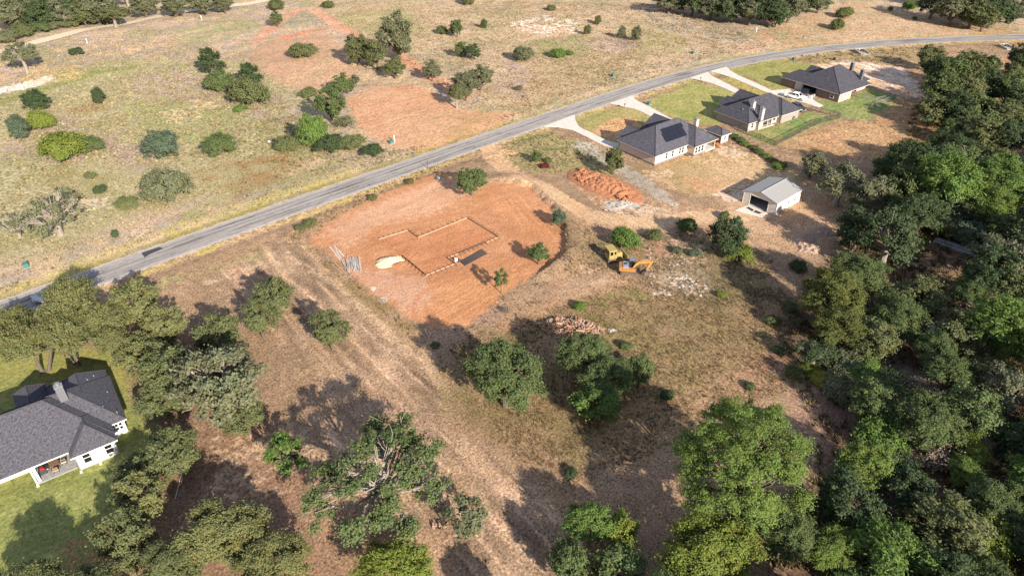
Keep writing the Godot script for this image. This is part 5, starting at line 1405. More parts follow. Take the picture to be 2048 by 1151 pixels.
	layer(Color(0.5143, 0.2185, 0.1062), Color(0.5371, 0.3178, 0.1680), 2, 1.5, 0.8, [13.17, -146.15, 19.71, -143.53, 27.20, -133.73, 28.58, -129.20, 21.96, -125.95, 18.23, -129.20, 13.74, -138.50], 0, Vector4.ZERO, 1, 0.8)   # red by mound
	layer(Color(0.6338, 0.5843, 0.5032), Color(0.5143, 0.3618, 0.2395), 1.5, 1.2, 0.85, [20.08, -131.89, 25.45, -134.90, 27.62, -130.99, 26.70, -127.02, 21.98, -126.16, 18.63, -128.11], 0, Vector4.ZERO, 1, 1.6)   # lime by mound
	layer(Color(0.5843, 0.5256, 0.4393), Color(0.4813, 0.3438, 0.2185), 1.5, 1.2, 0.7, [21.96, -125.95, 27.48, -128.76, 32.32, -127.02, 25.80, -124.47], 0, Vector4.ZERO, 1, 1.6)   # lime by mound
	layer(Color(0.4813, 0.3618, 0.2693), Color(0.2542, 0.1860, 0.1154), 2, 2, 0.8, [24.79, -114.62, 31.69, -118.42, 34.99, -111.34, 34.30, -96.78, 28.39, -96.78, 24.31, -102.91], 0, Vector4.ZERO, 1, 1.4)   # limestone ground
	layer(Color(0.6087, 0.5143, 0.4291), Color(0.4813, 0.3618, 0.2693), 0.8, 1.4, 0.9, [27.51, -102.11, 30.41, -102.59, 32.26, -99.02, 31.87, -96.48, 29.65, -96.78, 28.06, -99.47], 0, Vector4.ZERO, 1, 2.4)   # white lime
	layer(Color(0.6087, 0.5143, 0.4291), Color(0.4600, 0.3350, 0.2468), 0.8, 1.4, 0.85, [23.68, -99.02, 26.12, -98.26, 27.48, -96.48, 24.85, -95.90], 0, Vector4.ZERO, 1, 2.4)   # white lime
	layer(Color(0.5604, 0.4092, 0.3094), Color(0.4600, 0.3094, 0.2118), 1, 1.6, 0.85, [30.15, -115.37, 35.39, -113.15, 36.04, -107.86, 31.31, -107.01, 29.87, -111.34], 0, Vector4.ZERO, 1, 2)   # pale lime
	layer(Color(0.4291, 0.2770, 0.1799), Color(0.3263, 0.2052, 0.1250), 1, 1.4, 0.8, [9.24, -101.33, 13.14, -106.17, 18.54, -106.17, 19.26, -101.33, 13.18, -96.78, 8.86, -95.32], 0, Vector4(0.598, 0.801, 1.40, 1.2), 1, 1.2)   # scraped
	layer(Color(0.4706, 0.2254, 0.1455), Color(0.3803, 0.1860, 0.1154), 2, 2, 0.8, [22.89, -111.34, 28.18, -114.99, 28.76, -107.86, 23.56, -103.71], 0, Vector4.ZERO, 1, 1.4)   # red behind machine
	layer(Color(0.5032, 0.2542, 0.1299), Color(0.3994, 0.1860, 0.0892), 1, 0.9, 1, [-39.13, -114.62, -37.55, -119.40, -33.14, -127.02, -24.36, -138.01, -18.37, -143.53, -13.42, -144.83, -7.05, -140.48, -0.44, -139.49, 4.11, -137.05, 7.83, -128.32, 9.40, -123.23, 10.02, -116.88, 9.61, -111.70, 8.01, -107.86, 5.71, -104.85, 1.39, -100.39, -2.02, -96.48, -4.81, -91.81, -6.84, -88.47, -11.00, -87.69, -13.85, -88.47, -16.43, -90.06, -21.07, -94.18, -24.04, -97.07, -28.48, -102.59, -32.85, -108.71, -34.80, -111.34], 0, Vector4(0.570, 0.822, 3.40, 0.35), 1.2, 0, 0.6)   # pad
	layer(Color(0.5486, 0.3263, 0.2052), Color(0.4600, 0.2617, 0.1510), 3, 2, 0.8, [-36.98, -116.88, -32.73, -124.89, -18.00, -139.73, -13.89, -143.53, -6.89, -136.09, -14.73, -127.02, -26.03, -120.79, -31.08, -111.34], 0, Vector4(0.719, 0.695, 1.70, 0.45), 1.1, 0, 0.6)   # pad upper pale
	layer(Color(0.5143, 0.3094, 0.2052), Color(0.4600, 0.2617, 0.1680), 3, 2, 0.85, [-29.74, -104.52, -23.51, -104.52, -15.17, -101.33, -13.01, -96.78, -15.82, -91.81, -19.37, -93.90, -24.12, -97.52], 0, Vector4.ZERO, 1.1, 0, 0.6)   # pad pink west
	layer(Color(0.5143, 0.2468, 0.1201), Color(0.4291, 0.1987, 0.0892), 3, 2, 0.8, [-6.71, -131.44, 3.80, -132.58, 8.58, -122.82, 8.75, -111.34, 3.47, -116.88, -2.42, -124.89], 0, Vector4(-0.932, 0.364, 1.20, 0.7), 1, 0, 0.6)   # pad deep east
	layer(Color(0.5256, 0.2542, 0.1201), Color(0.4291, 0.2052, 0.0933), 2.5, 1.5, 0.9, [-14.79, -89.79, -12.35, -99.02, -5.70, -104.52, 3.19, -103.71, -2.03, -96.78, -6.86, -88.73, -11.04, -88.21], 0, Vector4(0.715, 0.699, 1.00, 0.75), 1.1, 0, 0.6)   # pad deep south
	layer(Color(0.4922, 0.2254, 0.1107), Color(0.4191, 0.1799, 0.0852), 1.5, 1, 0.9, [-25.48, -115.37, -19.64, -118.42, -17.83, -116.12, -9.22, -123.44, -2.68, -116.12, -11.20, -109.23, -10.13, -106.84, -15.20, -101.64, -19.77, -108.71], 0, Vector4(0.504, 0.864, 1.60, 0.4), 1.2, 0, 0.6)   # inside forms
	layer(Color(0.4393, 0.1680, 0.0703), Color(0.4813, 0.1987, 0.0892), 0.8, 0.6, 0.6, [-15.59, -89.79, -16.31, -93.20, -15.71, -96.78, -13.25, -99.47, -8.32, -103.71], 0.4, Vector4.ZERO, 1, 0, 0.6)   # wheel loop
	layer(Color(0.4393, 0.1680, 0.0703), Color(0.4813, 0.1987, 0.0892), 0.8, 0.6, 0.6, [-26.26, -113.15, -27.55, -116.88, -25.79, -119.20, -19.22, -121.60, -12.53, -124.89, -9.05, -125.95], 0.35, Vector4.ZERO, 1, 0, 0.6)   # wheel loop
	layer(Color(0.4496, 0.1739, 0.0739), Color(0.4813, 0.1987, 0.0892), 0.8, 0.6, 0.6, [-22.42, -97.52, -19.42, -100.55, -14.98, -99.47, -12.17, -96.78], 0.35, Vector4.ZERO, 1, 0.8, 0.6)   # wheel loop
	layer(Color(0.3994, 0.1680, 0.0775), Color(0.4600, 0.2052, 0.1018), 0.35, 0.35, 0.55, [-1.48, -132.58, -6.39, -122.82, -1.35, -116.88, 1.46, -107.86, -2.09, -101.33], 0.22, Vector4.ZERO, 1, 0.6, 0.6)   # wheel track
	layer(Color(0.5964, 0.3438, 0.1923), Color(0.5143, 0.2770, 0.1510), 0.35, 0.35, 0.4, [-0.95, -131.67, -5.86, -122.00, -0.86, -116.12, 1.90, -107.18, -1.65, -100.70], 0.18, Vector4.ZERO, 1, 0.8, 0.6)   # wheel track
	layer(Color(0.3994, 0.1680, 0.0775), Color(0.4600, 0.2052, 0.1018), 0.35, 0.35, 0.55, [-34.65, -114.99, -29.80, -119.80, -22.77, -125.95, -15.01, -130.31, -6.71, -131.44], 0.22, Vector4.ZERO, 1, 0.6, 0.6)   # wheel track
	layer(Color(0.5964, 0.3438, 0.1923), Color(0.5143, 0.2770, 0.1510), 0.35, 0.35, 0.4, [-34.02, -114.25, -29.17, -119.01, -22.15, -125.10, -14.41, -129.42, -6.16, -130.54], 0.18, Vector4.ZERO, 1, 0.8, 0.6)   # wheel track
	layer(Color(0.3994, 0.1680, 0.0775), Color(0.4600, 0.2052, 0.1018), 0.35, 0.35, 0.55, [-29.48, -107.86, -26.43, -111.34, -24.43, -110.46, -24.66, -106.17], 0.22, Vector4.ZERO, 1, 0.6, 0.6)   # wheel track
	layer(Color(0.5964, 0.3438, 0.1923), Color(0.5143, 0.2770, 0.1510), 0.35, 0.35, 0.4, [-28.90, -107.18, -25.85, -110.63, -23.86, -109.76, -24.11, -105.51], 0.18, Vector4.ZERO, 1, 0.8, 0.6)   # wheel track
	layer(Color(0.3994, 0.1680, 0.0775), Color(0.4600, 0.2052, 0.1018), 0.35, 0.35, 0.55, [-25.76, -102.11, -19.12, -98.26, -13.93, -97.52, -10.37, -95.32, -9.56, -89.79], 0.22, Vector4.ZERO, 1, 0.6, 0.6)   # wheel track
	layer(Color(0.5964, 0.3438, 0.1923), Color(0.5143, 0.2770, 0.1510), 0.35, 0.35, 0.4, [-25.22, -101.48, -18.62, -97.66, -13.45, -96.92, -9.91, -94.75, -9.13, -89.26], 0.18, Vector4.ZERO, 1, 0.8, 0.6)   # wheel track
	layer(Color(0.3994, 0.1680, 0.0775), Color(0.4600, 0.2052, 0.1018), 0.35, 0.35, 0.55, [-12.38, -89.79, -12.04, -95.32, -8.97, -99.78, -3.90, -103.71, 2.33, -105.34], 0.22, Vector4.ZERO, 1, 0.6, 0.6)   # wheel track
	layer(Color(0.5964, 0.3438, 0.1923), Color(0.5143, 0.2770, 0.1510), 0.35, 0.35, 0.4, [-11.93, -89.26, -11.58, -94.75, -8.50, -99.17, -3.44, -103.07, 2.76, -104.68], 0.18, Vector4.ZERO, 1, 0.8, 0.6)   # wheel track
	layer(Color(0.3994, 0.1680, 0.0775), Color(0.4600, 0.2052, 0.1018), 0.35, 0.35, 0.55, [-11.08, -88.73, -10.32, -94.61, -7.17, -98.26, -2.09, -101.33], 0.22, Vector4.ZERO, 1, 0.6, 0.6)   # wheel track
	layer(Color(0.5964, 0.3438, 0.1923), Color(0.5143, 0.2770, 0.1510), 0.35, 0.35, 0.4, [-10.64, -88.21, -9.86, -94.04, -6.72, -97.66, -1.65, -100.70], 0.18, Vector4.ZERO, 1, 0.8, 0.6)   # wheel track
	layer(Color(0.3994, 0.1680, 0.0775), Color(0.4600, 0.2052, 0.1018), 0.35, 0.35, 0.55, [-2.52, -131.44, 2.66, -127.02, 6.43, -118.81, 7.07, -111.34, 3.21, -104.52], 0.22, Vector4.ZERO, 1, 0.6, 0.6)   # wheel track
	layer(Color(0.5964, 0.3438, 0.1923), Color(0.5143, 0.2770, 0.1510), 0.35, 0.35, 0.4, [-1.98, -130.54, 3.16, -126.16, 6.89, -118.03, 7.50, -110.63, 3.63, -103.87], 0.18, Vector4.ZERO, 1, 0.8, 0.6)   # wheel track
	layer(Color(0.3994, 0.1680, 0.0775), Color(0.4600, 0.2052, 0.1018), 0.35, 0.35, 0.55, [-36.77, -115.93, -31.21, -116.88, -26.56, -114.99], 0.22, Vector4.ZERO, 1, 0.6, 0.6)   # wheel track
	layer(Color(0.5964, 0.3438, 0.1923), Color(0.5143, 0.2770, 0.1510), 0.35, 0.35, 0.4, [-36.12, -115.18, -30.58, -116.12, -25.97, -114.25], 0.18, Vector4.ZERO, 1, 0.8, 0.6)   # wheel track
	layer(Color(0.3994, 0.1680, 0.0775), Color(0.4600, 0.2052, 0.1018), 0.35, 0.35, 0.55, [-13.15, -140.98, -14.24, -133.73, -9.67, -128.11, -2.44, -125.95], 0.22, Vector4.ZERO, 1, 0.6, 0.6)   # wheel track
	layer(Color(0.5964, 0.3438, 0.1923), Color(0.5143, 0.2770, 0.1510), 0.35, 0.35, 0.4, [-12.53, -139.98, -13.63, -132.81, -9.11, -127.24, -1.92, -125.10], 0.18, Vector4.ZERO, 1, 0.8, 0.6)   # wheel track
	layer(Color(0.6338, 0.6087, 0.5843), Color(0.5486, 0.4813, 0.4291), 0.5, 0.4, 0.95, [-22.47, -95.18, -22.04, -96.19, -21.16, -95.90, -20.86, -95.04, -21.48, -94.18, -22.19, -94.46], 0, Vector4.ZERO, 1, 0)   # lime powder
	layer(Color(0.6087, 0.5486, 0.5032), Color(0.5371, 0.4092, 0.3263), 0.5, 0.5, 0.9, [-24.16, -98.26, -23.75, -99.47, -23.12, -98.71, -23.57, -97.81], 0, Vector4.ZERO, 1, 0)   # lime powder
	layer(Color(0.5964, 0.5256, 0.4922), Color(0.5371, 0.3803, 0.2929), 0.5, 0.4, 0.85, [-15.72, -99.17, -15.35, -99.78, -14.96, -99.32, -15.34, -98.86], 0, Vector4.ZERO, 1, 0)   # lime powder
	layer(Color(0.2395, 0.1565, 0.0703), Color(0.1860, 0.1250, 0.0510), 1.2, 1.2, 0.8, [-35.73, -111.34, -29.11, -101.33, -23.33, -95.32, -18.00, -89.79, -13.61, -86.16], 1.3, Vector4.ZERO, 1, 1.2)   # weedy pad edge
	var clock := Time.get_ticks_msec()
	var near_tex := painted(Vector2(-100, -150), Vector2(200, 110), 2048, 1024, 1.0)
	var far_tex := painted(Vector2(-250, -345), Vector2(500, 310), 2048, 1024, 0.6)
	print("painted ", Time.get_ticks_msec() - clock)
	build_ground(near_tex, far_tex)
	print("ground ", Time.get_ticks_msec() - clock)
	roads()

	# buildings
	white_house(Vector3(-58.06, 0, -57.39), 0.637)
	solar_house(Vector3(32.63, 0, -148.32), 0.655)
	plain_house(Vector3(59.66, 0, -168.78), 0.60)
	big_roof_house(Vector3(90.82, 0, -190.12), 0.632)
	metal_shop(Vector3(53.15, 0, -124.75), 0.724)
	small_shed(Vector3(50.88, 0, -160.80), 0.63)
	patio_things(Vector3(-58.06, 0, -57.39), 0.637)
	site_things()
	lot_things()

	# plants
	make_plants()
	print("plants ", Time.get_ticks_msec() - clock)
	all_trees()
	grass()
	print("done ", Time.get_ticks_msec() - clock)

func make_plants() -> void:
	make_kind("oak", 101, {"name": "oak_tree", "cat": "tree", "cz": 1.1, "rv": 0.98, "lobes": 17, "clumps": 230, "leaves": 80, "leaf": 0.036, "low": -0.75, "l0": 0.22, "l1": 0.38, "c0": 0.05, "c1": 0.10, "fork": 0.8})
	make_kind("oak again", 2101, {"name": "oak_tree", "cat": "tree", "cz": 1.1, "rv": 0.98, "lobes": 17, "clumps": 230, "leaves": 80, "leaf": 0.036, "low": -0.75, "l0": 0.22, "l1": 0.38, "c0": 0.05, "c1": 0.10, "fork": 0.8})
	make_kind("oak2", 102, {"name": "oak_tree", "cat": "tree", "cz": 1.15, "rv": 1.0, "lobes": 12, "clumps": 140, "leaves": 70, "leaf": 0.048, "low": -0.7, "c0": 0.07, "c1": 0.13, "fork": 0.8})
	make_kind("oak2 again", 2102, {"name": "oak_tree", "cat": "tree", "cz": 1.15, "rv": 1.0, "lobes": 12, "clumps": 140, "leaves": 70, "leaf": 0.048, "low": -0.7, "c0": 0.07, "c1": 0.13, "fork": 0.8})
	make_kind("oakbig", 103, {"name": "oak_tree", "cat": "tree", "cz": 1.05, "rv": 0.85, "lobes": 30, "clumps": 560, "leaves": 90, "leaf": 0.021, "low": -0.55, "l0": 0.18, "l1": 0.30, "c0": 0.035, "c1": 0.08, "trunk": 0.06})
	make_kind("oakbig again", 2103, {"name": "oak_tree", "cat": "tree", "cz": 1.05, "rv": 0.85, "lobes": 30, "clumps": 560, "leaves": 90, "leaf": 0.021, "low": -0.55, "l0": 0.18, "l1": 0.30, "c0": 0.035, "c1": 0.08, "trunk": 0.06})
	make_kind("huge", 104, {"name": "broadleaf_tree", "cat": "tree", "cz": 1.15, "rv": 1.12, "lobes": 60, "clumps": 1300, "leaves": 105, "leaf": 0.0115, "low": -0.6, "l0": 0.14, "l1": 0.25, "r0": 0.62, "r1": 0.88, "c0": 0.025, "c1": 0.06, "trunk": 0.05})
	make_kind("open", 105, {"name": "oak_tree", "cat": "tree", "cz": 1.05, "rv": 0.65, "lobes": 18, "clumps": 190, "leaves": 55, "leaf": 0.036, "r0": 0.55, "r1": 0.88, "l0": 0.2, "l1": 0.32, "trunk": 0.1, "twigs": 6, "c0": 0.05, "c1": 0.10, "low": -0.5})
	make_kind("open again", 2105, {"name": "oak_tree", "cat": "tree", "cz": 1.05, "rv": 0.65, "lobes": 18, "clumps": 190, "leaves": 55, "leaf": 0.036, "r0": 0.55, "r1": 0.88, "l0": 0.2, "l1": 0.32, "trunk": 0.1, "twigs": 6, "c0": 0.05, "c1": 0.10, "low": -0.5})
	make_kind("openbig", 106, {"name": "oak_tree", "cat": "tree", "cz": 1.05, "rv": 0.55, "lobes": 30, "clumps": 300, "leaves": 85, "leaf": 0.0185, "r0": 0.45, "r1": 0.95, "l0": 0.14, "l1": 0.24, "trunk": 0.06, "twigs": 5, "c0": 0.03, "c1": 0.065, "low": -0.5})
	make_kind("feather", 107, {"name": "feathery_tree", "cat": "tree", "cz": 1.3, "rv": 0.75, "lobes": 18, "clumps": 330, "leaves": 50, "leaf": 0.046, "slim": 0.3, "streak": 0.09, "stems": 2, "trunk": 0.05, "c0": 0.05, "c1": 0.11})
	make_kind("feather again", 2107, {"name": "feathery_tree", "cat": "tree", "cz": 1.3, "rv": 0.75, "lobes": 18, "clumps": 330, "leaves": 50, "leaf": 0.046, "slim": 0.3, "streak": 0.09, "stems": 2, "trunk": 0.05, "c0": 0.05, "c1": 0.11})
	make_kind("juniper", 108, {"name": "juniper_tree", "cat": "tree", "cz": 0.85, "rv": 0.9, "lobes": 30, "clumps": 260, "leaves": 70, "leaf": 0.05, "slim": 0.4, "low": -0.85, "cone": 0.35, "streak": 0.04, "fork": 0.8, "c0": 0.06, "c1": 0.12})
	make_kind("shrub", 109, {"name": "bush", "cat": "bush", "cz": 0.5, "rv": 0.55, "lobes": 16, "clumps": 210, "leaves": 85, "leaf": 0.040, "low": -0.5, "stems": 4, "trunk": 0.03, "c0": 0.06, "c1": 0.13})
	make_kind("shrub again", 2109, {"name": "bush", "cat": "bush", "cz": 0.5, "rv": 0.55, "lobes": 16, "clumps": 210, "leaves": 85, "leaf": 0.040, "low": -0.5, "stems": 4, "trunk": 0.03, "c0": 0.06, "c1": 0.13})
	make_kind("sparse", 110, {"name": "sapling_tree", "cat": "tree", "cz": 1.55, "rv": 1.1, "lobes": 12, "clumps": 110, "leaves": 45, "leaf": 0.055, "low": -0.7, "l0": 0.2, "l1": 0.35, "trunk": 0.05, "twigs": 5, "c0": 0.06, "c1": 0.12})
	make_kind("brush", 111, {"name": "thicket", "cat": "bush", "cz": 0.42, "rv": 0.5, "lobes": 18, "clumps": 80, "leaves": 26, "leaf": 0.04, "low": -0.2, "stems": 7, "trunk": 0.022, "twigs": 14, "slim": 0.4})
	make_kind("bare", 112, {"name": "oak_tree", "cat": "tree", "cz": 0.8, "rv": 0.7, "lobes": 15, "clumps": 60, "leaves": 50, "leaf": 0.045, "r0": 0.6, "r1": 0.95, "trunk": 0.1, "twigs": 9, "l0": 0.2, "l1": 0.36, "c0": 0.06, "c1": 0.11})

func all_trees() -> void:
	plant(-181.41, -265.01, 8.40, "oak", "greygreen", "grey-green oak in the thicket beyond the gravel road, in its middle rows", "oaks and brush of the thicket in the upper left corner", 0.85)
	plant(-176.71, -270.35, 7.51, "oak2", "olive", "grey-green oak in the thicket beyond the gravel road, in its middle rows", "oaks and brush of the thicket in the upper left corner", 0.85)
	plant(-170.28, -272.42, 7.71, "open", "greygreen", "grey-green oak in the thicket beyond the gravel road, in its middle rows", "oaks and brush of the thicket in the upper left corner", 0.85)
	plant(-164.62, -276.06, 7.25, "oak", "dark", "grey-green oak in the thicket beyond the gravel road, in its middle rows", "oaks and brush of the thicket in the upper left corner", 0.85)
	plant(-155.54, -273.18, 6.86, "oak2", "greygreen", "grey-green oak in the thicket beyond the gravel road, in its middle rows", "oaks and brush of the thicket in the upper left corner", 0.85)
	plant(-147.61, -269.65, 6.05, "open", "olive", "grey-green oak in the thicket beyond the gravel road, in its middle rows", "oaks and brush of the thicket in the upper left corner", 0.85)
	plant(-178.95, -261.55, 6.69, "oak", "greygreen", "grey-green oak in the thicket beyond the gravel road, in its front rows at the left", "oaks and brush of the thicket in the upper left corner", 0.85)
	plant(-172.15, -264.96, 5.75, "oak2", "dark", "grey-green oak in the thicket beyond the gravel road, in its front rows at the left", "oaks and brush of the thicket in the upper left corner", 0.85)
	plant(-165.67, -268.67, 5.52, "open", "greygreen", "grey-green oak in the thicket beyond the gravel road, in its front rows at the right", "oaks and brush of the thicket in the upper left corner", 0.85)
	plant(-158.68, -270.53, 4.80, "oak", "olive", "grey-green oak in the thicket beyond the gravel road, in its front rows at the right", "oaks and brush of the thicket in the upper left corner", 0.85)
	plant(-152.43, -272.58, 4.10, "oak2", "greygreen", "grey-green oak in the thicket beyond the gravel road, in its front rows at the right", "oaks and brush of the thicket in the upper left corner", 0.85)
	plant(-192.54, -291.09, 8.85, "open", "dark", "grey-green oak in the thicket beyond the gravel road, in its back row", "oaks and brush of the thicket in the upper left corner", 0.85)
	plant(-179.14, -291.79, 8.69, "oak", "greygreen", "grey-green oak in the thicket beyond the gravel road, in its back row", "oaks and brush of the thicket in the upper left corner", 0.85)
	plant(-165.31, -291.38, 8.02, "oak2", "olive", "grey-green oak in the thicket beyond the gravel road, in its back row", "oaks and brush of the thicket in the upper left corner", 0.85)
	plant(-156.66, -300.89, 6.16, "open", "greygreen", "grey-green oak in the thicket beyond the gravel road, in its back row", "oaks and brush of the thicket in the upper left corner", 0.85)
	plant(-175.84, -250.32, 3.80, "shrub", "greygreen", "first low bush from the left along the thicket's foot by the gravel road", "low bushes along the thicket's foot", 1)
	plant(-173.87, -255.91, 3.62, "shrub", "olive", "second low bush from the left along the thicket's foot by the gravel road", "low bushes along the thicket's foot", 1)
	plant(-170.46, -261.27, 3.64, "shrub", "green", "third low bush from the left along the thicket's foot by the gravel road", "low bushes along the thicket's foot", 1)
	plant(-166.83, -265.88, 3.44, "shrub", "greygreen", "fourth low bush from the left along the thicket's foot by the gravel road", "low bushes along the thicket's foot", 1)
	plant(-163.17, -270.17, 3.46, "shrub", "olive", "fifth low bush from the left along the thicket's foot by the gravel road", "low bushes along the thicket's foot", 1)
	plant(-159.04, -274.57, 3.47, "shrub", "green", "sixth low bush from the left along the thicket's foot by the gravel road", "low bushes along the thicket's foot", 1)
	plant(-155.43, -279.57, 3.27, "shrub", "greygreen", "seventh low bush from the left along the thicket's foot by the gravel road", "low bushes along the thicket's foot", 1)
	plant(-153.66, -287.36, 3.33, "shrub", "olive", "eighth low bush from the left along the thicket's foot by the gravel road", "low bushes along the thicket's foot", 1)
	plant(-142.51, -285.03, 5.80, "oak", "greygreen", "rounded oak standing apart at the right end of the upper left thicket", "", 0.75)
	plant(-130.76, -284.50, 6.39, "oak", "greygreen", "oak with a bare pale branch beside the gravel road at the top edge", "", 0.75)
	plant(-122.08, -287.91, 5.92, "oak", "greygreen", "low oak at the top edge just left of the gravel road's bend", "", 0.75)
	plant(-114.24, -292.12, 5.49, "oak", "greygreen", "last green bush before the gravel road leaves the top edge", "", 0.75)
	plant(-150.33, -216.81, 4.84, "open", "greygreen", "thin grey oak between the gravel road and the white caliche bank", "", 1)
	plant(-144.81, -236.13, 2.24, "shrub", "dark", "small dark bush alone on the dry slope below the gravel road", "", 1)
	plant(-96.01, -298.70, 3.89, "shrub", "olive", "green bush at the top edge beside the upper cleared lot's end", "", 1)
	plant(-87.13, -269.64, 2.70, "oak2", "green", "small bright oak on the left rim of the upper red dirt ring", "", 1)
	plant(-75.40, -301.34, 2.72, "shrub", "olive", "little bush at the top edge right of the red dirt ring", "", 1)
	plant(-90.15, -211.16, 3.91, "oak2", "dark", "dark round tree topmost of the three in the left meadow's middle", "", 1)
	plant(-85.01, -200.84, 4.56, "shrub", "green", "wide light green bush below the dark round meadow tree", "", 1)
	plant(-76.36, -203.49, 3.40, "oak2", "dark", "dark tree with a deep shadow at the cleared lot's left edge", "", 1)
	plant(-73.22, -190.38, 5.81, "shrub", "olive", "broad double bush under the dark tree left of the cleared lot", "", 1)
	plant(-128.40, -184.00, 3.67, "juniper", "dark", "dark juniper on the far left below the white bank", "", 0.75)
	plant(-114.59, -189.59, 1.98, "juniper", "dark", "small pointed juniper alone in the left meadow", "", 1.3)
	plant(-121.72, -164.39, 2.76, "juniper", "bluegreen", "narrow grey-blue juniper at the left edge", "", 1.4)
	plant(-120.07, -170.64, 3.28, "shrub", "lime", "bright lime bush, the smaller of two lime ones on the left", "", 1.15)
	plant(-104.87, -152.58, 5.89, "shrub", "lime", "large bright lime bush low in the left meadow", "", 1)
	plant(-99.61, -155.63, 2.80, "juniper", "green", "green juniper touching the large lime bush", "", 0.85)
	plant(-81.97, -153.37, 4.64, "juniper", "bluegreen", "large blue-green juniper in the middle of the left meadow", "", 0.85)
	plant(-68.66, -153.94, 3.74, "juniper", "green", "dense green juniper right of the large blue-green one", "", 0.9)
	plant(-72.54, -132.34, 5.40, "shrub", "greygreen", "wide blue-grey dome shaped bush with bare stems near the road", "", 0.95)
	plant(-78.96, -128.50, 2.36, "shrub", "olive", "yellow-green bush left of the wide blue-grey tree", "", 1)
	plant(-87.93, -134.83, 1.50, "shrub", "dark", "small dark bush above and left of the yellow-green bush", "", 1)
	plant(-75.88, -115.99, 0.72, "juniper", "dark", "small dark upright snag of a bush near the road verge", "", 1.4)
	plant(-86.93, -116.82, 5.22, "bare", "greygreen", "broken old oak with pale bare limbs by the road at the left", "", 1)
	plant(-94.11, -115.69, 2.91, "bare", "greygreen", "low leafless branches and scrub left of the broken old oak", "", 1)
	plant(-68.19, -230.96, 4.46, "shrub", "olive", "lone low bush in the middle of the upper cleared lot", "", 0.8)
	plant(-48.95, -223.61, 5.08, "oak", "olive", "leftmost oak of the row along the upper dirt track", "", 1)
	plant(-42.14, -219.60, 3.98, "oak2", "olive", "second oak of the row along the upper dirt track", "", 1)
	plant(-36.52, -226.13, 6.60, "oak", "greygreen", "tallest oak of the row, standing behind the upper dirt track", "", 1.1)
	plant(-35.60, -210.94, 3.19, "oak2", "olive", "smallest oak at the near end of the row by the upper dirt track", "", 1)
	plant(-23.95, -208.34, 2.98, "oak2", "greygreen", "slim oak with a long shadow right of the dirt track bend", "", 1)
	plant(-25.60, -262.48, 2.33, "shrub", "green", "left one of the small trees in the far dry field", "", 1)
	plant(-19.96, -258.20, 2.86, "oak2", "green", "taller small tree right of the left one in the far dry field", "", 1)
	plant(-16.64, -232.40, 2.59, "oak2", "green", "left tree of a close pair in the far dry field", "", 1)
	plant(-12.71, -228.61, 2.55, "oak2", "dark", "right tree of a close pair in the far dry field", "", 1)
	plant(-10.36, -268.63, 1.58, "juniper", "green", "tiny pointed juniper with its shadow in the far dry field", "", 1.3)
	plant(3.55, -228.98, 3.75, "shrub", "greygreen", "grey-green bush at the foot of the far dry field's slope", "", 1)
	plant(-13.04, -191.73, 3.76, "oak", "greygreen", "left oak of the close pair at the orange lot's right corner", "", 1)
	plant(-9.15, -199.39, 4.34, "oak", "greygreen", "right oak of the close pair at the orange lot's right corner", "", 1)
	plant(-15.18, -185.94, 2.54, "open", "olive", "leaning thin oak with bare trunk at the orange lot's right edge", "", 1.35)
	plant(-47.73, -193.63, 3.29, "oak2", "green", "dark green oak at the upper left corner of the orange lot", "", 1)
	plant(-45.99, -204.10, 1.57, "oak2", "greygreen", "tiny tree right of the dark green oak at the orange lot", "", 1)
	plant(-57.65, -194.68, 2.29, "shrub", "olive", "small sparse bush left of the dark green oak", "", 1)
	plant(-46.52, -173.77, 4.49, "oak", "green", "broad oak on the left rim of the orange lot", "", 1)
	plant(-47.81, -159.53, 3.56, "juniper", "bright", "tall bright green juniper left of the orange lot", "", 1.55)
	plant(-43.71, -157.45, 3.78, "shrub", "dark", "dark bush at the foot of the tall bright juniper", "", 1)
	plant(-38.64, -158.20, 3.14, "shrub", "olive", "low olive bush right of the tall bright juniper", "", 1)
	plant(-33.31, -154.84, 2.70, "shrub", "dark", "low bush between the orange lot and the road", "", 1)
	plant(-42.79, -171.80, 3.11, "brush", "olive", "leafless brush on the left slope of the orange lot", "", 1)
	plant(-53.85, -158.12, 3.21, "shrub", "olive", "low olive bush left of the tall bright juniper", "", 1)
	plant(-18.52, -307.90, 3.38, "shrub", "olive", "bush at the middle of the top edge", "", 1)
	plant(15.93, -296.52, 2.17, "shrub", "olive", "small bush near the top edge left of the far woods", "", 1)
	plant(32.45, -274.89, 1.63, "juniper", "olive", "small tree above the pale spoil patch", "", 1.2)
	plant(27.11, -259.40, 1.35, "juniper", "olive", "thin sapling right of the pink caliche patch", "", 1.4)
	plant(38.81, -254.38, 1.71, "juniper", "greygreen", "left of two thin cedars standing side by side", "", 1.4)
	plant(43.36, -250.78, 2.06, "juniper", "greygreen", "right of two thin cedars standing side by side", "", 1.4)
	plant(14.96, -233.55, 2.78, "shrub", "bright", "bright green rounded bush in the roadside field", "", 1.1)
	plant(18.89, -235.31, 1.40, "shrub", "bright", "little bright bush right of the rounded bright one", "", 1)
	plant(2.03, -199.70, 1.20, "shrub", "greygreen", "grey tangle of a bush near the road's north verge", "", 1)
	plant(61.77, -289.28, 6.48, "oak", "greygreen", "dark oak in the woods on the slope at the top, in its back rows", "oaks of the woods along the top right of centre", 0.8)
	plant(69.94, -286.46, 6.46, "oak2", "dark", "dark oak in the woods on the slope at the top, in its back rows", "oaks of the woods along the top right of centre", 0.8)
	plant(76.65, -281.99, 6.62, "oak", "greygreen", "dark oak in the woods on the slope at the top, in its back rows", "oaks of the woods along the top right of centre", 0.8)
	plant(83.06, -277.64, 6.98, "oak2", "dark", "dark oak in the woods on the slope at the top, in its back rows", "oaks of the woods along the top right of centre", 0.8)
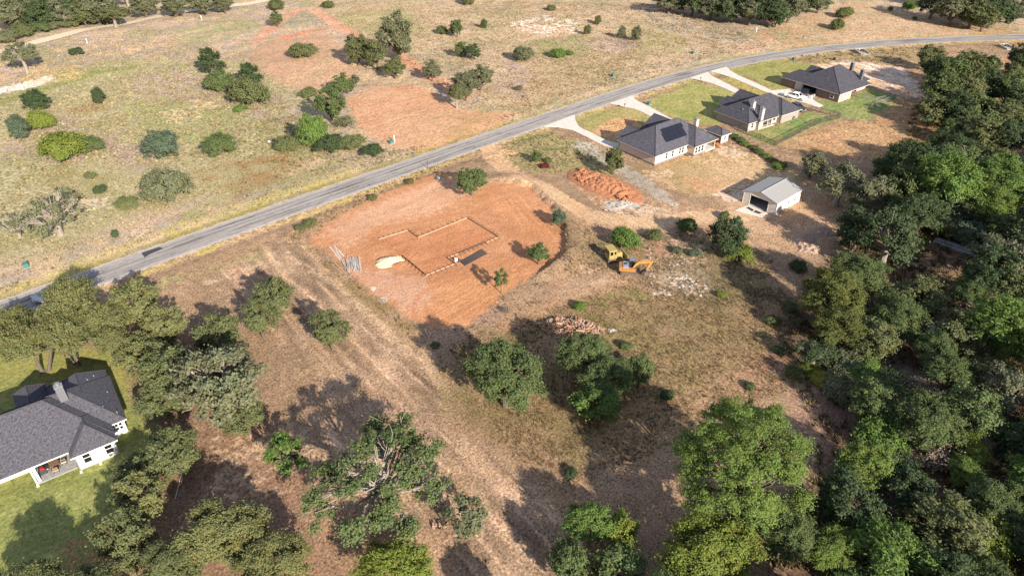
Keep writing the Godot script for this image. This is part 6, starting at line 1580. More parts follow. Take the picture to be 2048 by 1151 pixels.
	plant(89.53, -273.53, 6.73, "oak", "greygreen", "dark oak in the woods on the slope at the top, in its front row", "oaks of the woods along the top right of centre", 0.8)
	plant(95.82, -270.07, 6.91, "oak2", "dark", "dark oak in the woods on the slope at the top, in its front row", "oaks of the woods along the top right of centre", 0.8)
	plant(104.39, -276.13, 6.47, "oak", "greygreen", "dark oak in the woods on the slope at the top, in its front row", "oaks of the woods along the top right of centre", 0.8)
	plant(111.19, -285.44, 6.70, "oak2", "dark", "dark oak in the woods on the slope at the top, in its back rows", "oaks of the woods along the top right of centre", 0.8)
	plant(83.56, -299.28, 7.92, "oak", "greygreen", "dark oak in the woods on the slope at the top, in its back rows", "oaks of the woods along the top right of centre", 0.8)
	plant(97.15, -290.95, 7.82, "oak2", "dark", "dark oak in the woods on the slope at the top, in its back rows", "oaks of the woods along the top right of centre", 0.8)
	plant(113.35, -298.39, 8.12, "oak", "greygreen", "dark oak in the woods on the slope at the top, in its back rows", "oaks of the woods along the top right of centre", 0.8)
	plant(71.68, -304.50, 6.83, "oak2", "dark", "dark oak in the woods on the slope at the top, in its back rows", "oaks of the woods along the top right of centre", 0.8)
	plant(121.14, -290.11, 4.58, "oak", "greygreen", "dark oak in the woods on the slope at the top, in its back rows", "oaks of the woods along the top right of centre", 0.8)
	plant(98.34, -270.27, 3.79, "oak2", "dark", "dark oak in the woods on the slope at the top, in its front row", "oaks of the woods along the top right of centre", 0.8)
	plant(129.18, -283.95, 3.42, "shrub", "olive", "bush on the tan slope right of the top woods", "", 1)
	plant(120.28, -268.16, 3.01, "shrub", "olive", "bush above the road on the tan slope", "", 1)
	plant(161.15, -298.20, 2.96, "shrub", "bright", "bright small tree at the edge of the top right grove", "", 1)
	plant(153.54, -297.78, 1.22, "shrub", "olive", "tiny sapling on the tan hillside at the upper right", "", 1)
	plant(155.74, -281.88, 1.06, "shrub", "olive", "lone tiny sapling below the bright small tree", "", 1)
	plant(162.33, -283.73, 6.18, "oak", "dark", "oak of the upper right corner grove north of the road, at its left end", "oaks of the grove in the top right corner", 0.8)
	plant(164.68, -273.56, 7.20, "oak2", "greygreen", "oak of the upper right corner grove north of the road, at its left end", "oaks of the grove in the top right corner", 0.8)
	plant(170.48, -269.54, 6.96, "oak", "olive", "oak of the upper right corner grove north of the road, in its middle", "oaks of the grove in the top right corner", 0.8)
	plant(177.56, -269.76, 7.75, "oak2", "dark", "oak of the upper right corner grove north of the road, at its right end", "oaks of the grove in the top right corner", 0.8)
	plant(188.98, -276.05, 6.08, "oak", "greygreen", "oak of the upper right corner grove north of the road, at its right end", "oaks of the grove in the top right corner", 0.8)
	plant(182.26, -292.36, 7.50, "oak2", "olive", "oak of the upper right corner grove north of the road, in its middle", "oaks of the grove in the top right corner", 0.8)
	plant(175.94, -299.01, 7.55, "oak", "dark", "oak of the upper right corner grove north of the road, at its left end", "oaks of the grove in the top right corner", 0.8)
	plant(195.56, -295.06, 7.70, "oak2", "greygreen", "oak of the upper right corner grove north of the road, at its right end", "oaks of the grove in the top right corner", 0.8)
	plant(172.12, -264.75, 5.06, "oak", "olive", "oak of the upper right corner grove north of the road, in its middle", "oaks of the grove in the top right corner", 0.8)
	plant(129.71, -219.23, 4.69, "oak", "olive", "leafy oak of the grove beyond the far house, at its top end", "oaks of the grove right of the far house", 0.85)
	plant(123.38, -202.80, 5.26, "oak2", "dark", "leafy oak of the grove beyond the far house, at its top end", "oaks of the grove right of the far house", 0.85)
	plant(124.13, -197.64, 5.70, "oak", "green", "leafy oak of the grove beyond the far house, in its middle", "oaks of the grove right of the far house", 0.85)
	plant(131.02, -199.06, 6.16, "oak2", "olive", "leafy oak of the grove beyond the far house, at its top end", "oaks of the grove right of the far house", 0.85)
	plant(141.53, -209.43, 5.21, "oak", "dark", "leafy oak of the grove beyond the far house, at its top end", "oaks of the grove right of the far house", 0.85)
	plant(114.89, -185.08, 5.67, "oak2", "green", "leafy oak of the grove beyond the far house, at its left rim", "oaks of the grove right of the far house", 0.85)
	plant(121.22, -184.34, 5.90, "oak", "olive", "leafy oak of the grove beyond the far house, in its middle", "oaks of the grove right of the far house", 0.85)
	plant(129.24, -186.87, 5.89, "oak2", "dark", "leafy oak of the grove beyond the far house, in its middle", "oaks of the grove right of the far house", 0.85)
	plant(132.81, -183.34, 5.54, "oak", "green", "leafy oak of the grove beyond the far house, in its middle", "oaks of the grove right of the far house", 0.85)
	plant(107.13, -172.15, 4.85, "oak2", "olive", "leafy oak of the grove beyond the far house, at its left rim", "oaks of the grove right of the far house", 0.85)
	plant(111.70, -169.74, 5.47, "oak", "dark", "leafy oak of the grove beyond the far house, in its middle", "oaks of the grove right of the far house", 0.85)
	plant(117.67, -169.99, 5.40, "oak2", "green", "leafy oak of the grove beyond the far house, in its middle", "oaks of the grove right of the far house", 0.85)
	plant(122.51, -168.02, 5.74, "oak", "olive", "leafy oak of the grove beyond the far house, in its middle", "oaks of the grove right of the far house", 0.85)
	plant(132.31, -176.71, 4.92, "oak2", "dark", "leafy oak of the grove beyond the far house, in its middle", "oaks of the grove right of the far house", 0.85)
	plant(107.04, -161.12, 4.08, "oak", "green", "leafy oak of the grove beyond the far house, at its near end", "oaks of the grove right of the far house", 0.85)
	plant(110.41, -157.05, 5.05, "oak2", "olive", "leafy oak of the grove beyond the far house, at its near end", "oaks of the grove right of the far house", 0.85)
	plant(114.77, -154.44, 5.35, "oak", "dark", "leafy oak of the grove beyond the far house, at its near end", "oaks of the grove right of the far house", 0.85)
	plant(121.05, -157.39, 4.91, "oak2", "green", "leafy oak of the grove beyond the far house, at its near end", "oaks of the grove right of the far house", 0.85)
	plant(154.12, -214.33, 4.46, "oak", "dark", "dark tree at the right edge below the road by the culvert", "", 1)
	plant(153.44, -212.54, 4.25, "shrub", "olive", "bush at the right edge under the dark culvert tree", "", 1)
	plant(5.65, -150.19, 1.53, "oak2", "green", "small green tree in the weeds between road and solar house", "", 1)
	plant(22.61, -143.82, 2.96, "oak", "olive", "oak standing at the west wall of the solar panelled house", "", 1)
	plant(-8.26, -133.71, 3.71, "oak", "green", "round dark oak on the pad's north rim beside the road", "", 1)
	plant(9.27, -120.35, 1.77, "oak2", "bluegreen", "small blue-green tree on the pad's east bank", "", 1)
	plant(4.73, -106.61, 2.06, "oak2", "green", "slender oak standing on the red pad's east side", "", 1)
	plant(-1.84, -97.40, 1.59, "sparse", "green", "thin green sapling oak at the pad's south east corner", "", 1.15)
	plant(21.09, -112.80, 2.75, "shrub", "bright", "light feathery bush behind the yellow bulldozer", "", 1.1)
	plant(39.14, -109.24, 4.07, "oak", "dark", "broad dark oak south of the metal workshop", "", 0.9)
	plant(41.06, -107.90, 2.67, "shrub", "lime", "yellow-green small tree in front of the broad dark oak", "", 1.1)
	plant(66.34, -142.25, 3.03, "oak2", "greygreen", "small oak north east of the metal workshop", "", 1)
	plant(66.79, -128.97, 5.43, "open", "greygreen", "spreading oak right of the metal workshop", "", 0.9)
	plant(81.35, -140.97, 3.13, "oak2", "green", "green oak at the field edge above the spreading oak", "", 1)
	plant(70.65, -122.90, 4.21, "oak", "greygreen", "grey-green oak on the fence line right of the spreading oak", "", 1)
	plant(76.30, -124.05, 4.75, "oak2", "green", "green oak behind the fence line above the clearing", "", 1)
	plant(77.03, -117.16, 3.63, "oak", "olive", "olive oak at the clearing's upper edge", "", 1)
	plant(85.79, -133.39, 5.12, "open", "greygreen", "thin limbed oak at the woods' front by the tan field", "", 1)
	plant(82.12, -117.40, 3.38, "shrub", "olive", "weedy bush at the clearing's upper edge above the grey beams", "", 1)
	plant(7.52, -147.30, 1.16, "shrub", "red", "dark reddish bush near the mound of red clods", "", 1)
	plant(11.15, -92.88, 1.07, "shrub", "bright", "bright green bush above the log pile's right end", "", 1)
	plant(17.33, -82.79, 1.08, "shrub", "green", "green bush right of the log pile's white heap", "", 1)
	plant(21.63, -71.81, 1.08, "shrub", "dark", "dark green weed bush in the giant tree's shade", "", 1)
	plant(35.25, -96.53, 0.97, "shrub", "lime", "pale green bush at the end of the white limestone streak", "", 1)
	plant(7.14, -58.11, 0.96, "shrub", "dark", "dark green weed bush in the shade left of the giant tree", "", 1)
	plant(33.56, -109.46, 1.23, "shrub", "bluegreen", "blue-green weed among the limestone below the workshop", "", 1)
	plant(30.54, -110.41, 1.14, "shrub", "greygreen", "grey weed bush among the limestone rocks", "", 1)
	plant(34.10, -119.01, 2.01, "shrub", "green", "low green bush in the shade by the dirt track", "", 1)
	plant(27.21, -115.46, 1.66, "shrub", "olive", "low olive weeds beside the feathery bush", "", 1)
	plant(41.48, -88.95, 1.28, "shrub", "olive", "weed bush between field and woods' edge", "", 1)
	plant(45.52, -92.86, 1.50, "shrub", "olive", "olive bush left of the big olive tree's foot", "", 1)
	plant(40.38, -81.61, 1.05, "shrub", "green", "green weed by the field's right corner", "", 1)
	plant(40.86, -76.37, 1.33, "shrub", "olive", "olive weeds before the yellow weedy bush", "", 1)
	plant(33.73, -73.95, 0.91, "shrub", "green", "lone weed at the field's lower right", "", 1)
	plant(10.20, -68.42, 1.04, "shrub", "yellow", "yellow-brown weeds at the foot of the field oaks", "", 1)
	plant(-11.73, -82.98, 0.77, "shrub", "olive", "small weed in the oak shade at the pad's bottom", "", 1)
	plant(8.23, -150.43, 1.06, "shrub", "olive", "small weed beside the reddish bush", "", 1)
	plant(-39.59, -120.21, 1.33, "shrub", "olive", "tall weeds between road and pad's left tip", "", 1)
	plant(-41.22, -118.81, 1.12, "shrub", "olive", "weed clump on the verge left of the pad's tip", "", 1)
	plant(-29.22, -131.53, 1.08, "shrub", "olive", "weed clump on the verge above the pad", "", 1)
	plant(-22.32, -139.44, 1.01, "shrub", "olive", "weed clump on the verge near the sign post", "", 1)
	plant(-73.62, -183.77, 1.79, "shrub", "bright", "bright weed below the broad double bush", "", 1)
	plant(-112.95, -165.41, 1.06, "shrub", "dark", "small weed above the large lime bush", "", 1)
	plant(-93.37, -141.65, 1.30, "shrub", "olive", "olive weed in the mauve patch at the left", "", 1)
	plant(-1.14, -91.94, 0.98, "brush", "bare", "dead brush below the sapling at the pad's corner", "", 1)
	plant(42.67, -123.83, 1.16, "shrub", "olive", "weed by the track before the workshop", "", 1)
	plant(51.19, -104.82, 1.73, "shrub", "dark", "dark bush left of the big olive tree", "", 1)
	plant(46.84, -64.94, 1.87, "brush", "bare", "dead branches at the edge of the bare shaded ground", "", 1)
	plant(63.25, -87.23, 2.27, "brush", "bare", "heap of dead sticks by the white crate", "", 1)
	plant(55.19, -164.78, 1.40, "shrub", "green", "green bush of the hedge running down from the shed", "hedge bushes along the fence between the houses", 0.75)
	plant(56.35, -162.63, 1.32, "shrub", "green", "green bush of the hedge running down from the shed", "hedge bushes along the fence between the houses", 0.75)
	plant(57.03, -160.16, 1.31, "shrub", "hgreen", "green bush of the hedge running down from the shed", "hedge bushes along the fence between the houses", 0.75)
	plant(58.28, -157.75, 1.29, "shrub", "olive", "green bush of the hedge running down from the shed", "hedge bushes along the fence between the houses", 0.75)
	plant(58.92, -155.39, 1.28, "shrub", "green", "green bush of the hedge running down from the shed", "hedge bushes along the fence between the houses", 0.75)
	plant(60.04, -152.80, 1.27, "shrub", "hgreen", "green bush of the hedge running down from the shed", "hedge bushes along the fence between the houses", 0.75)
	plant(60.56, -150.28, 1.25, "shrub", "olive", "green bush of the hedge running down from the shed", "hedge bushes along the fence between the houses", 0.75)
	plant(60.94, -147.27, 1.92, "shrub", "hgreen", "green bush of the hedge running down from the shed", "hedge bushes along the fence between the houses", 0.75)
	plant(-66.13, -84.57, 4.59, "feather", "yolive", "tall feathery oak of the clump before the white house, nearest the road", "feathery oaks around the white house's front lawn", 1.1)
	plant(-68.53, -77.17, 4.46, "feather", "yolive", "tall feathery oak of the clump before the white house, the big one over the lawn", "feathery oaks around the white house's front lawn", 1.1)
	plant(-75.36, -83.69, 3.23, "feather", "yolive", "tall feathery oak of the clump before the white house, at the picture's left edge", "feathery oaks around the white house's front lawn", 1.1)
	plant(-64.07, -78.92, 4.25, "feather", "yolive", "tall feathery oak of the clump before the white house, between the lawn trunks", "feathery oaks around the white house's front lawn", 1.1)
	plant(-61.03, -82.02, 3.60, "feather", "yolive", "tall feathery oak of the clump before the white house, at the clump's right", "feathery oaks around the white house's front lawn", 1.1)
	plant(-58.11, -78.90, 2.59, "feather", "yolive", "tall feathery oak of the clump before the white house, overhanging the lawn's right end", "feathery oaks around the white house's front lawn", 1.1)
	plant(-58.49, -88.01, 4.40, "oak", "yolive", "feathery oak nearest the road in the big left clump", "", 1)
	plant(-51.99, -83.19, 3.52, "oak", "yolive", "feathery oak at the clump's edge beside the mown field", "", 1)
	plant(-52.21, -76.47, 4.01, "oak", "yolive", "dense oak right of the white house's front lawn", "", 1)
	plant(-46.67, -72.23, 4.49, "oak", "olive", "large dense oak in the middle of the left clump", "", 1)
	plant(-46.60, -67.76, 3.14, "oak", "olive", "oak overhanging the bare ground behind the white house's chimney", "", 1)
	plant(-43.82, -81.51, 3.85, "oak", "olive", "rounded oak at the top right of the left clump", "", 1)
	plant(-40.20, -74.99, 3.65, "oak", "olive", "oak behind the big pale limbed oak", "", 1)
	plant(-38.51, -85.29, 2.93, "oak", "olive", "small oak between the rounded oak and the field oak", "", 1)
	plant(-38.02, -91.01, 3.86, "oak", "olive", "oak with a dark shadow alone in the upper mown field", "", 1)
	plant(-35.09, -65.13, 3.02, "oak", "olive", "low leafy bough oak right of the pale limbs", "", 1)
	plant(-27.20, -82.59, 3.17, "oak", "olive", "compact oak alone on the mown strip", "", 1)
	plant(-38.28, -67.49, 6.72, "open", "greygreen", "great oak with pale bare limbs showing in the left clump", "", 0.9)
	plant(-27.25, -57.79, 2.83, "sparse", "bright", "small sparse bright green tree on the dry ground", "", 1)
	plant(-41.27, -58.66, 3.84, "oak", "olive", "oak by the back lawn with its trunk in shade", "", 1)
	plant(-44.53, -55.88, 3.03, "oak", "olive", "oak overhanging the right end of the back lawn", "", 1)
	plant(-41.82, -51.24, 3.30, "oak", "yolive", "oak below the back lawn's right edge", "", 1)
	plant(-40.90, -45.72, 3.55, "oak", "olive", "oak at the lawn's lower corner", "", 1)
	plant(-30.56, -45.78, 5.01, "oakbig", "yolive", "wide oak near the bottom edge left of the sprawling oak", "", 1)
	plant(-24.48, -43.21, 4.32, "oakbig", "yolive", "wide oak cut by the bottom edge", "", 1)
	plant(-34.99, -42.95, 3.87, "oakbig", "olive", "dark oak at the bottom edge left", "", 1)
	plant(-46.79, -39.11, 4.70, "oakbig", "olive", "oak mostly below the frame whose shade lies on the lawn", "", 1)
	plant(-41.29, -38.68, 4.55, "oakbig", "olive", "second oak below the frame under the lawn", "", 1)
	plant(-14.49, -51.69, 8.31, "openbig", "green", "sprawling open oak with pale limbs in the bottom centre", "", 0.75)
	plant(-5.03, -48.99, 2.71, "sparse", "greygreen", "light grey-green small tree right of the sprawling oak", "", 1)
	plant(-11.78, -43.26, 3.64, "feather", "lime", "bright yellow-green tree at the bottom edge below the sprawling oak", "", 0.8)
	plant(8.53, -48.56, 2.67, "feather", "bright", "bright small tree with a visible slanting trunk", "", 1)
	plant(11.68, -47.95, 2.45, "oak2", "lime", "yellowish small tree beside the bright slanting one", "", 1)
	plant(6.05, -44.07, 2.70, "oak2", "green", "green tree at the bottom edge left of the giant tree", "", 1)
	plant(11.07, -42.74, 3.07, "oak2", "green", "green tree at the bottom edge under the yellowish one", "", 1)
	plant(-0.93, -70.33, 5.95, "oakbig", "green", "large oak in the middle of the field, left of three", "", 1)
	plant(10.14, -75.95, 4.27, "oakbig", "green", "oak behind the right one of the three field oaks", "", 1)
	plant(12.89, -71.10, 4.46, "oakbig", "green", "oak in the middle of the three field oaks", "", 1)
	plant(11.31, -67.51, 3.35, "oak", "bright", "bright small tree in front of the field oaks", "", 1)
	plant(17.90, -74.08, 2.58, "oak2", "green", "small oak at the right end of the field oaks", "", 1)
	plant(24.88, -51.76, 7.88, "huge", "hgreen", "giant bright green tree in the lower right", "", 1)
	plant(20.27, -43.70, 5.38, "oakbig", "lime", "yellow-green tree at the bottom edge below the giant tree", "", 0.9)
	plant(29.20, -46.72, 3.63, "oakbig", "green", "green tree merging with the giant tree's lower right", "", 1)
	plant(49.91, -88.51, 5.53, "oakbig", "dyolive", "big olive tree at the left edge of the right hand woods", "", 1)
	plant(56.46, -95.00, 5.44, "oakbig", "green", "dark tree behind the big olive tree at the woods' edge", "", 1)
	plant(49.31, -82.30, 4.51, "oakbig", "dyolive", "leafy olive tree in front of the big one at the woods' edge", "", 1)
	plant(65.71, -104.81, 5.93, "open", "dark", "sprawling dark limbed oak above the clearing", "", 1)
	plant(63.31, -111.42, 4.59, "oak2", "dark", "dark oak between workshop and clearing", "", 1)
	plant(56.55, -59.55, 2.62, "juniper", "lime", "bright tall vine covered stem in the dark right woods", "", 1.3)
	plant(82.67, -121.96, 6.25, "feather", "bright", "bright vine covered tree with pale limbs in the right woods", "", 1)
	plant(96.75, -125.18, 7.26, "oakbig", "bright", "bright crowned tree at the right edge high in the woods", "", 1)
	plant(93.32, -133.17, 6.82, "open", "green", "wide limbed tree under the bright crowned one", "", 1)
	plant(71.18, -80.25, 4.86, "feather", "bright", "bright leafed tree at the right edge in mid woods", "", 1)
	plant(50.12, -76.38, 3.23, "shrub", "bright", "bright vine mound at the front of the right woods", "", 0.7)
	plant(51.74, -73.37, 2.80, "shrub", "green", "green vine mound right of the bright one", "", 0.7)
	plant(44.59, -74.74, 1.96, "shrub", "yellow", "yellow weedy bush at the woods' front", "", 0.7)
	plant(43.29, -77.04, 1.59, "shrub", "lime", "pale green weed bush in front of the woods", "", 0.7)
	plant(55.64, -74.28, 3.27, "brush", "bare", "dead branchy bush among the vine mounds", "", 0.8)
	plant(67.91, -74.53, 2.60, "brush", "bare", "dead grey branches in the dark wood", "", 0.8)
	plant(58.77, -60.54, 2.69, "brush", "bare", "tangle of dead twigs near the right edge", "", 0.8)
	plant(44.97, -51.28, 4.09, "brush", "bare", "wide purple-grey thicket of bare twigs at the bottom right", "", 0.7)
	plant(39.92, -53.94, 2.04, "brush", "bare", "fallen grey branches by the giant tree's shade", "", 0.6)
	plant(54.17, -51.20, 3.68, "oakbig", "green", "mid green large tree in the right woods, in the bottom right corner", "trees and undergrowth of the woods along the right side, mid green large tree in the bottom right corner", 1)
	plant(53.97, -39.96, 2.88, "oak", "olive", "olive tree in the right woods, mostly below the bottom edge", "trees and undergrowth of the woods along the right side, olive tree mostly below the bottom edge", 1)
	plant(71.09, -57.72, 3.57, "oak", "green", "mid green tree in the right woods, cut by the right edge", "trees and undergrowth of the woods along the right side, mid green tree cut by the right edge", 1)
	plant(57.23, -63.10, 4.15, "oak", "green", "mid green tree in the right woods, below the white crate", "trees and undergrowth of the woods along the right side, mid green tree below the white crate", 1)
	plant(37.64, -42.21, 3.57, "shrub", "green", "mid green bush in the right woods, mostly below the bottom edge", "trees and undergrowth of the woods along the right side, mid green bush mostly below the bottom edge", 1)
	plant(98.21, -113.60, 4.74, "oak", "dark", "dark tree in the right woods, cut by the right edge", "trees and undergrowth of the woods along the right side, dark tree cut by the right edge", 1)
	plant(90.88, -117.99, 5.90, "oakbig", "hgreen", "yellow-green large tree in the right woods, right of the grey beams", "trees and undergrowth of the woods along the right side, yellow-green large tree right of the grey beams", 1)
	plant(61.08, -42.34, 4.03, "feather", "green", "mid green vine hung tree in the right woods, cut by the right edge", "trees and undergrowth of the woods along the right side, mid green vine hung tree cut by the right edge", 1)
	plant(54.12, -56.49, 2.75, "oakbig", "hgreen", "yellow-green large tree in the right woods, in the bottom right corner", "trees and undergrowth of the woods along the right side, yellow-green large tree in the bottom right corner", 1)
	plant(47.60, -63.26, 3.78, "shrub", "bright", "bright green bush in the right woods, behind the vine mounds", "trees and undergrowth of the woods along the right side, bright green bush behind the vine mounds", 1)
	plant(73.50, -70.48, 5.01, "oak", "olive", "olive tree in the right woods, cut by the right edge", "trees and undergrowth of the woods along the right side, olive tree cut by the right edge", 1)
	plant(53.71, -75.18, 2.61, "shrub", "dark", "dark bush in the right woods, behind the vine mounds", "trees and undergrowth of the woods along the right side, dark bush behind the vine mounds", 1)
	plant(111.43, -140.31, 6.46, "brush", "bare", "leafless twiggy thicket in the right woods, below the tan field", "trees and undergrowth of the woods along the right side, leafless twiggy thicket below the tan field", 1)
	plant(55.42, -45.06, 3.36, "oakbig", "dark", "dark large tree in the right woods, cut by the right edge", "trees and undergrowth of the woods along the right side, dark large tree cut by the right edge", 1)
	plant(36.93, -49.78, 4.10, "oak", "dark", "dark tree in the right woods, beside the giant tree", "trees and undergrowth of the woods along the right side, dark tree beside the giant tree", 1)
	plant(59.95, -40.90, 3.35, "shrub", "bright", "bright green bush in the right woods, mostly below the bottom edge", "trees and undergrowth of the woods along the right side, bright green bush mostly below the bottom edge", 1)
	plant(58.22, -84.62, 4.86, "oakbig", "green", "mid green large tree in the right woods, behind the big olive tree", "trees and undergrowth of the woods along the right side, mid green large tree behind the big olive tree", 1)
	plant(48.40, -41.28, 2.96, "oakbig", "green", "mid green large tree in the right woods, mostly below the bottom edge", "trees and undergrowth of the woods along the right side, mid green large tree mostly below the bottom edge", 1)
	plant(73.27, -92.18, 3.40, "oakbig", "green", "mid green large tree in the right woods, right of the white crate", "trees and undergrowth of the woods along the right side, mid green large tree right of the white crate", 1)
	plant(49.91, -38.17, 3.14, "shrub", "bluegreen", "bluish bush in the right woods, mostly below the bottom edge", "trees and undergrowth of the woods along the right side, bluish bush mostly below the bottom edge", 1)
	plant(51.71, -47.39, 3.61, "shrub", "lime", "pale green bush in the right woods, in the bottom right corner", "trees and undergrowth of the woods along the right side, pale green bush in the bottom right corner", 1)
	plant(61.25, -78.34, 3.79, "oakbig", "green", "mid green large tree in the right woods, right of the white crate", "trees and undergrowth of the woods along the right side, mid green large tree right of the white crate", 1)
	plant(106.65, -119.32, 3.92, "feather", "bright", "bright green vine hung tree in the right woods, cut by the right edge", "trees and undergrowth of the woods along the right side, bright green vine hung tree cut by the right edge", 1)
	plant(44.13, -78.25, 2.76, "open", "dark", "dark branchy oak in the right woods, behind the big olive tree", "trees and undergrowth of the woods along the right side, dark branchy oak behind the big olive tree", 1)
	plant(33.84, -45.37, 2.95, "oakbig", "hgreen", "yellow-green large tree in the right woods, beside the giant tree", "trees and undergrowth of the woods along the right side, yellow-green large tree beside the giant tree", 1)
	plant(74.85, -113.78, 4.95, "feather", "dark", "dark vine hung tree in the right woods, above the grey beams", "trees and undergrowth of the woods along the right side, dark vine hung tree above the grey beams", 1)
	plant(38.53, -37.65, 3.02, "oakbig", "green", "mid green large tree in the right woods, mostly below the bottom edge", "trees and undergrowth of the woods along the right side, mid green large tree mostly below the bottom edge", 1)
	plant(44.58, -50.45, 2.17, "shrub", "green", "mid green bush in the right woods, in the bottom right corner", "trees and undergrowth of the woods along the right side, mid green bush in the bottom right corner", 1)
	plant(61.02, -53.50, 3.82, "feather", "bright", "bright green vine hung tree in the right woods, cut by the right edge", "trees and undergrowth of the woods along the right side, bright green vine hung tree cut by the right edge", 1)
	plant(45.20, -53.62, 3.65, "oak", "dark", "dark tree in the right woods, in the bottom right corner", "trees and undergrowth of the woods along the right side, dark tree in the bottom right corner", 1)
	plant(64.77, -65.86, 2.38, "shrub", "bluegreen", "bluish bush in the right woods, below the white crate", "trees and undergrowth of the woods along the right side, bluish bush below the white crate", 1)
	plant(41.79, -56.07, 3.70, "oakbig", "hgreen", "yellow-green large tree in the right woods, beside the giant tree", "trees and undergrowth of the woods along the right side, yellow-green large tree beside the giant tree", 1)
	plant(68.29, -63.61, 3.14, "oak", "olive", "olive tree in the right woods, cut by the right edge", "trees and undergrowth of the woods along the right side, olive tree cut by the right edge", 1)
	plant(72.10, -78.84, 3.48, "oakbig", "hgreen", "yellow-green large tree in the right woods, right of the white crate", "trees and undergrowth of the woods along the right side, yellow-green large tree right of the white crate", 1)
	plant(52.04, -59.64, 4.04, "brush", "bare", "leafless twiggy thicket in the right woods, in the bottom right corner", "trees and undergrowth of the woods along the right side, leafless twiggy thicket in the bottom right corner", 1)
	plant(105.17, -140.27, 4.05, "oak", "olive", "olive tree in the right woods, below the tan field", "trees and undergrowth of the woods along the right side, olive tree below the tan field", 1)
	plant(53.08, -79.76, 3.53, "oak", "olive", "olive tree in the right woods, behind the big olive tree", "trees and undergrowth of the woods along the right side, olive tree behind the big olive tree", 1)
	plant(83.46, -136.50, 5.23, "feather", "dark", "dark vine hung tree in the right woods, below the tan field", "trees and undergrowth of the woods along the right side, dark vine hung tree below the tan field", 1)
	plant(77.58, -76.76, 5.24, "open", "greygreen", "grey-green branchy oak in the right woods, cut by the right edge", "trees and undergrowth of the woods along the right side, grey-green branchy oak cut by the right edge", 1)
	plant(75.52, -88.99, 5.26, "brush", "bare", "leafless twiggy thicket in the right woods, right of the white crate", "trees and undergrowth of the woods along the right side, leafless twiggy thicket right of the white crate", 1)
	plant(64.56, -89.77, 4.22, "oak", "olive", "olive tree in the right woods, behind the big olive tree", "trees and undergrowth of the woods along the right side, olive tree behind the big olive tree", 1)
	plant(89.76, -98.81, 5.24, "oakbig", "dark", "dark large tree in the right woods, cut by the right edge", "trees and undergrowth of the woods along the right side, dark large tree cut by the right edge", 1)
	plant(68.09, -75.46, 3.31, "shrub", "olive", "olive bush in the right woods, below the white crate", "trees and undergrowth of the woods along the right side, olive bush below the white crate", 1)
	plant(100.99, -120.70, 5.14, "oak", "dark", "dark tree in the right woods, cut by the right edge", "trees and undergrowth of the woods along the right side, dark tree cut by the right edge", 1)
	plant(87.83, -95.55, 4.73, "shrub", "greygreen", "grey-green bush in the right woods, cut by the right edge", "trees and undergrowth of the woods along the right side, grey-green bush cut by the right edge", 1)
	plant(42.32, -40.68, 3.80, "oak", "dark", "dark tree in the right woods, mostly below the bottom edge", "trees and undergrowth of the woods along the right side, dark tree mostly below the bottom edge", 1)
	plant(73.52, -65.29, 4.57, "oakbig", "green", "mid green large tree in the right woods, cut by the right edge", "trees and undergrowth of the woods along the right side, mid green large tree cut by the right edge", 1)
	plant(51.89, -62.66, 4.63, "oakbig", "green", "mid green large tree in the right woods, behind the vine mounds", "trees and undergrowth of the woods along the right side, mid green large tree behind the vine mounds", 1)
	plant(62.60, -59.43, 3.15, "oak", "dark", "dark tree in the right woods, cut by the right edge", "trees and undergrowth of the woods along the right side, dark tree cut by the right edge", 1)
	plant(98.77, -106.42, 5.11, "oak", "olive", "olive tree in the right woods, cut by the right edge", "trees and undergrowth of the woods along the right side, olive tree cut by the right edge", 1)
	plant(118.77, -138.79, 5.06, "brush", "bare", "leafless twiggy thicket in the right woods, cut by the right edge", "trees and undergrowth of the woods along the right side, leafless twiggy thicket cut by the right edge", 1)
	plant(85.83, -119.71, 4.34, "open", "dark", "dark branchy oak in the right woods, above the grey beams", "trees and undergrowth of the woods along the right side, dark branchy oak above the grey beams", 1)
	plant(119.54, -148.55, 5.31, "oakbig", "hgreen", "yellow-green large tree in the right woods, cut by the right edge", "trees and undergrowth of the woods along the right side, yellow-green large tree cut by the right edge", 1)
	plant(89.48, -131.91, 4.62, "brush", "bare", "leafless twiggy thicket in the right woods, below the tan field", "trees and undergrowth of the woods along the right side, leafless twiggy thicket below the tan field", 1)
	plant(45.15, -38.38, 3.62, "shrub", "olive", "olive bush in the right woods, mostly below the bottom edge", "trees and undergrowth of the woods along the right side, olive bush mostly below the bottom edge", 1)
	plant(28.10, -39.36, 3.36, "shrub", "bluegreen", "bluish bush in the right woods, mostly below the bottom edge", "trees and undergrowth of the woods along the right side, bluish bush mostly below the bottom edge", 1)
	plant(45.84, -72.28, 2.87, "shrub", "greygreen", "grey-green bush in the right woods, behind the vine mounds", "trees and undergrowth of the woods along the right side, grey-green bush behind the vine mounds", 1)
	plant(78.96, -125.76, 4.68, "oak", "olive", "olive tree in the right woods, below the tan field", "trees and undergrowth of the woods along the right side, olive tree below the tan field", 1)
	plant(62.99, -47.04, 4.46, "oak", "dark", "dark tree in the right woods, cut by the right edge", "trees and undergrowth of the woods along the right side, dark tree cut by the right edge", 1)
	plant(83.63, -76.39, 4.15, "shrub", "bluegreen", "bluish bush in the right woods, cut by the right edge", "trees and undergrowth of the woods along the right side, bluish bush cut by the right edge", 1)
	plant(65.97, -67.82, 4.18, "open", "greygreen", "grey-green branchy oak in the right woods, below the white crate", "trees and undergrowth of the woods along the right side, grey-green branchy oak below the white crate", 1)
	plant(77.67, -84.03, 3.62, "oakbig", "hgreen", "yellow-green large tree in the right woods, cut by the right edge", "trees and undergrowth of the woods along the right side, yellow-green large tree cut by the right edge", 1)
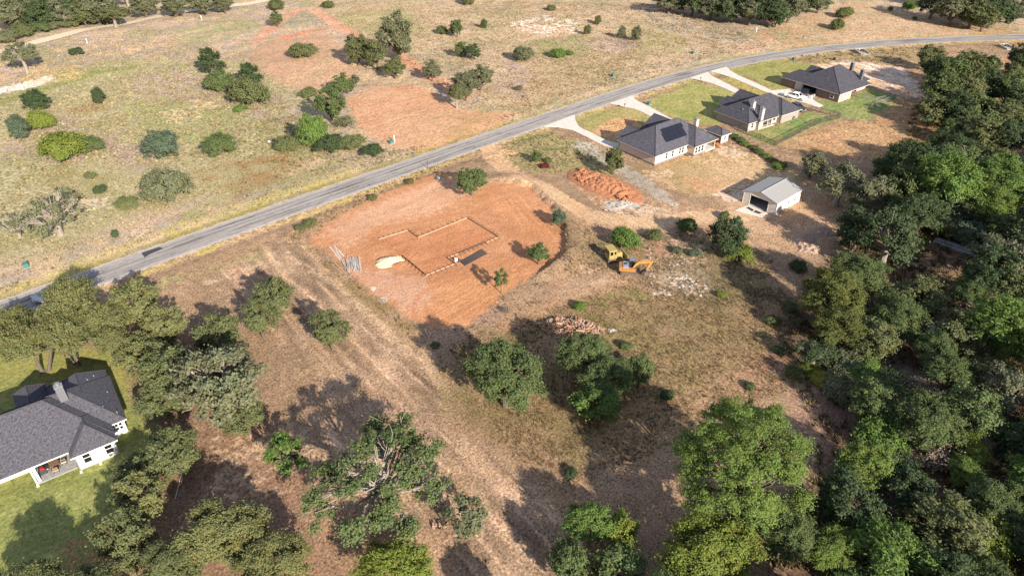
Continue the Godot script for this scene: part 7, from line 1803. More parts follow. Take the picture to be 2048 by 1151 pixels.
	plant(38.60, -43.59, 3.99, "feather", "bright", "bright green vine hung tree in the right woods, in the bottom right corner", "trees and undergrowth of the woods along the right side, bright green vine hung tree in the bottom right corner", 1)
	plant(99.10, -143.14, 4.41, "brush", "bare", "leafless twiggy thicket in the right woods, below the tan field", "trees and undergrowth of the woods along the right side, leafless twiggy thicket below the tan field", 1)
	plant(46.90, -66.69, 3.15, "oak", "green", "mid green tree in the right woods, behind the vine mounds", "trees and undergrowth of the woods along the right side, mid green tree behind the vine mounds", 1)
	plant(57.51, -72.69, 3.48, "brush", "bare", "leafless twiggy thicket in the right woods, behind the vine mounds", "trees and undergrowth of the woods along the right side, leafless twiggy thicket behind the vine mounds", 1)
	plant(66.09, -81.13, 4.28, "oak", "olive", "olive tree in the right woods, right of the white crate", "trees and undergrowth of the woods along the right side, olive tree right of the white crate", 1)
	plant(49.40, -77.85, 2.95, "shrub", "greygreen", "grey-green bush in the right woods, behind the vine mounds", "trees and undergrowth of the woods along the right side, grey-green bush behind the vine mounds", 1)
	plant(65.47, -52.55, 3.75, "oakbig", "dark", "dark large tree in the right woods, cut by the right edge", "trees and undergrowth of the woods along the right side, dark large tree cut by the right edge", 1)
	plant(90.42, -112.26, 4.02, "oak", "green", "mid green tree in the right woods, right of the grey beams", "trees and undergrowth of the woods along the right side, mid green tree right of the grey beams", 1)
	plant(59.50, -49.32, 3.46, "oak", "dark", "dark tree in the right woods, cut by the right edge", "trees and undergrowth of the woods along the right side, dark tree cut by the right edge", 1)
	plant(83.00, -100.96, 5.47, "open", "greygreen", "grey-green branchy oak in the right woods, right of the grey beams", "trees and undergrowth of the woods along the right side, grey-green branchy oak right of the grey beams", 1)
	plant(87.96, -88.17, 2.87, "shrub", "lime", "pale green bush in the right woods, cut by the right edge", "trees and undergrowth of the woods along the right side, pale green bush cut by the right edge", 1)
	plant(31.43, -36.70, 3.96, "feather", "bright", "bright green vine hung tree in the right woods, mostly below the bottom edge", "trees and undergrowth of the woods along the right side, bright green vine hung tree mostly below the bottom edge", 1)
	plant(92.77, -93.27, 4.70, "shrub", "lime", "pale green bush in the right woods, cut by the right edge", "trees and undergrowth of the woods along the right side, pale green bush cut by the right edge", 1)
	plant(47.10, -47.87, 4.25, "oak", "olive", "olive tree in the right woods, in the bottom right corner", "trees and undergrowth of the woods along the right side, olive tree in the bottom right corner", 1)
	plant(79.85, -91.23, 3.46, "oak", "olive", "olive tree in the right woods, right of the white crate", "trees and undergrowth of the woods along the right side, olive tree right of the white crate", 1)
	plant(86.90, -115.49, 4.82, "shrub", "bluegreen", "bluish bush in the right woods, above the grey beams", "trees and undergrowth of the woods along the right side, bluish bush above the grey beams", 1)
	plant(65.49, -56.95, 4.91, "oak", "dark", "dark tree in the right woods, cut by the right edge", "trees and undergrowth of the woods along the right side, dark tree cut by the right edge", 1)
	plant(87.49, -134.11, 6.23, "oak", "dark", "dark tree in the right woods, below the tan field", "trees and undergrowth of the woods along the right side, dark tree below the tan field", 1)
	plant(95.77, -142.25, 6.50, "oakbig", "dark", "dark large tree in the right woods, below the tan field", "trees and undergrowth of the woods along the right side, dark large tree below the tan field", 1)
	plant(98.70, -133.66, 5.52, "brush", "bare", "leafless twiggy thicket in the right woods, below the tan field", "trees and undergrowth of the woods along the right side, leafless twiggy thicket below the tan field", 1)
	plant(60.23, -72.31, 3.49, "feather", "green", "mid green vine hung tree in the right woods, below the white crate", "trees and undergrowth of the woods along the right side, mid green vine hung tree below the white crate", 1)
	plant(90.23, -105.79, 5.08, "oak", "dark", "dark tree in the right woods, cut by the right edge", "trees and undergrowth of the woods along the right side, dark tree cut by the right edge", 1)
	plant(77.45, -94.52, 5.01, "oak", "dark", "dark tree in the right woods, right of the grey beams", "trees and undergrowth of the woods along the right side, dark tree right of the grey beams", 1)
	plant(116.27, -137.98, 6.59, "open", "dark", "dark branchy oak in the right woods, cut by the right edge", "trees and undergrowth of the woods along the right side, dark branchy oak cut by the right edge", 1)
	plant(59.94, -44.58, 3.02, "shrub", "bright", "bright green bush in the right woods, cut by the right edge", "trees and undergrowth of the woods along the right side, bright green bush cut by the right edge", 1)
	plant(14.69, -37.72, 4.05, "oakbig", "green", "tree standing just below the bottom edge at the giant tree's left", "", 1)
	plant(21.48, -36.62, 4.62, "oakbig", "green", "tree standing just below the bottom edge at the giant tree's foot", "", 1)
	plant(28.17, -33.46, 5.18, "oakbig", "green", "tree standing just below the bottom edge at the giant tree's right", "", 1)
	plant(-1.18, -38.91, 2.97, "oakbig", "green", "tree standing just below the bottom edge at its middle", "", 1)

func grass() -> void:
	var dry := tuft_mesh(1, 9, 0.30, 0.28, 0.035)
	var weed := tuft_mesh(2, 14, 0.45, 0.55, 0.06)
	var holes := [pad_edge, pv([-4.74, -159.79, 0.69, -148.84, 7.18, -138.01, 15.03, -128.11, 23.67, -123.64, 36.19, -125.95, 47.66, -127.02, 46.23, -121.80, 23.14, -119.80, 12.58, -122.82, 2.78, -134.90, -2.71, -144.83, -6.49, -157.39])]
	var straw := Color(0.42, 0.31, 0.18); var olive := Color(0.24, 0.215, 0.10); var brown := Color(0.28, 0.20, 0.115); var grey := Color(0.42, 0.33, 0.25); var green := Color(0.14, 0.18, 0.06)
	scatter("dry_grass", "dry stubble of the mown field", dry, [
		[[-83.90, -89.79, -69.36, -96.78, -61.23, -105.34, -46.41, -117.84, -35.73, -111.34, -27.94, -99.78, -17.66, -87.18, -4.24, -65.70, 5.59, -52.21, 12.51, -43.31, -38.38, -43.31, -44.50, -62.20, -42.00, -71.38, -58.19, -89.79], 30.0, 0.2, 0.42, straw, brown, 1.4],
		[[-9.50, -83.45, -1.13, -89.79, 18.73, -100.55, 41.71, -102.11, 48.17, -95.32, 45.76, -75.50, 34.49, -71.38, 17.56, -61.36, 11.98, -43.31, 5.59, -52.21, -4.24, -65.70, -12.23, -79.92], 26.0, 0.25, 0.7, straw, brown, 1.2]], 41, holes)
	scatter("wild_weeds", "rank weeds and tall dead grass", weed, [
		[[-9.42, -82.25, -1.12, -89.13, 18.63, -99.78, 24.16, -96.78, 41.49, -101.33, 47.90, -89.79, 45.04, -75.50, 34.49, -71.38, 17.56, -61.36, 7.66, -56.58, -0.26, -62.20], 9.0, 0.25, 0.65, olive, brown, 1.5],
		[[10.58, -122.82, 19.61, -114.99, 26.90, -118.81, 38.14, -116.88, 47.48, -109.58, 46.50, -95.32, 34.10, -92.50, 19.70, -101.33, 9.24, -101.33], 9.0, 0.25, 0.8, olive, grey, 1.4],
		[[-44.69, -116.88, -40.57, -123.85, -28.79, -138.50, -18.75, -147.49, -14.28, -148.84, -17.25, -143.53, -27.87, -132.58, -36.11, -121.80, -39.22, -114.99, -41.79, -113.15], 5.0, 0.5, 1.1, olive, straw, 1.0],
		[[-4.69, -157.39, 3.28, -167.36, 8.39, -169.34, 19.08, -161.02, 24.64, -151.61, 21.33, -143.02, 13.08, -144.83, 4.06, -144.83, -2.20, -150.22], 1.8, 0.5, 1.1, olive, grey, 1.0],
		[[-36.20, -111.34, -33.13, -107.86, -22.08, -95.32, -13.59, -85.91, -15.01, -84.67, -23.39, -93.20, -33.30, -104.52], 2.6, 0.4, 0.9, brown, olive, 1.0],
		[[-11.35, -87.18, -6.65, -87.82, -2.01, -95.32, 6.73, -103.71, 9.86, -111.34, 11.47, -107.86, 8.19, -98.26, -1.11, -88.47, -4.86, -82.25], 1.6, 0.4, 0.9, brown, olive, 1.4],
		[[42.25, -87.18, 54.85, -104.52, 71.46, -122.82, 111.45, -188.17, 151.33, -192.18, 96.89, -82.25, 66.35, -41.60, 24.75, -41.60, 39.50, -62.20], 2.4, 0.6, 1.9, green, olive, 1.5],
		[[84.36, -230.99, 106.95, -238.92, 138.93, -246.08, 141.20, -243.65, 129.21, -225.60, 99.14, -226.66], 0.9, 0.6, 1.3, green, olive, 1.2]], 42, holes)
	scatter("meadow_weeds", "mixed dead weeds and grass of the far meadow", weed, [
		[[-94.48, -101.33, -86.51, -96.78, -68.93, -114.99, -27.40, -152.17, -15.35, -163.51, -23.31, -157.39, -38.93, -157.39, -46.14, -157.39, -68.77, -205.05, -88.71, -235.47, -133.73, -267.06, -170.11, -235.47, -145.66, -173.42], 5.0, 0.25, 0.75, straw, olive, 1.4],
		[[-124.86, -160.40, -101.77, -148.84, -69.54, -148.84, -60.56, -157.39, -46.14, -157.39, -66.39, -196.32, -92.86, -214.43, -119.00, -214.43, -131.11, -184.30], 3.0, 0.35, 0.9, grey, brown, 1.4],
		[[-15.46, -165.10, 0.80, -179.82, 25.72, -201.48, 65.13, -232.66, 88.94, -246.08, 84.23, -267.06, 57.41, -306.61, -5.12, -315.74, -67.39, -306.61, -70.39, -281.76, -36.84, -232.66, -13.22, -192.18, 0.81, -183.54], 3.5, 0.3, 0.85, straw, brown, 1.4],
		[[-70.87, -178.73, -57.60, -178.73, -46.82, -160.40, -31.72, -157.39, -20.00, -160.40, -26.23, -152.17, -37.66, -144.83, -52.32, -144.83, -66.57, -157.39], 3.0, 0.4, 1.1, green, olive, 1.6],
		[[53.70, -296.23, 62.08, -297.92, 84.56, -261.53, 81.69, -251.06, 69.71, -252.33, 54.68, -267.06], 3.0, 0.4, 1.0, grey, grey, 1.0]], 43, holes)

func roads() -> void:
	var w := 128; var h := 2048
	var im := Image.create(w, h, false, Image.FORMAT_RGB8)
	var na := fln(51, 0.02, 4); var nb := fln(52, 0.11, 3); var nc := fln(53, 0.004, 3)
	var rng := RandomNumberGenerator.new(); rng.seed = 54
	for y in h:
		for x in w:
			var s := (x + 0.5) / w
			var k := 0.325 + 0.05 * na.get_noise_2d(x * 2.0, y * 0.25) + 0.05 * nb.get_noise_2d(x, y)
			for q in [0.24, 0.43, 0.66, 0.80]:
				var d: float = (s - q - 0.02 * na.get_noise_2d(q * 99.0, y * 0.3)) / 0.045
				k -= (0.10 + 0.16 * na.get_noise_2d(y * 0.5, q * 300.0)) * exp(-d * d)
			if nb.get_noise_2d(x * 0.4 + 900.0, y * 0.25) > 0.42: k -= 0.07
			k -= 0.09 * smoothstep(0.93, 1.0, 1.0 - absf(na.get_noise_2d(x * 3.0 + 300.0, y * 0.9)) * 2.0)
			k -= 0.12 * smoothstep(0.05, 0.5, nc.get_noise_2d(y, 7.0)) * exp(-pow((s - 0.42) / 0.2, 2.0))
			var edge := minf(s, 1.0 - s) + 0.03 * nb.get_noise_2d(y * 1.5, s * 5.0)
			k += 0.14 * (1.0 - smoothstep(0.01, 0.06, edge))
			k *= rng.randf_range(0.9, 1.1)
			k = clampf(k, 0.05, 0.6)
			im.set_pixel(x, y, Color(k * 1.06, k * 0.955, k * 0.87).linear_to_srgb())
	var m := mat("asphalt", 1, 1, 1, 0.9, 0.0, 0.3)
	m.albedo_texture = ImageTexture.create_from_image(im)
	m.uv1_scale = Vector3(1, 1.0 / 330.0, 1)
	var r := part("road", ribbon(road_line, 3.35, 0.05), m, self)
	tag(r, "worn grey two lane road crossing the fields", "", "", "structure")
	var patch := plate("road_patch", [-68.58, -110.28, -67.32, -111.43, -66.14, -112.42, -65.08, -111.88, -66.77, -109.93, -67.26, -108.71], 0.056, 0.004, M.black_metal)
	tag(patch, "dark tar patch on the road near the left end", "", "", "structure")
	M.black_metal.albedo_color = Color(0.05, 0.05, 0.052).linear_to_srgb()
	var gm := mat("gravel", 0.66, 0.55, 0.40, 1.0, 0.0, 0.1)
	mottle(gm, 55, 9.0, 0.75, 0.04, 0.15)
	var g := part("gravel_road", ribbon(pv([-185.49, -219.39, -177.22, -230.99, -172.54, -239.50, -167.56, -248.55, -158.95, -262.21, -145.69, -277.21, -126.29, -297.07, -106.44, -312.03, -92.63, -324.38, -61.07, -346.23]), 2.3, 0.14, 1.5, true), gm, self)
	tag(g, "pale gravel road across the upper left corner", "", "", "structure")
	for q in [
		[[8.26, -172.55, 16.85, -180.92, 16.69, -176.57, 17.11, -173.42, 17.77, -171.36, 20.12, -168.18, 22.15, -164.94, 24.71, -162.10, 27.31, -161.32, 30.02, -162.25, 31.92, -165.10, 32.92, -163.51, 31.41, -160.10, 27.88, -158.28, 25.08, -158.13, 22.27, -160.19, 18.71, -165.42, 15.25, -170.18, 11.72, -172.04], "concrete driveway curving to the solar panelled house"],
		[[27.37, -189.56, 34.28, -195.90, 34.88, -192.18, 36.36, -189.36, 39.17, -184.30, 41.77, -178.58, 45.13, -171.70, 49.38, -165.10, 46.87, -162.25, 42.74, -169.34, 38.21, -177.46, 35.48, -182.41, 33.33, -185.53, 31.07, -186.80], "concrete driveway between the solar panelled house and the middle house"],
		[[54.18, -211.79, 60.99, -217.39, 61.27, -213.47, 62.86, -209.66, 64.80, -204.60, 66.59, -199.39, 67.75, -195.06, 65.99, -193.82, 64.71, -197.17, 62.36, -201.93, 60.33, -205.69, 58.24, -208.26], "short concrete driveway to the middle house's front"],
		[[61.82, -218.14, 68.09, -222.87, 68.36, -218.39, 69.52, -214.53, 72.69, -207.33, 75.58, -200.17, 81.31, -201.70, 80.97, -198.02, 82.41, -196.32, 84.75, -194.02, 85.07, -190.96, 86.03, -187.86, 83.94, -185.87, 82.42, -188.96, 79.73, -191.93, 76.36, -195.27, 73.06, -199.52, 70.06, -205.96, 67.11, -211.79, 64.26, -215.66], "long concrete driveway to the far house's garage"]]:
		var d := plate("driveway", q[0], 0.07, 0.12, M.concrete)
		tag(d, q[1], "", "", "structure")
	var ap := plate("apron", [45.54, -126.91, 47.24, -128.11, 49.20, -129.38, 51.85, -125.63, 50.14, -123.95], 0.08, 0.12, M.concrete)
	tag(ap, "concrete apron before the workshop's open door", "", "", "structure")
	for q in [[48.14, -128.00, 48.78, -128.28, 49.54, -126.98, 48.95, -126.33], [49.13, -126.06, 49.81, -126.85, 50.75, -125.67, 50.11, -125.25]]:
		var mt := plate("rubber_mat", q, 0.1, 0.02, M.black_metal)
		tag(mt, "dark mat on the apron, " + ("the left one" if q[0] < Vector2(48.81, -127.45).x else "the right one"), "mat", "dark mats on the apron")

func patio_things(at: Vector3, turn: float) -> void:
	var base := Transform3D(Basis(Vector3.UP, turn), at)
	var tb := thing("patio_table", "square brown table on the white house's patio", "table", base * L3(2.0, 0.12, 0.9), turn)
	part("table_top", bx(Vector3(-0.55, 0.7, -0.5), Vector3(0.55, 0.74, 0.5)), M.wood_brown, tb)
	for x in [-0.48, 0.48]:
		for z in [-0.43, 0.43]: part("leg", bx(Vector3(x - 0.03, 0, z - 0.03), Vector3(x + 0.03, 0.7, z + 0.03)), M.black_metal, tb)
	var spots := [[2.0, 0.05, 0.0, "pale cushioned patio chair on the lawn side of the table"], [1.0, 0.9, -PI / 2, "patio chair at the left of the square table"], [3.0, 0.9, PI / 2, "patio chair at the right of the square table"], [2.1, 1.8, PI, "patio chair at the house side of the square table"]]
	var first: Node3D
	for s in spots:
		var p: Vector3 = base * L3(s[0], 0.12, s[1])
		if first == null:
			first = thing("patio_chair", s[3], "chair", p, turn + s[2], "chairs round the patio table")
			part("seat", bx(Vector3(-0.3, 0.38, -0.3), Vector3(0.3, 0.46, 0.3)), M.tan_trim, first)
			part("backrest", bx(Vector3(-0.3, 0.46, 0.25), Vector3(0.3, 0.95, 0.32)), M.wood_brown, first)
			for x in [-0.27, 0.27]:
				for z in [-0.27, 0.27]: part("leg", bx(Vector3(x - 0.025, 0, z - 0.025), Vector3(x + 0.025, 0.38, z + 0.025)), M.black_metal, first)
				part("armrest", bx(Vector3(x - 0.03, 0.6, -0.28), Vector3(x + 0.03, 0.64, 0.28)), M.wood_brown, first)
		else:
			copy_of(first, p, turn + s[2], s[3])
	var gr := thing("barbecue_grill", "black barbecue grill with a red lid at the patio's left end", "grill", base * L3(0.75, 0.12, 0.6), turn)
	part("cart", bx(Vector3(-0.35, 0.1, -0.25), Vector3(0.35, 0.8, 0.25)), M.black_metal, gr)
	part("lid", MB.new().slab(PackedVector2Array([Vector2(-0.28, 0.8), Vector2(-0.24, 1.0), Vector2(-0.1, 1.12), Vector2(0.1, 1.12), Vector2(0.24, 1.0), Vector2(0.28, 0.8)]), -0.25, 0.25, 0.03).done(), M.cloth_red, gr)
	part("shelf", bx(Vector3(0.36, 0.74, -0.22), Vector3(0.75, 0.78, 0.22)), M.black_metal, gr)
	for x in [-0.3, 0.3]: part("wheel", MB.new().cyl(Vector3(x, 0.1, -0.27), Vector3(x, 0.1, -0.22), 0.1, 10).done(), M.rubber, gr)

func forms(line: PackedVector2Array, label: String, m: Material, seg: float, high := 0.2) -> void:
	var rng := RandomNumberGenerator.new(); rng.seed = int(line[0].x * 100.0)
	for i in line.size() - 1:
		var a := line[i]; var b := line[i + 1]
		var n := maxi(1, int(round(a.distance_to(b) / seg)))
		var d := (b - a).normalized(); var side := d.orthogonal()
		for k in n:
			var p := a.lerp(b, float(k) / n) + d * 0.03; var q := a.lerp(b, float(k + 1) / n) - d * 0.03
			board("form_board", label, label, p, q, high * rng.randf_range(0.85, 1.1), 0.05, m)
		var s := int(a.distance_to(b) / 1.2)
		for k in s + 1:
			var p := a.lerp(b, (k + 0.25) / (s + 1.0)) + side * 0.12
			var st := thing("stake", "wooden stake bracing the slab's form boards", "stake", Vector3(p.x, 0, p.y), -d.angle(), "stakes bracing the form boards")
			part("upright", bx(Vector3(-0.03, -0.1, -0.03), Vector3(0.03, 0.62, 0.03)), M.lumber_dark, st)
			var br := MB.new()
			br.tube([Vector3(0, 0.4, 0), Vector3(0, 0.02, -0.7)], [0.035, 0.035], 4)
			part("brace", br.done(), M.lumber_dark, st)

func site_things() -> void:
	excavator(Vector3(20.63, 0, -103.71), -0.131)
	dozer(Vector3(18.40, 0, -108.03), 0.312)
	forms(pv([-25.45, -115.18, -20.29, -118.62]), "board of the form along the slab's left notch", M.lumber, 2.4, 0.2)
	forms(pv([-20.29, -118.62, -17.99, -115.84]), "dark board of the slab form's inner step", M.lumber_dark, 2.4)
	forms(pv([-17.99, -115.84, -9.03, -123.64]), "board of the form along the slab's far side", M.lumber, 2.4, 0.2)
	forms(pv([-9.03, -123.64, -2.59, -116.03]), "dark board of the form along the slab's right end", M.lumber_dark, 2.4)
	forms(pv([-2.59, -116.03, -4.83, -114.06]), "board of the form at the slab's right near corner", M.lumber, 2.4)
	forms(pv([-4.83, -114.06, -9.69, -110.11]), "low board of the form behind the black pipes", M.lumber_dark, 2.4, 0.3)
	forms(pv([-9.69, -110.11, -11.97, -108.54]), "board of the form's short return by the bucket", M.lumber, 2.4)
	forms(pv([-11.97, -108.54, -10.19, -106.51]), "dark board of the form's short step by the bucket", M.lumber_dark, 2.4)
	forms(pv([-10.20, -106.67, -15.14, -102.75]), "board of the form along the slab's near side", M.lumber, 2.4)
	forms(pv([-15.14, -102.75, -20.20, -109.23]), "dark braced board of the form at the slab's left end", M.lumber_dark, 2.0, 0.35)
	board("plank", "loose pale plank at the slab's near left corner", "", Vector2(-15.88, -101.48), Vector2(-14.81, -103.07), 0.06, 0.25, M.lumber, 0.02)
	var rng := RandomNumberGenerator.new(); rng.seed = 77
	var c := Vector2(-28.87, -106.51); var u: Vector2 = (Vector2(-27.90, -103.71) - Vector2(-29.81, -109.58)).normalized(); var v := u.orthogonal()
	for k in 26:
		var off := v * rng.randf_range(-1.5, 1.5) + u * rng.randf_range(-0.5, 0.5)
		var e := u.rotated(rng.randf_range(-0.12, 0.12)) * rng.randf_range(1.8, 2.7)
		var y := 0.06 + 0.12 * (k / 12)
		var a := c + off - e; var b := c + off + e
		var o := single("plastic_pipe", MB.new().cyl(Vector3(-e.length(), 0, 0), Vector3(e.length(), 0, 0), 0.055, 6).done(), M.pipe_grey, "pale plastic pipe in the heap at the pad's left edge", "pipe", Vector3(c.x + off.x, y, c.y + off.y), "pale plastic pipes heaped at the pad's left edge")
		o.rotation.y = -e.angle()
	for q in [[Vector2(-34.24, -112.60), Vector2(-31.30, -107.86)], [Vector2(-33.43, -112.78), Vector2(-31.29, -109.58)], [Vector2(-32.42, -111.52), Vector2(-30.94, -109.23)], [Vector2(-32.85, -111.34), Vector2(-30.06, -106.17)]]:
		board("plank", "grey plank strewn above the pipe heap", "grey planks strewn above the pipe heap", q[0], q[1], 0.05, 0.22, M.pipe_grey, 0.03)
	for q in [[Vector2(-32.44, -106.34), Vector2(-29.18, -102.59), "upper of two long boards below the pipe heap"], [Vector2(-32.25, -107.18), Vector2(-27.89, -101.33), "lower of two long boards below the pipe heap"]]:
		board("plank", q[2], "", q[0], q[1], 0.06, 0.2, M.lumber, 0.03)
	for k in 4:
		var a: Vector2 = Vector2(-9.33, -107.18) + Vector2(0.26, 0.40) * k; var b: Vector2 = Vector2(-5.50, -111.52) + Vector2(0.30, 0.44) * k
		var o := single("black_pipe", MB.new().cyl(Vector3(-a.distance_to(b) / 2, 0, 0), Vector3(a.distance_to(b) / 2, 0, 0), 0.10, 6).done(), M.pipe_black, "black drain pipe lying along the slab form's near side", "pipe", Vector3((a.x + b.x) / 2, 0.09, (a.y + b.y) / 2), "black drain pipes beside the slab form")
		o.rotation.y = -(b - a).angle()
	var bk := thing("bucket", "white bucket by the slab form's near corner", "bucket", Vector3(-10.17, 0, -107.52))
	part("pail", MB.new().tube([Vector3.ZERO, Vector3(0, 0.55, 0)], [0.26, 0.32], 14).done(), M.paint_white, bk)
	part("handle", MB.new().tube([Vector3(-0.31, 0.5, 0), Vector3(-0.2, 0.75, 0), Vector3(0.2, 0.75, 0), Vector3(0.31, 0.5, 0)], [0.015, 0.015, 0.015, 0.015], 5).done(), M.steel, bk)
	mound("tarp_heap", "crumpled black tarp beside the white bucket", "tarp", Vector2(-9.64, -107.69), 0.8, 0.6, 0.4, 0.4, M.black_metal, 0.12, 61)
	mound("sand_pile", "pale sand pile with a scooped hollow on the red pad", "sand pile", Vector2(-22.11, -107.18), 2.9, 1.9, 1.15, 0.3, M.sand, 0.12, 62, 0.8, Vector3(0.55, 0.75, 0.62), 56)
	mound("earth_pile", "small orange earth heap beside the sand pile", "earth pile", Vector2(-19.96, -106.67), 1.8, 1.1, 0.4, 0.3, M.clods, 0.1, 63)
	var o := mound("clod_mound", "long mound of red clods below the solar panelled house", "earth pile", Vector2(20.01, -138.01), 11.0, 4.2, 1.5, -0.802, M.clods, 0.9, 64, 0.7, Vector3.ZERO, 70)
	mound("lime_mound", "white lime heap at the near end of the red clods", "earth pile", Vector2(22.95, -129.65), 4.2, 2.4, 0.35, 0.385, M.limestone, 0.4, 65, 0.7)
	var k := 0
	for q in [[1618,476,3.2,"topmost"], [1640,462,2.6,"rightmost"], [1600,497,2.8,"lowest"], [1585,480,2.0,"leftmost"]]:
		pass
	mound("spoil_heap", "pale earth heap behind the others near the dark sprawling oak", "earth pile", Vector2(59.68, -117.84), 3.2, 2.2, 1.2, 0.4, M.spoil, 0.5, 66)
	mound("spoil_heap", "pale earth heap nearest the workshop among the tree shade", "earth pile", Vector2(55.60, -114.99), 3.4, 2.2, 1.3, 0.9, M.spoil, 0.5, 67)
	mound("spoil_heap", "low earth heap in front of the others by the big olive tree", "earth pile", Vector2(55.77, -111.70), 2.6, 1.8, 0.9, 0.2, M.spoil, 0.4, 68)
	mound("brush_pile", "earthy core of the log pile", "earth pile", Vector2(9.78, -87.18), 5.0, 2.6, 0.9, -0.297, M.clods, 0.4, 69).free()
	log_pile()
	rocks()
	var bm := thing("concrete_beams", "long weathered grey beams lying in the clearing on the right", "beams", Vector3(82.91, 0, -112.24), -0.802)
	for z in [-0.9, 0.0, 0.9]: part("beam", bx(Vector3(-3.6, 0, z - 0.25), Vector3(3.2, 0.55 - absf(z) * 0.15, z + 0.25)), M.old_concrete, bm)
	part("end_block", bx(Vector3(3.25, 0, -1.2), Vector3(4.1, 0.9, 1.2)), M.old_concrete, bm)

func log_pile() -> void:
	var rng := RandomNumberGenerator.new(); rng.seed = 88
	var o := thing("log_pile", "big heap of reddish cut branches and logs in the field", "log pile", Vector3(9.62, 0, -87.18), -0.284)
	var small := MB.new()
	for k in 620:
		var big := k < 150
		var r := sqrt(rng.randf()); var a := rng.randf() * TAU
		var x := cos(a) * r * 5.2; var z := sin(a) * r * 3.0
		var top := 1.3 * (1.0 - r * r) * (1.0 + 0.3 * sin(x * 1.3))
		var y := top * (0.55 + 0.5 * rng.randf()) + 0.06
		var l := rng.randf_range(0.5, 1.2) if big else rng.randf_range(0.25, 0.8)
		var d := Vector3(rng.randfn(), rng.randfn() * 0.25, rng.randfn()).normalized() * l / 2
		var w := rng.randf_range(0.07, 0.15) if big else rng.randf_range(0.02, 0.06)
		var c := Vector3(x, y, z)
		if big: part("log", MB.new().tube([c - d, c + d], [w, w * 0.8], 6).done(), M.rust_log if rng.randf() < 0.65 else M.pale_log, o)
		else: small.tube([c - d, c + d], [w, w * 0.6], 4)
	var s := part("sticks", small.done(), M.pale_log, o)
	s.set_meta("kind", "stuff")
	var l := thing("fallen_log", "single grey log lying left of the log heap", "log", Vector3(4.87, 0, -88.86), 0.3)
	part("trunk", MB.new().tube([Vector3(-1.2, 0.2, 0), Vector3(0.2, 0.22, 0.1), Vector3(1.3, 0.2, 0)], [0.2, 0.17, 0.13], 8).done(), M.bark_pale, l)
	var h := thing("lime_heap", "little white heap right of the log pile", "lime heap", Vector3(15.77, 0, -87.18))
	h.free()
	mound("lime_heap", "little white heap right of the log pile", "lime heap", Vector2(15.77, -87.18), 0.9, 0.7, 0.3, 0.2, M.limestone, 0.15, 71)
	# firewood and bits under the oaks
	var f := thing("firewood_stack", "small stack of cut firewood by the light grey-green tree", "firewood", Vector3(-8.39, 0, -50.83), 0.2)
	for k in 26:
		var c := Vector3(rng.randf_range(-0.9, 0.9), 0.1 + 0.14 * (k / 10), rng.randf_range(-0.3, 0.3))
		var d := Vector3.FORWARD.rotated(Vector3.UP, rng.randf_range(-0.6, 0.6)) * 0.24
		part("log", MB.new().tube([c - d, c + d], [0.075, 0.07], 6).done(), M.pale_log, f)
	var bn := thing("plank_bench", "pale plank bench under the sprawling oak", "bench", Vector3(-12.93, 0, -50.02), 0.05)
	part("seat", bx(Vector3(-0.75, 0.38, -0.15), Vector3(0.75, 0.44, 0.15)), M.lumber, bn)
	for x in [-0.6, 0.6]: part("leg", bx(Vector3(x - 0.06, 0, -0.12), Vector3(x + 0.06, 0.38, 0.12)), M.bark, bn)
	var sp := thing("leaning_pole", "thin white pole lying in the shade by the back lawn", "pole", Vector3(-40.63, 0, -56.43), 0.0)
	part("rod", MB.new().cyl(Vector3(-40.16, 0, -54.49) - Vector3(-40.63, 0, -56.43) + Vector3(0, 0.05, 0), Vector3(-40.86, 0, -57.97) - Vector3(-40.63, 0, -56.43) + Vector3(0, 0.05, 0), 0.03, 6).done(), M.white_trim, sp)
	var st := thing("stump", "pale stump under the sprawling oak's right side", "stump", Vector3(-12.26, 0, -51.51))
	part("wood", MB.new().tube([Vector3.ZERO, Vector3(0, 0.15, 0), Vector3(0, 0.5, 0)], [0.4, 0.3, 0.28], 10).done(), M.bark_pale, st)

func rocks() -> void:
	var rng := RandomNumberGenerator.new(); rng.seed = 91
	var ball := []
	for s in 5:
		var m := MB.new()
		var n := fln(200 + s, 0.9, 2)
		var g := []
		for j in 6:
			var row := []
			for i in 9:
				var a := TAU * i / 8; var p := -PI / 2 + PI * j / 5
				var d := Vector3(cos(a) * cos(p), sin(p) * 0.65, sin(a) * cos(p))
				if i == 8: d = row[0].normalized()
				row.append(d * (1.0 + 0.45 * n.get_noise_3d(d.x * 1.5, d.y * 1.5, d.z * 1.5)) if i < 8 else row[0])
			g.append(row)
		for j in 5:
			for i in 8: m.quad(g[j][i], g[j + 1][i], g[j + 1][i + 1], g[j][i + 1])
		ball.append(m.done())
	var zones := [[1375, 565, 46, 16, 30, "white limestone rock below the excavator's field", 0.38], [1335, 535, 40, 40, 40, "pale rock among the weeds right of the excavator", 0.28], [1240, 408, 40, 12, 9, "pale lump at the end of the red clod mound", 0.4], [1205, 372, 62, 20, 40, "red clod on the long earth mound", 0.7]]
	for z in zones:
		for k in z[4]:
			var px := rng.randf_range(-1, 1); var py := rng.randf_range(-1, 1)
			var c := Vector2(24.57, -104.52) if false else Vector2.ZERO
			var at := rock_place(z, px, py)
			var s: float = rng.randf_range(0.4, 1.0) * z[6]
			var o := single("rock", ball[rng.randi() % 5], M.clods if String(z[5]).begins_with("red") else M.limestone, z[5], "rock", Vector3(at.x, gy(at.x, at.y) + (0.7 if z[2] == 62 else 0.3 if z[2] == 40 and z[3] == 12 else s * 0.1), at.y), z[5].replace("rock", "rocks").replace("lump", "lumps").replace("clod on", "clods on"))
			o.scale = Vector3(s, s * 0.8, s * rng.randf_range(0.7, 1.1))
			o.rotation.y = rng.randf() * TAU

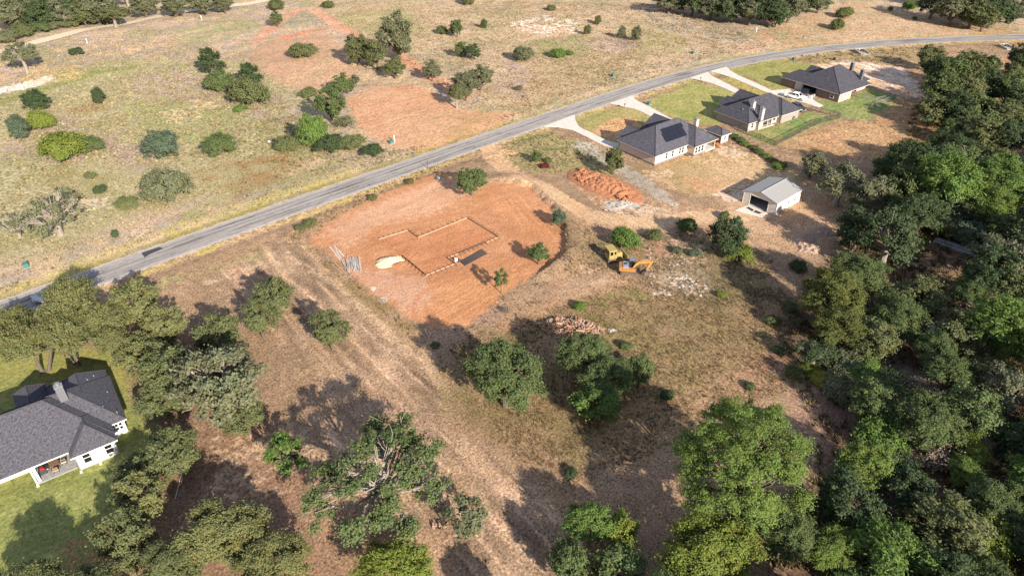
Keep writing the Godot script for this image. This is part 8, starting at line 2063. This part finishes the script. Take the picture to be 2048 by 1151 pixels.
func rock_place(z: Array, px: float, py: float) -> Vector2:
	var c := {1375: Vector2(30.43, -100.55), 1335: Vector2(27.84, -105.34), 1240: Vector2(22.63, -129.65), 1205: Vector2(20.01, -138.01)}
	var e := {1375: [Vector2(33.37, -98.26) - Vector2(30.43, -100.55), Vector2(31.36, -102.91) - Vector2(30.43, -100.55)], 1335: [Vector2(31.25, -104.52) - Vector2(27.84, -105.34), Vector2(28.47, -111.34) - Vector2(27.84, -105.34)], 1240: [Vector2(26.26, -130.99) - Vector2(22.63, -129.65), Vector2(23.30, -132.35) - Vector2(22.63, -129.65)], 1205: [Vector2(25.09, -132.35) - Vector2(20.01, -138.01), Vector2(21.11, -140.98) - Vector2(20.01, -138.01)]}
	return c[z[0]] + e[z[0]][0] * px + e[z[0]][1] * py

func lot_things() -> void:
	pickup(Vector3(80.01, 0, -193.41), -0.692)
	sedan("sports_utility", "dark blue car behind the middle house's right end", "car", Vector3(77.65, 0, -184.68), -1.100, M.paint_dark, 0.25)
	sedan("parked_car", "dark car nosing into the far house's open garage", "car", Vector3(84.57, 0, -197.59), 0.877, M.paint_dark, 0.0)
	sedan("parked_car", "silver blue car in the solar panelled house's shadow", "car", Vector3(28.35, 0, -164.46), 0.951, M.paint_silver, 0.2)
	sedan("parked_car", "blue car on the road behind the left trees", "car", Vector3(-77.66, 0, -96.05), 0.804, M.paint_blue, 0.0)
	fence("chain_fence", "black chain link fence around the middle house's back lawn", [57.76, -170.35, 58.98, -167.36, 61.48, -163.82, 63.83, -159.79, 72.93, -168.35, 80.33, -174.81, 86.93, -178.36, 85.23, -180.92, 81.40, -184.11, 78.11, -182.04], 1.25, 3.0, M.black_metal, 0.12)
	fence("wire_fence", "thin wire fence round the far house's side lawn", [97.10, -195.48, 102.04, -191.37, 108.47, -193.82, 100.33, -187.39, 98.30, -185.83], 1.1, 3.0, M.vent, 0.2)
	cabinet("pale blue utility box under the oak on the pad's north rim", "utility box", Vector2(-16.31, -141.74), 0.6, M.pale_box)
	cabinet("teal transformer box by the road below the broken oak", "utility box", Vector2(-87.02, -105.51), 0.9, M.green_box)
	cabinet("green transformer box on the middle house's front lawn", "utility box", Vector2(37.95, -188.57), 0.9, M.green_box)
	cabinet("green transformer box across the road from the solar house", "utility box", Vector2(30.88, -212.98), 0.9, M.green_box)
	cabinet("dark green box on the far verge where the road bends", "utility box", Vector2(60.38, -236.61), 0.9, M.green_box)
	cabinet("green box in the weeds before the far house", "utility box", Vector2(92.03, -230.45), 0.9, M.green_box)
	cabinet("blue-green box at the orange lot's lower corner", "utility box", Vector2(-29.64, -161.32), 0.8, M.green_box)
	cabinet("small dark box beside the far house's caliche yard", "utility box", Vector2(105.03, -229.90), 0.8, M.black_metal)
	post("riser_post", "white riser post at the orange lot's lower corner", Vector2(-28.91, -162.25), 1.7, 0.12, M.white_trim)
	post("marker_post", "white marker post left of the gravel road's middle", Vector2(-148.37, -249.80), 1.6, 0.12, M.white_trim)
	post("marker_post", "white marker post near the gravel road's bend", Vector2(-120.09, -281.76), 1.6, 0.12, M.white_trim)
	post("marker_post", "pale yellow marker post at the far end of the road's verge", Vector2(184.64, -262.90), 1.6, 0.12, M.lumber)
	post("marker_post", "white post by the woods at the top", Vector2(89.72, -264.96), 1.5, 0.12, M.white_trim)
	post("survey_stake", "leaning pale stake beside the blue box on the pad", Vector2(-14.65, -138.99), 1.2, 0.06, M.lumber, "stake").rotation.x = 0.3
	post("sign_post", "thin dark post casting its shadow on the road", Vector2(-19.27, -146.95), 2.1, 0.06, M.black_metal)
	single("white_marker", MB.new().tube([Vector3.ZERO, Vector3(0, 0.35, 0), Vector3(0, 0.5, 0)], [0.3, 0.32, 0.1], 10).done(), M.white_trim, "white round marker in the dark verge left of the orange lot", "marker", Vector3(-59.70, 0, -161.94))
	mailbox("black mailbox at the solar panelled house's driveway", Vector2(30.80, -185.83), -0.5)
	mailbox("black mailbox at the middle house's driveway", Vector2(56.59, -208.26), -0.5)
	mailbox("dark mailbox across the road where it bends", Vector2(63.12, -233.21), 0.5)
	mailbox("dark mailbox on the verge above the far house", Vector2(103.12, -254.25), 0.3)
	for q in [[Vector3(117.40, 0, -237.76), "white concrete culvert headwall in the verge beyond the far house", -1.405], [Vector3(169.40, 0, -243.65), "white concrete culvert headwall at the right edge", -1.425]]:
		var c := thing("culvert_headwall", q[1], "culvert", q[0], q[2])
		part("slab", bx(Vector3(-2.0, 0.0, -1.6), Vector3(2.0, 0.12, 1.6)), M.limestone, c)
		for z in [-1.5, 1.5]: part("wing_wall", MB.new().slab(pv([-2.0, 0.1, -2.0, 0.9, 2.0, 0.4, 2.0, 0.1]), z - 0.15, z + 0.15, 0.02).done(), M.limestone, c)
		part("headwall", bx(Vector3(-2.2, 0.1, -1.8), Vector3(-1.95, 1.0, 1.8)), M.limestone, c)
		for z in [-0.7, 0.7]: part("pipe", MB.new().cyl(Vector3(-2.25, 0.5, z), Vector3(-1.4, 0.5, z), 0.36, 12).done(), M.black_metal, c)
	mound("blue_tarp", "blue tarp heap at the foot of the grove", "tarp", Vector2(117.10, -177.29), 1.6, 1.1, 0.8, 0.4, M.tarp_blue, 0.2, 72)
	var ac := thing("air_conditioner", "small grey air conditioner behind the middle house", "air conditioner", Vector3(74.23, 0, -177.64), 0.6)
	part("casing", bx(Vector3(-0.4, 0, -0.4), Vector3(0.4, 0.8, 0.4)), M.siding_grey, ac)
	part("fan_grille", MB.new().cyl(Vector3(0, 0.8, 0), Vector3(0, 0.84, 0), 0.32, 12).done(), M.black_metal, ac)
	for k in 7:
		var q: Vector3 = Vector3(85.37, 0, -192.59) + Vector3(-3.2 + k * 0.62, 0, 0.4 * sin(k * 2.0)) + Vector3(0, 0, -k * 0.35)
		var j := thing("yard_clutter", "odd grey item piled beside the far house's garage", "clutter", q, k * 1.3, "clutter beside the far house's garage")
		part("body", MB.new().slab(pv([-0.3, 0.0, -0.34, 0.5 + 0.1 * (k % 3), -0.1, 0.8 + 0.12 * (k % 2), 0.25, 0.6, 0.3, 0.0]), -0.25, 0.25, 0.04).done(), [M.steel, M.paint_white, M.vent][k % 3], j)
		part("handle", MB.new().tube([Vector3(-0.2, 0.6, 0), Vector3(-0.5, 1.0, 0)], [0.03, 0.03], 5).done(), M.black_metal, j)
	for q in [[Vector3(66.06, 0, -87.18), "white plastic crate in the shade of the dense woods"], [Vector3(70.27, 0, -92.23), "white bin standing in the dense woods"]]:
		var wb := thing("white_crate", q[1], "crate", q[0], 0.5)
		part("tub", MB.new().slab(pv([-0.5, 0, -0.55, 0.6, 0.55, 0.6, 0.5, 0]), -0.4, 0.4, 0.05).done(), M.paint_white, wb)
		part("lid", bx(Vector3(-0.6, 0.6, -0.45), Vector3(0.6, 0.68, 0.45)), M.siding_white, wb)
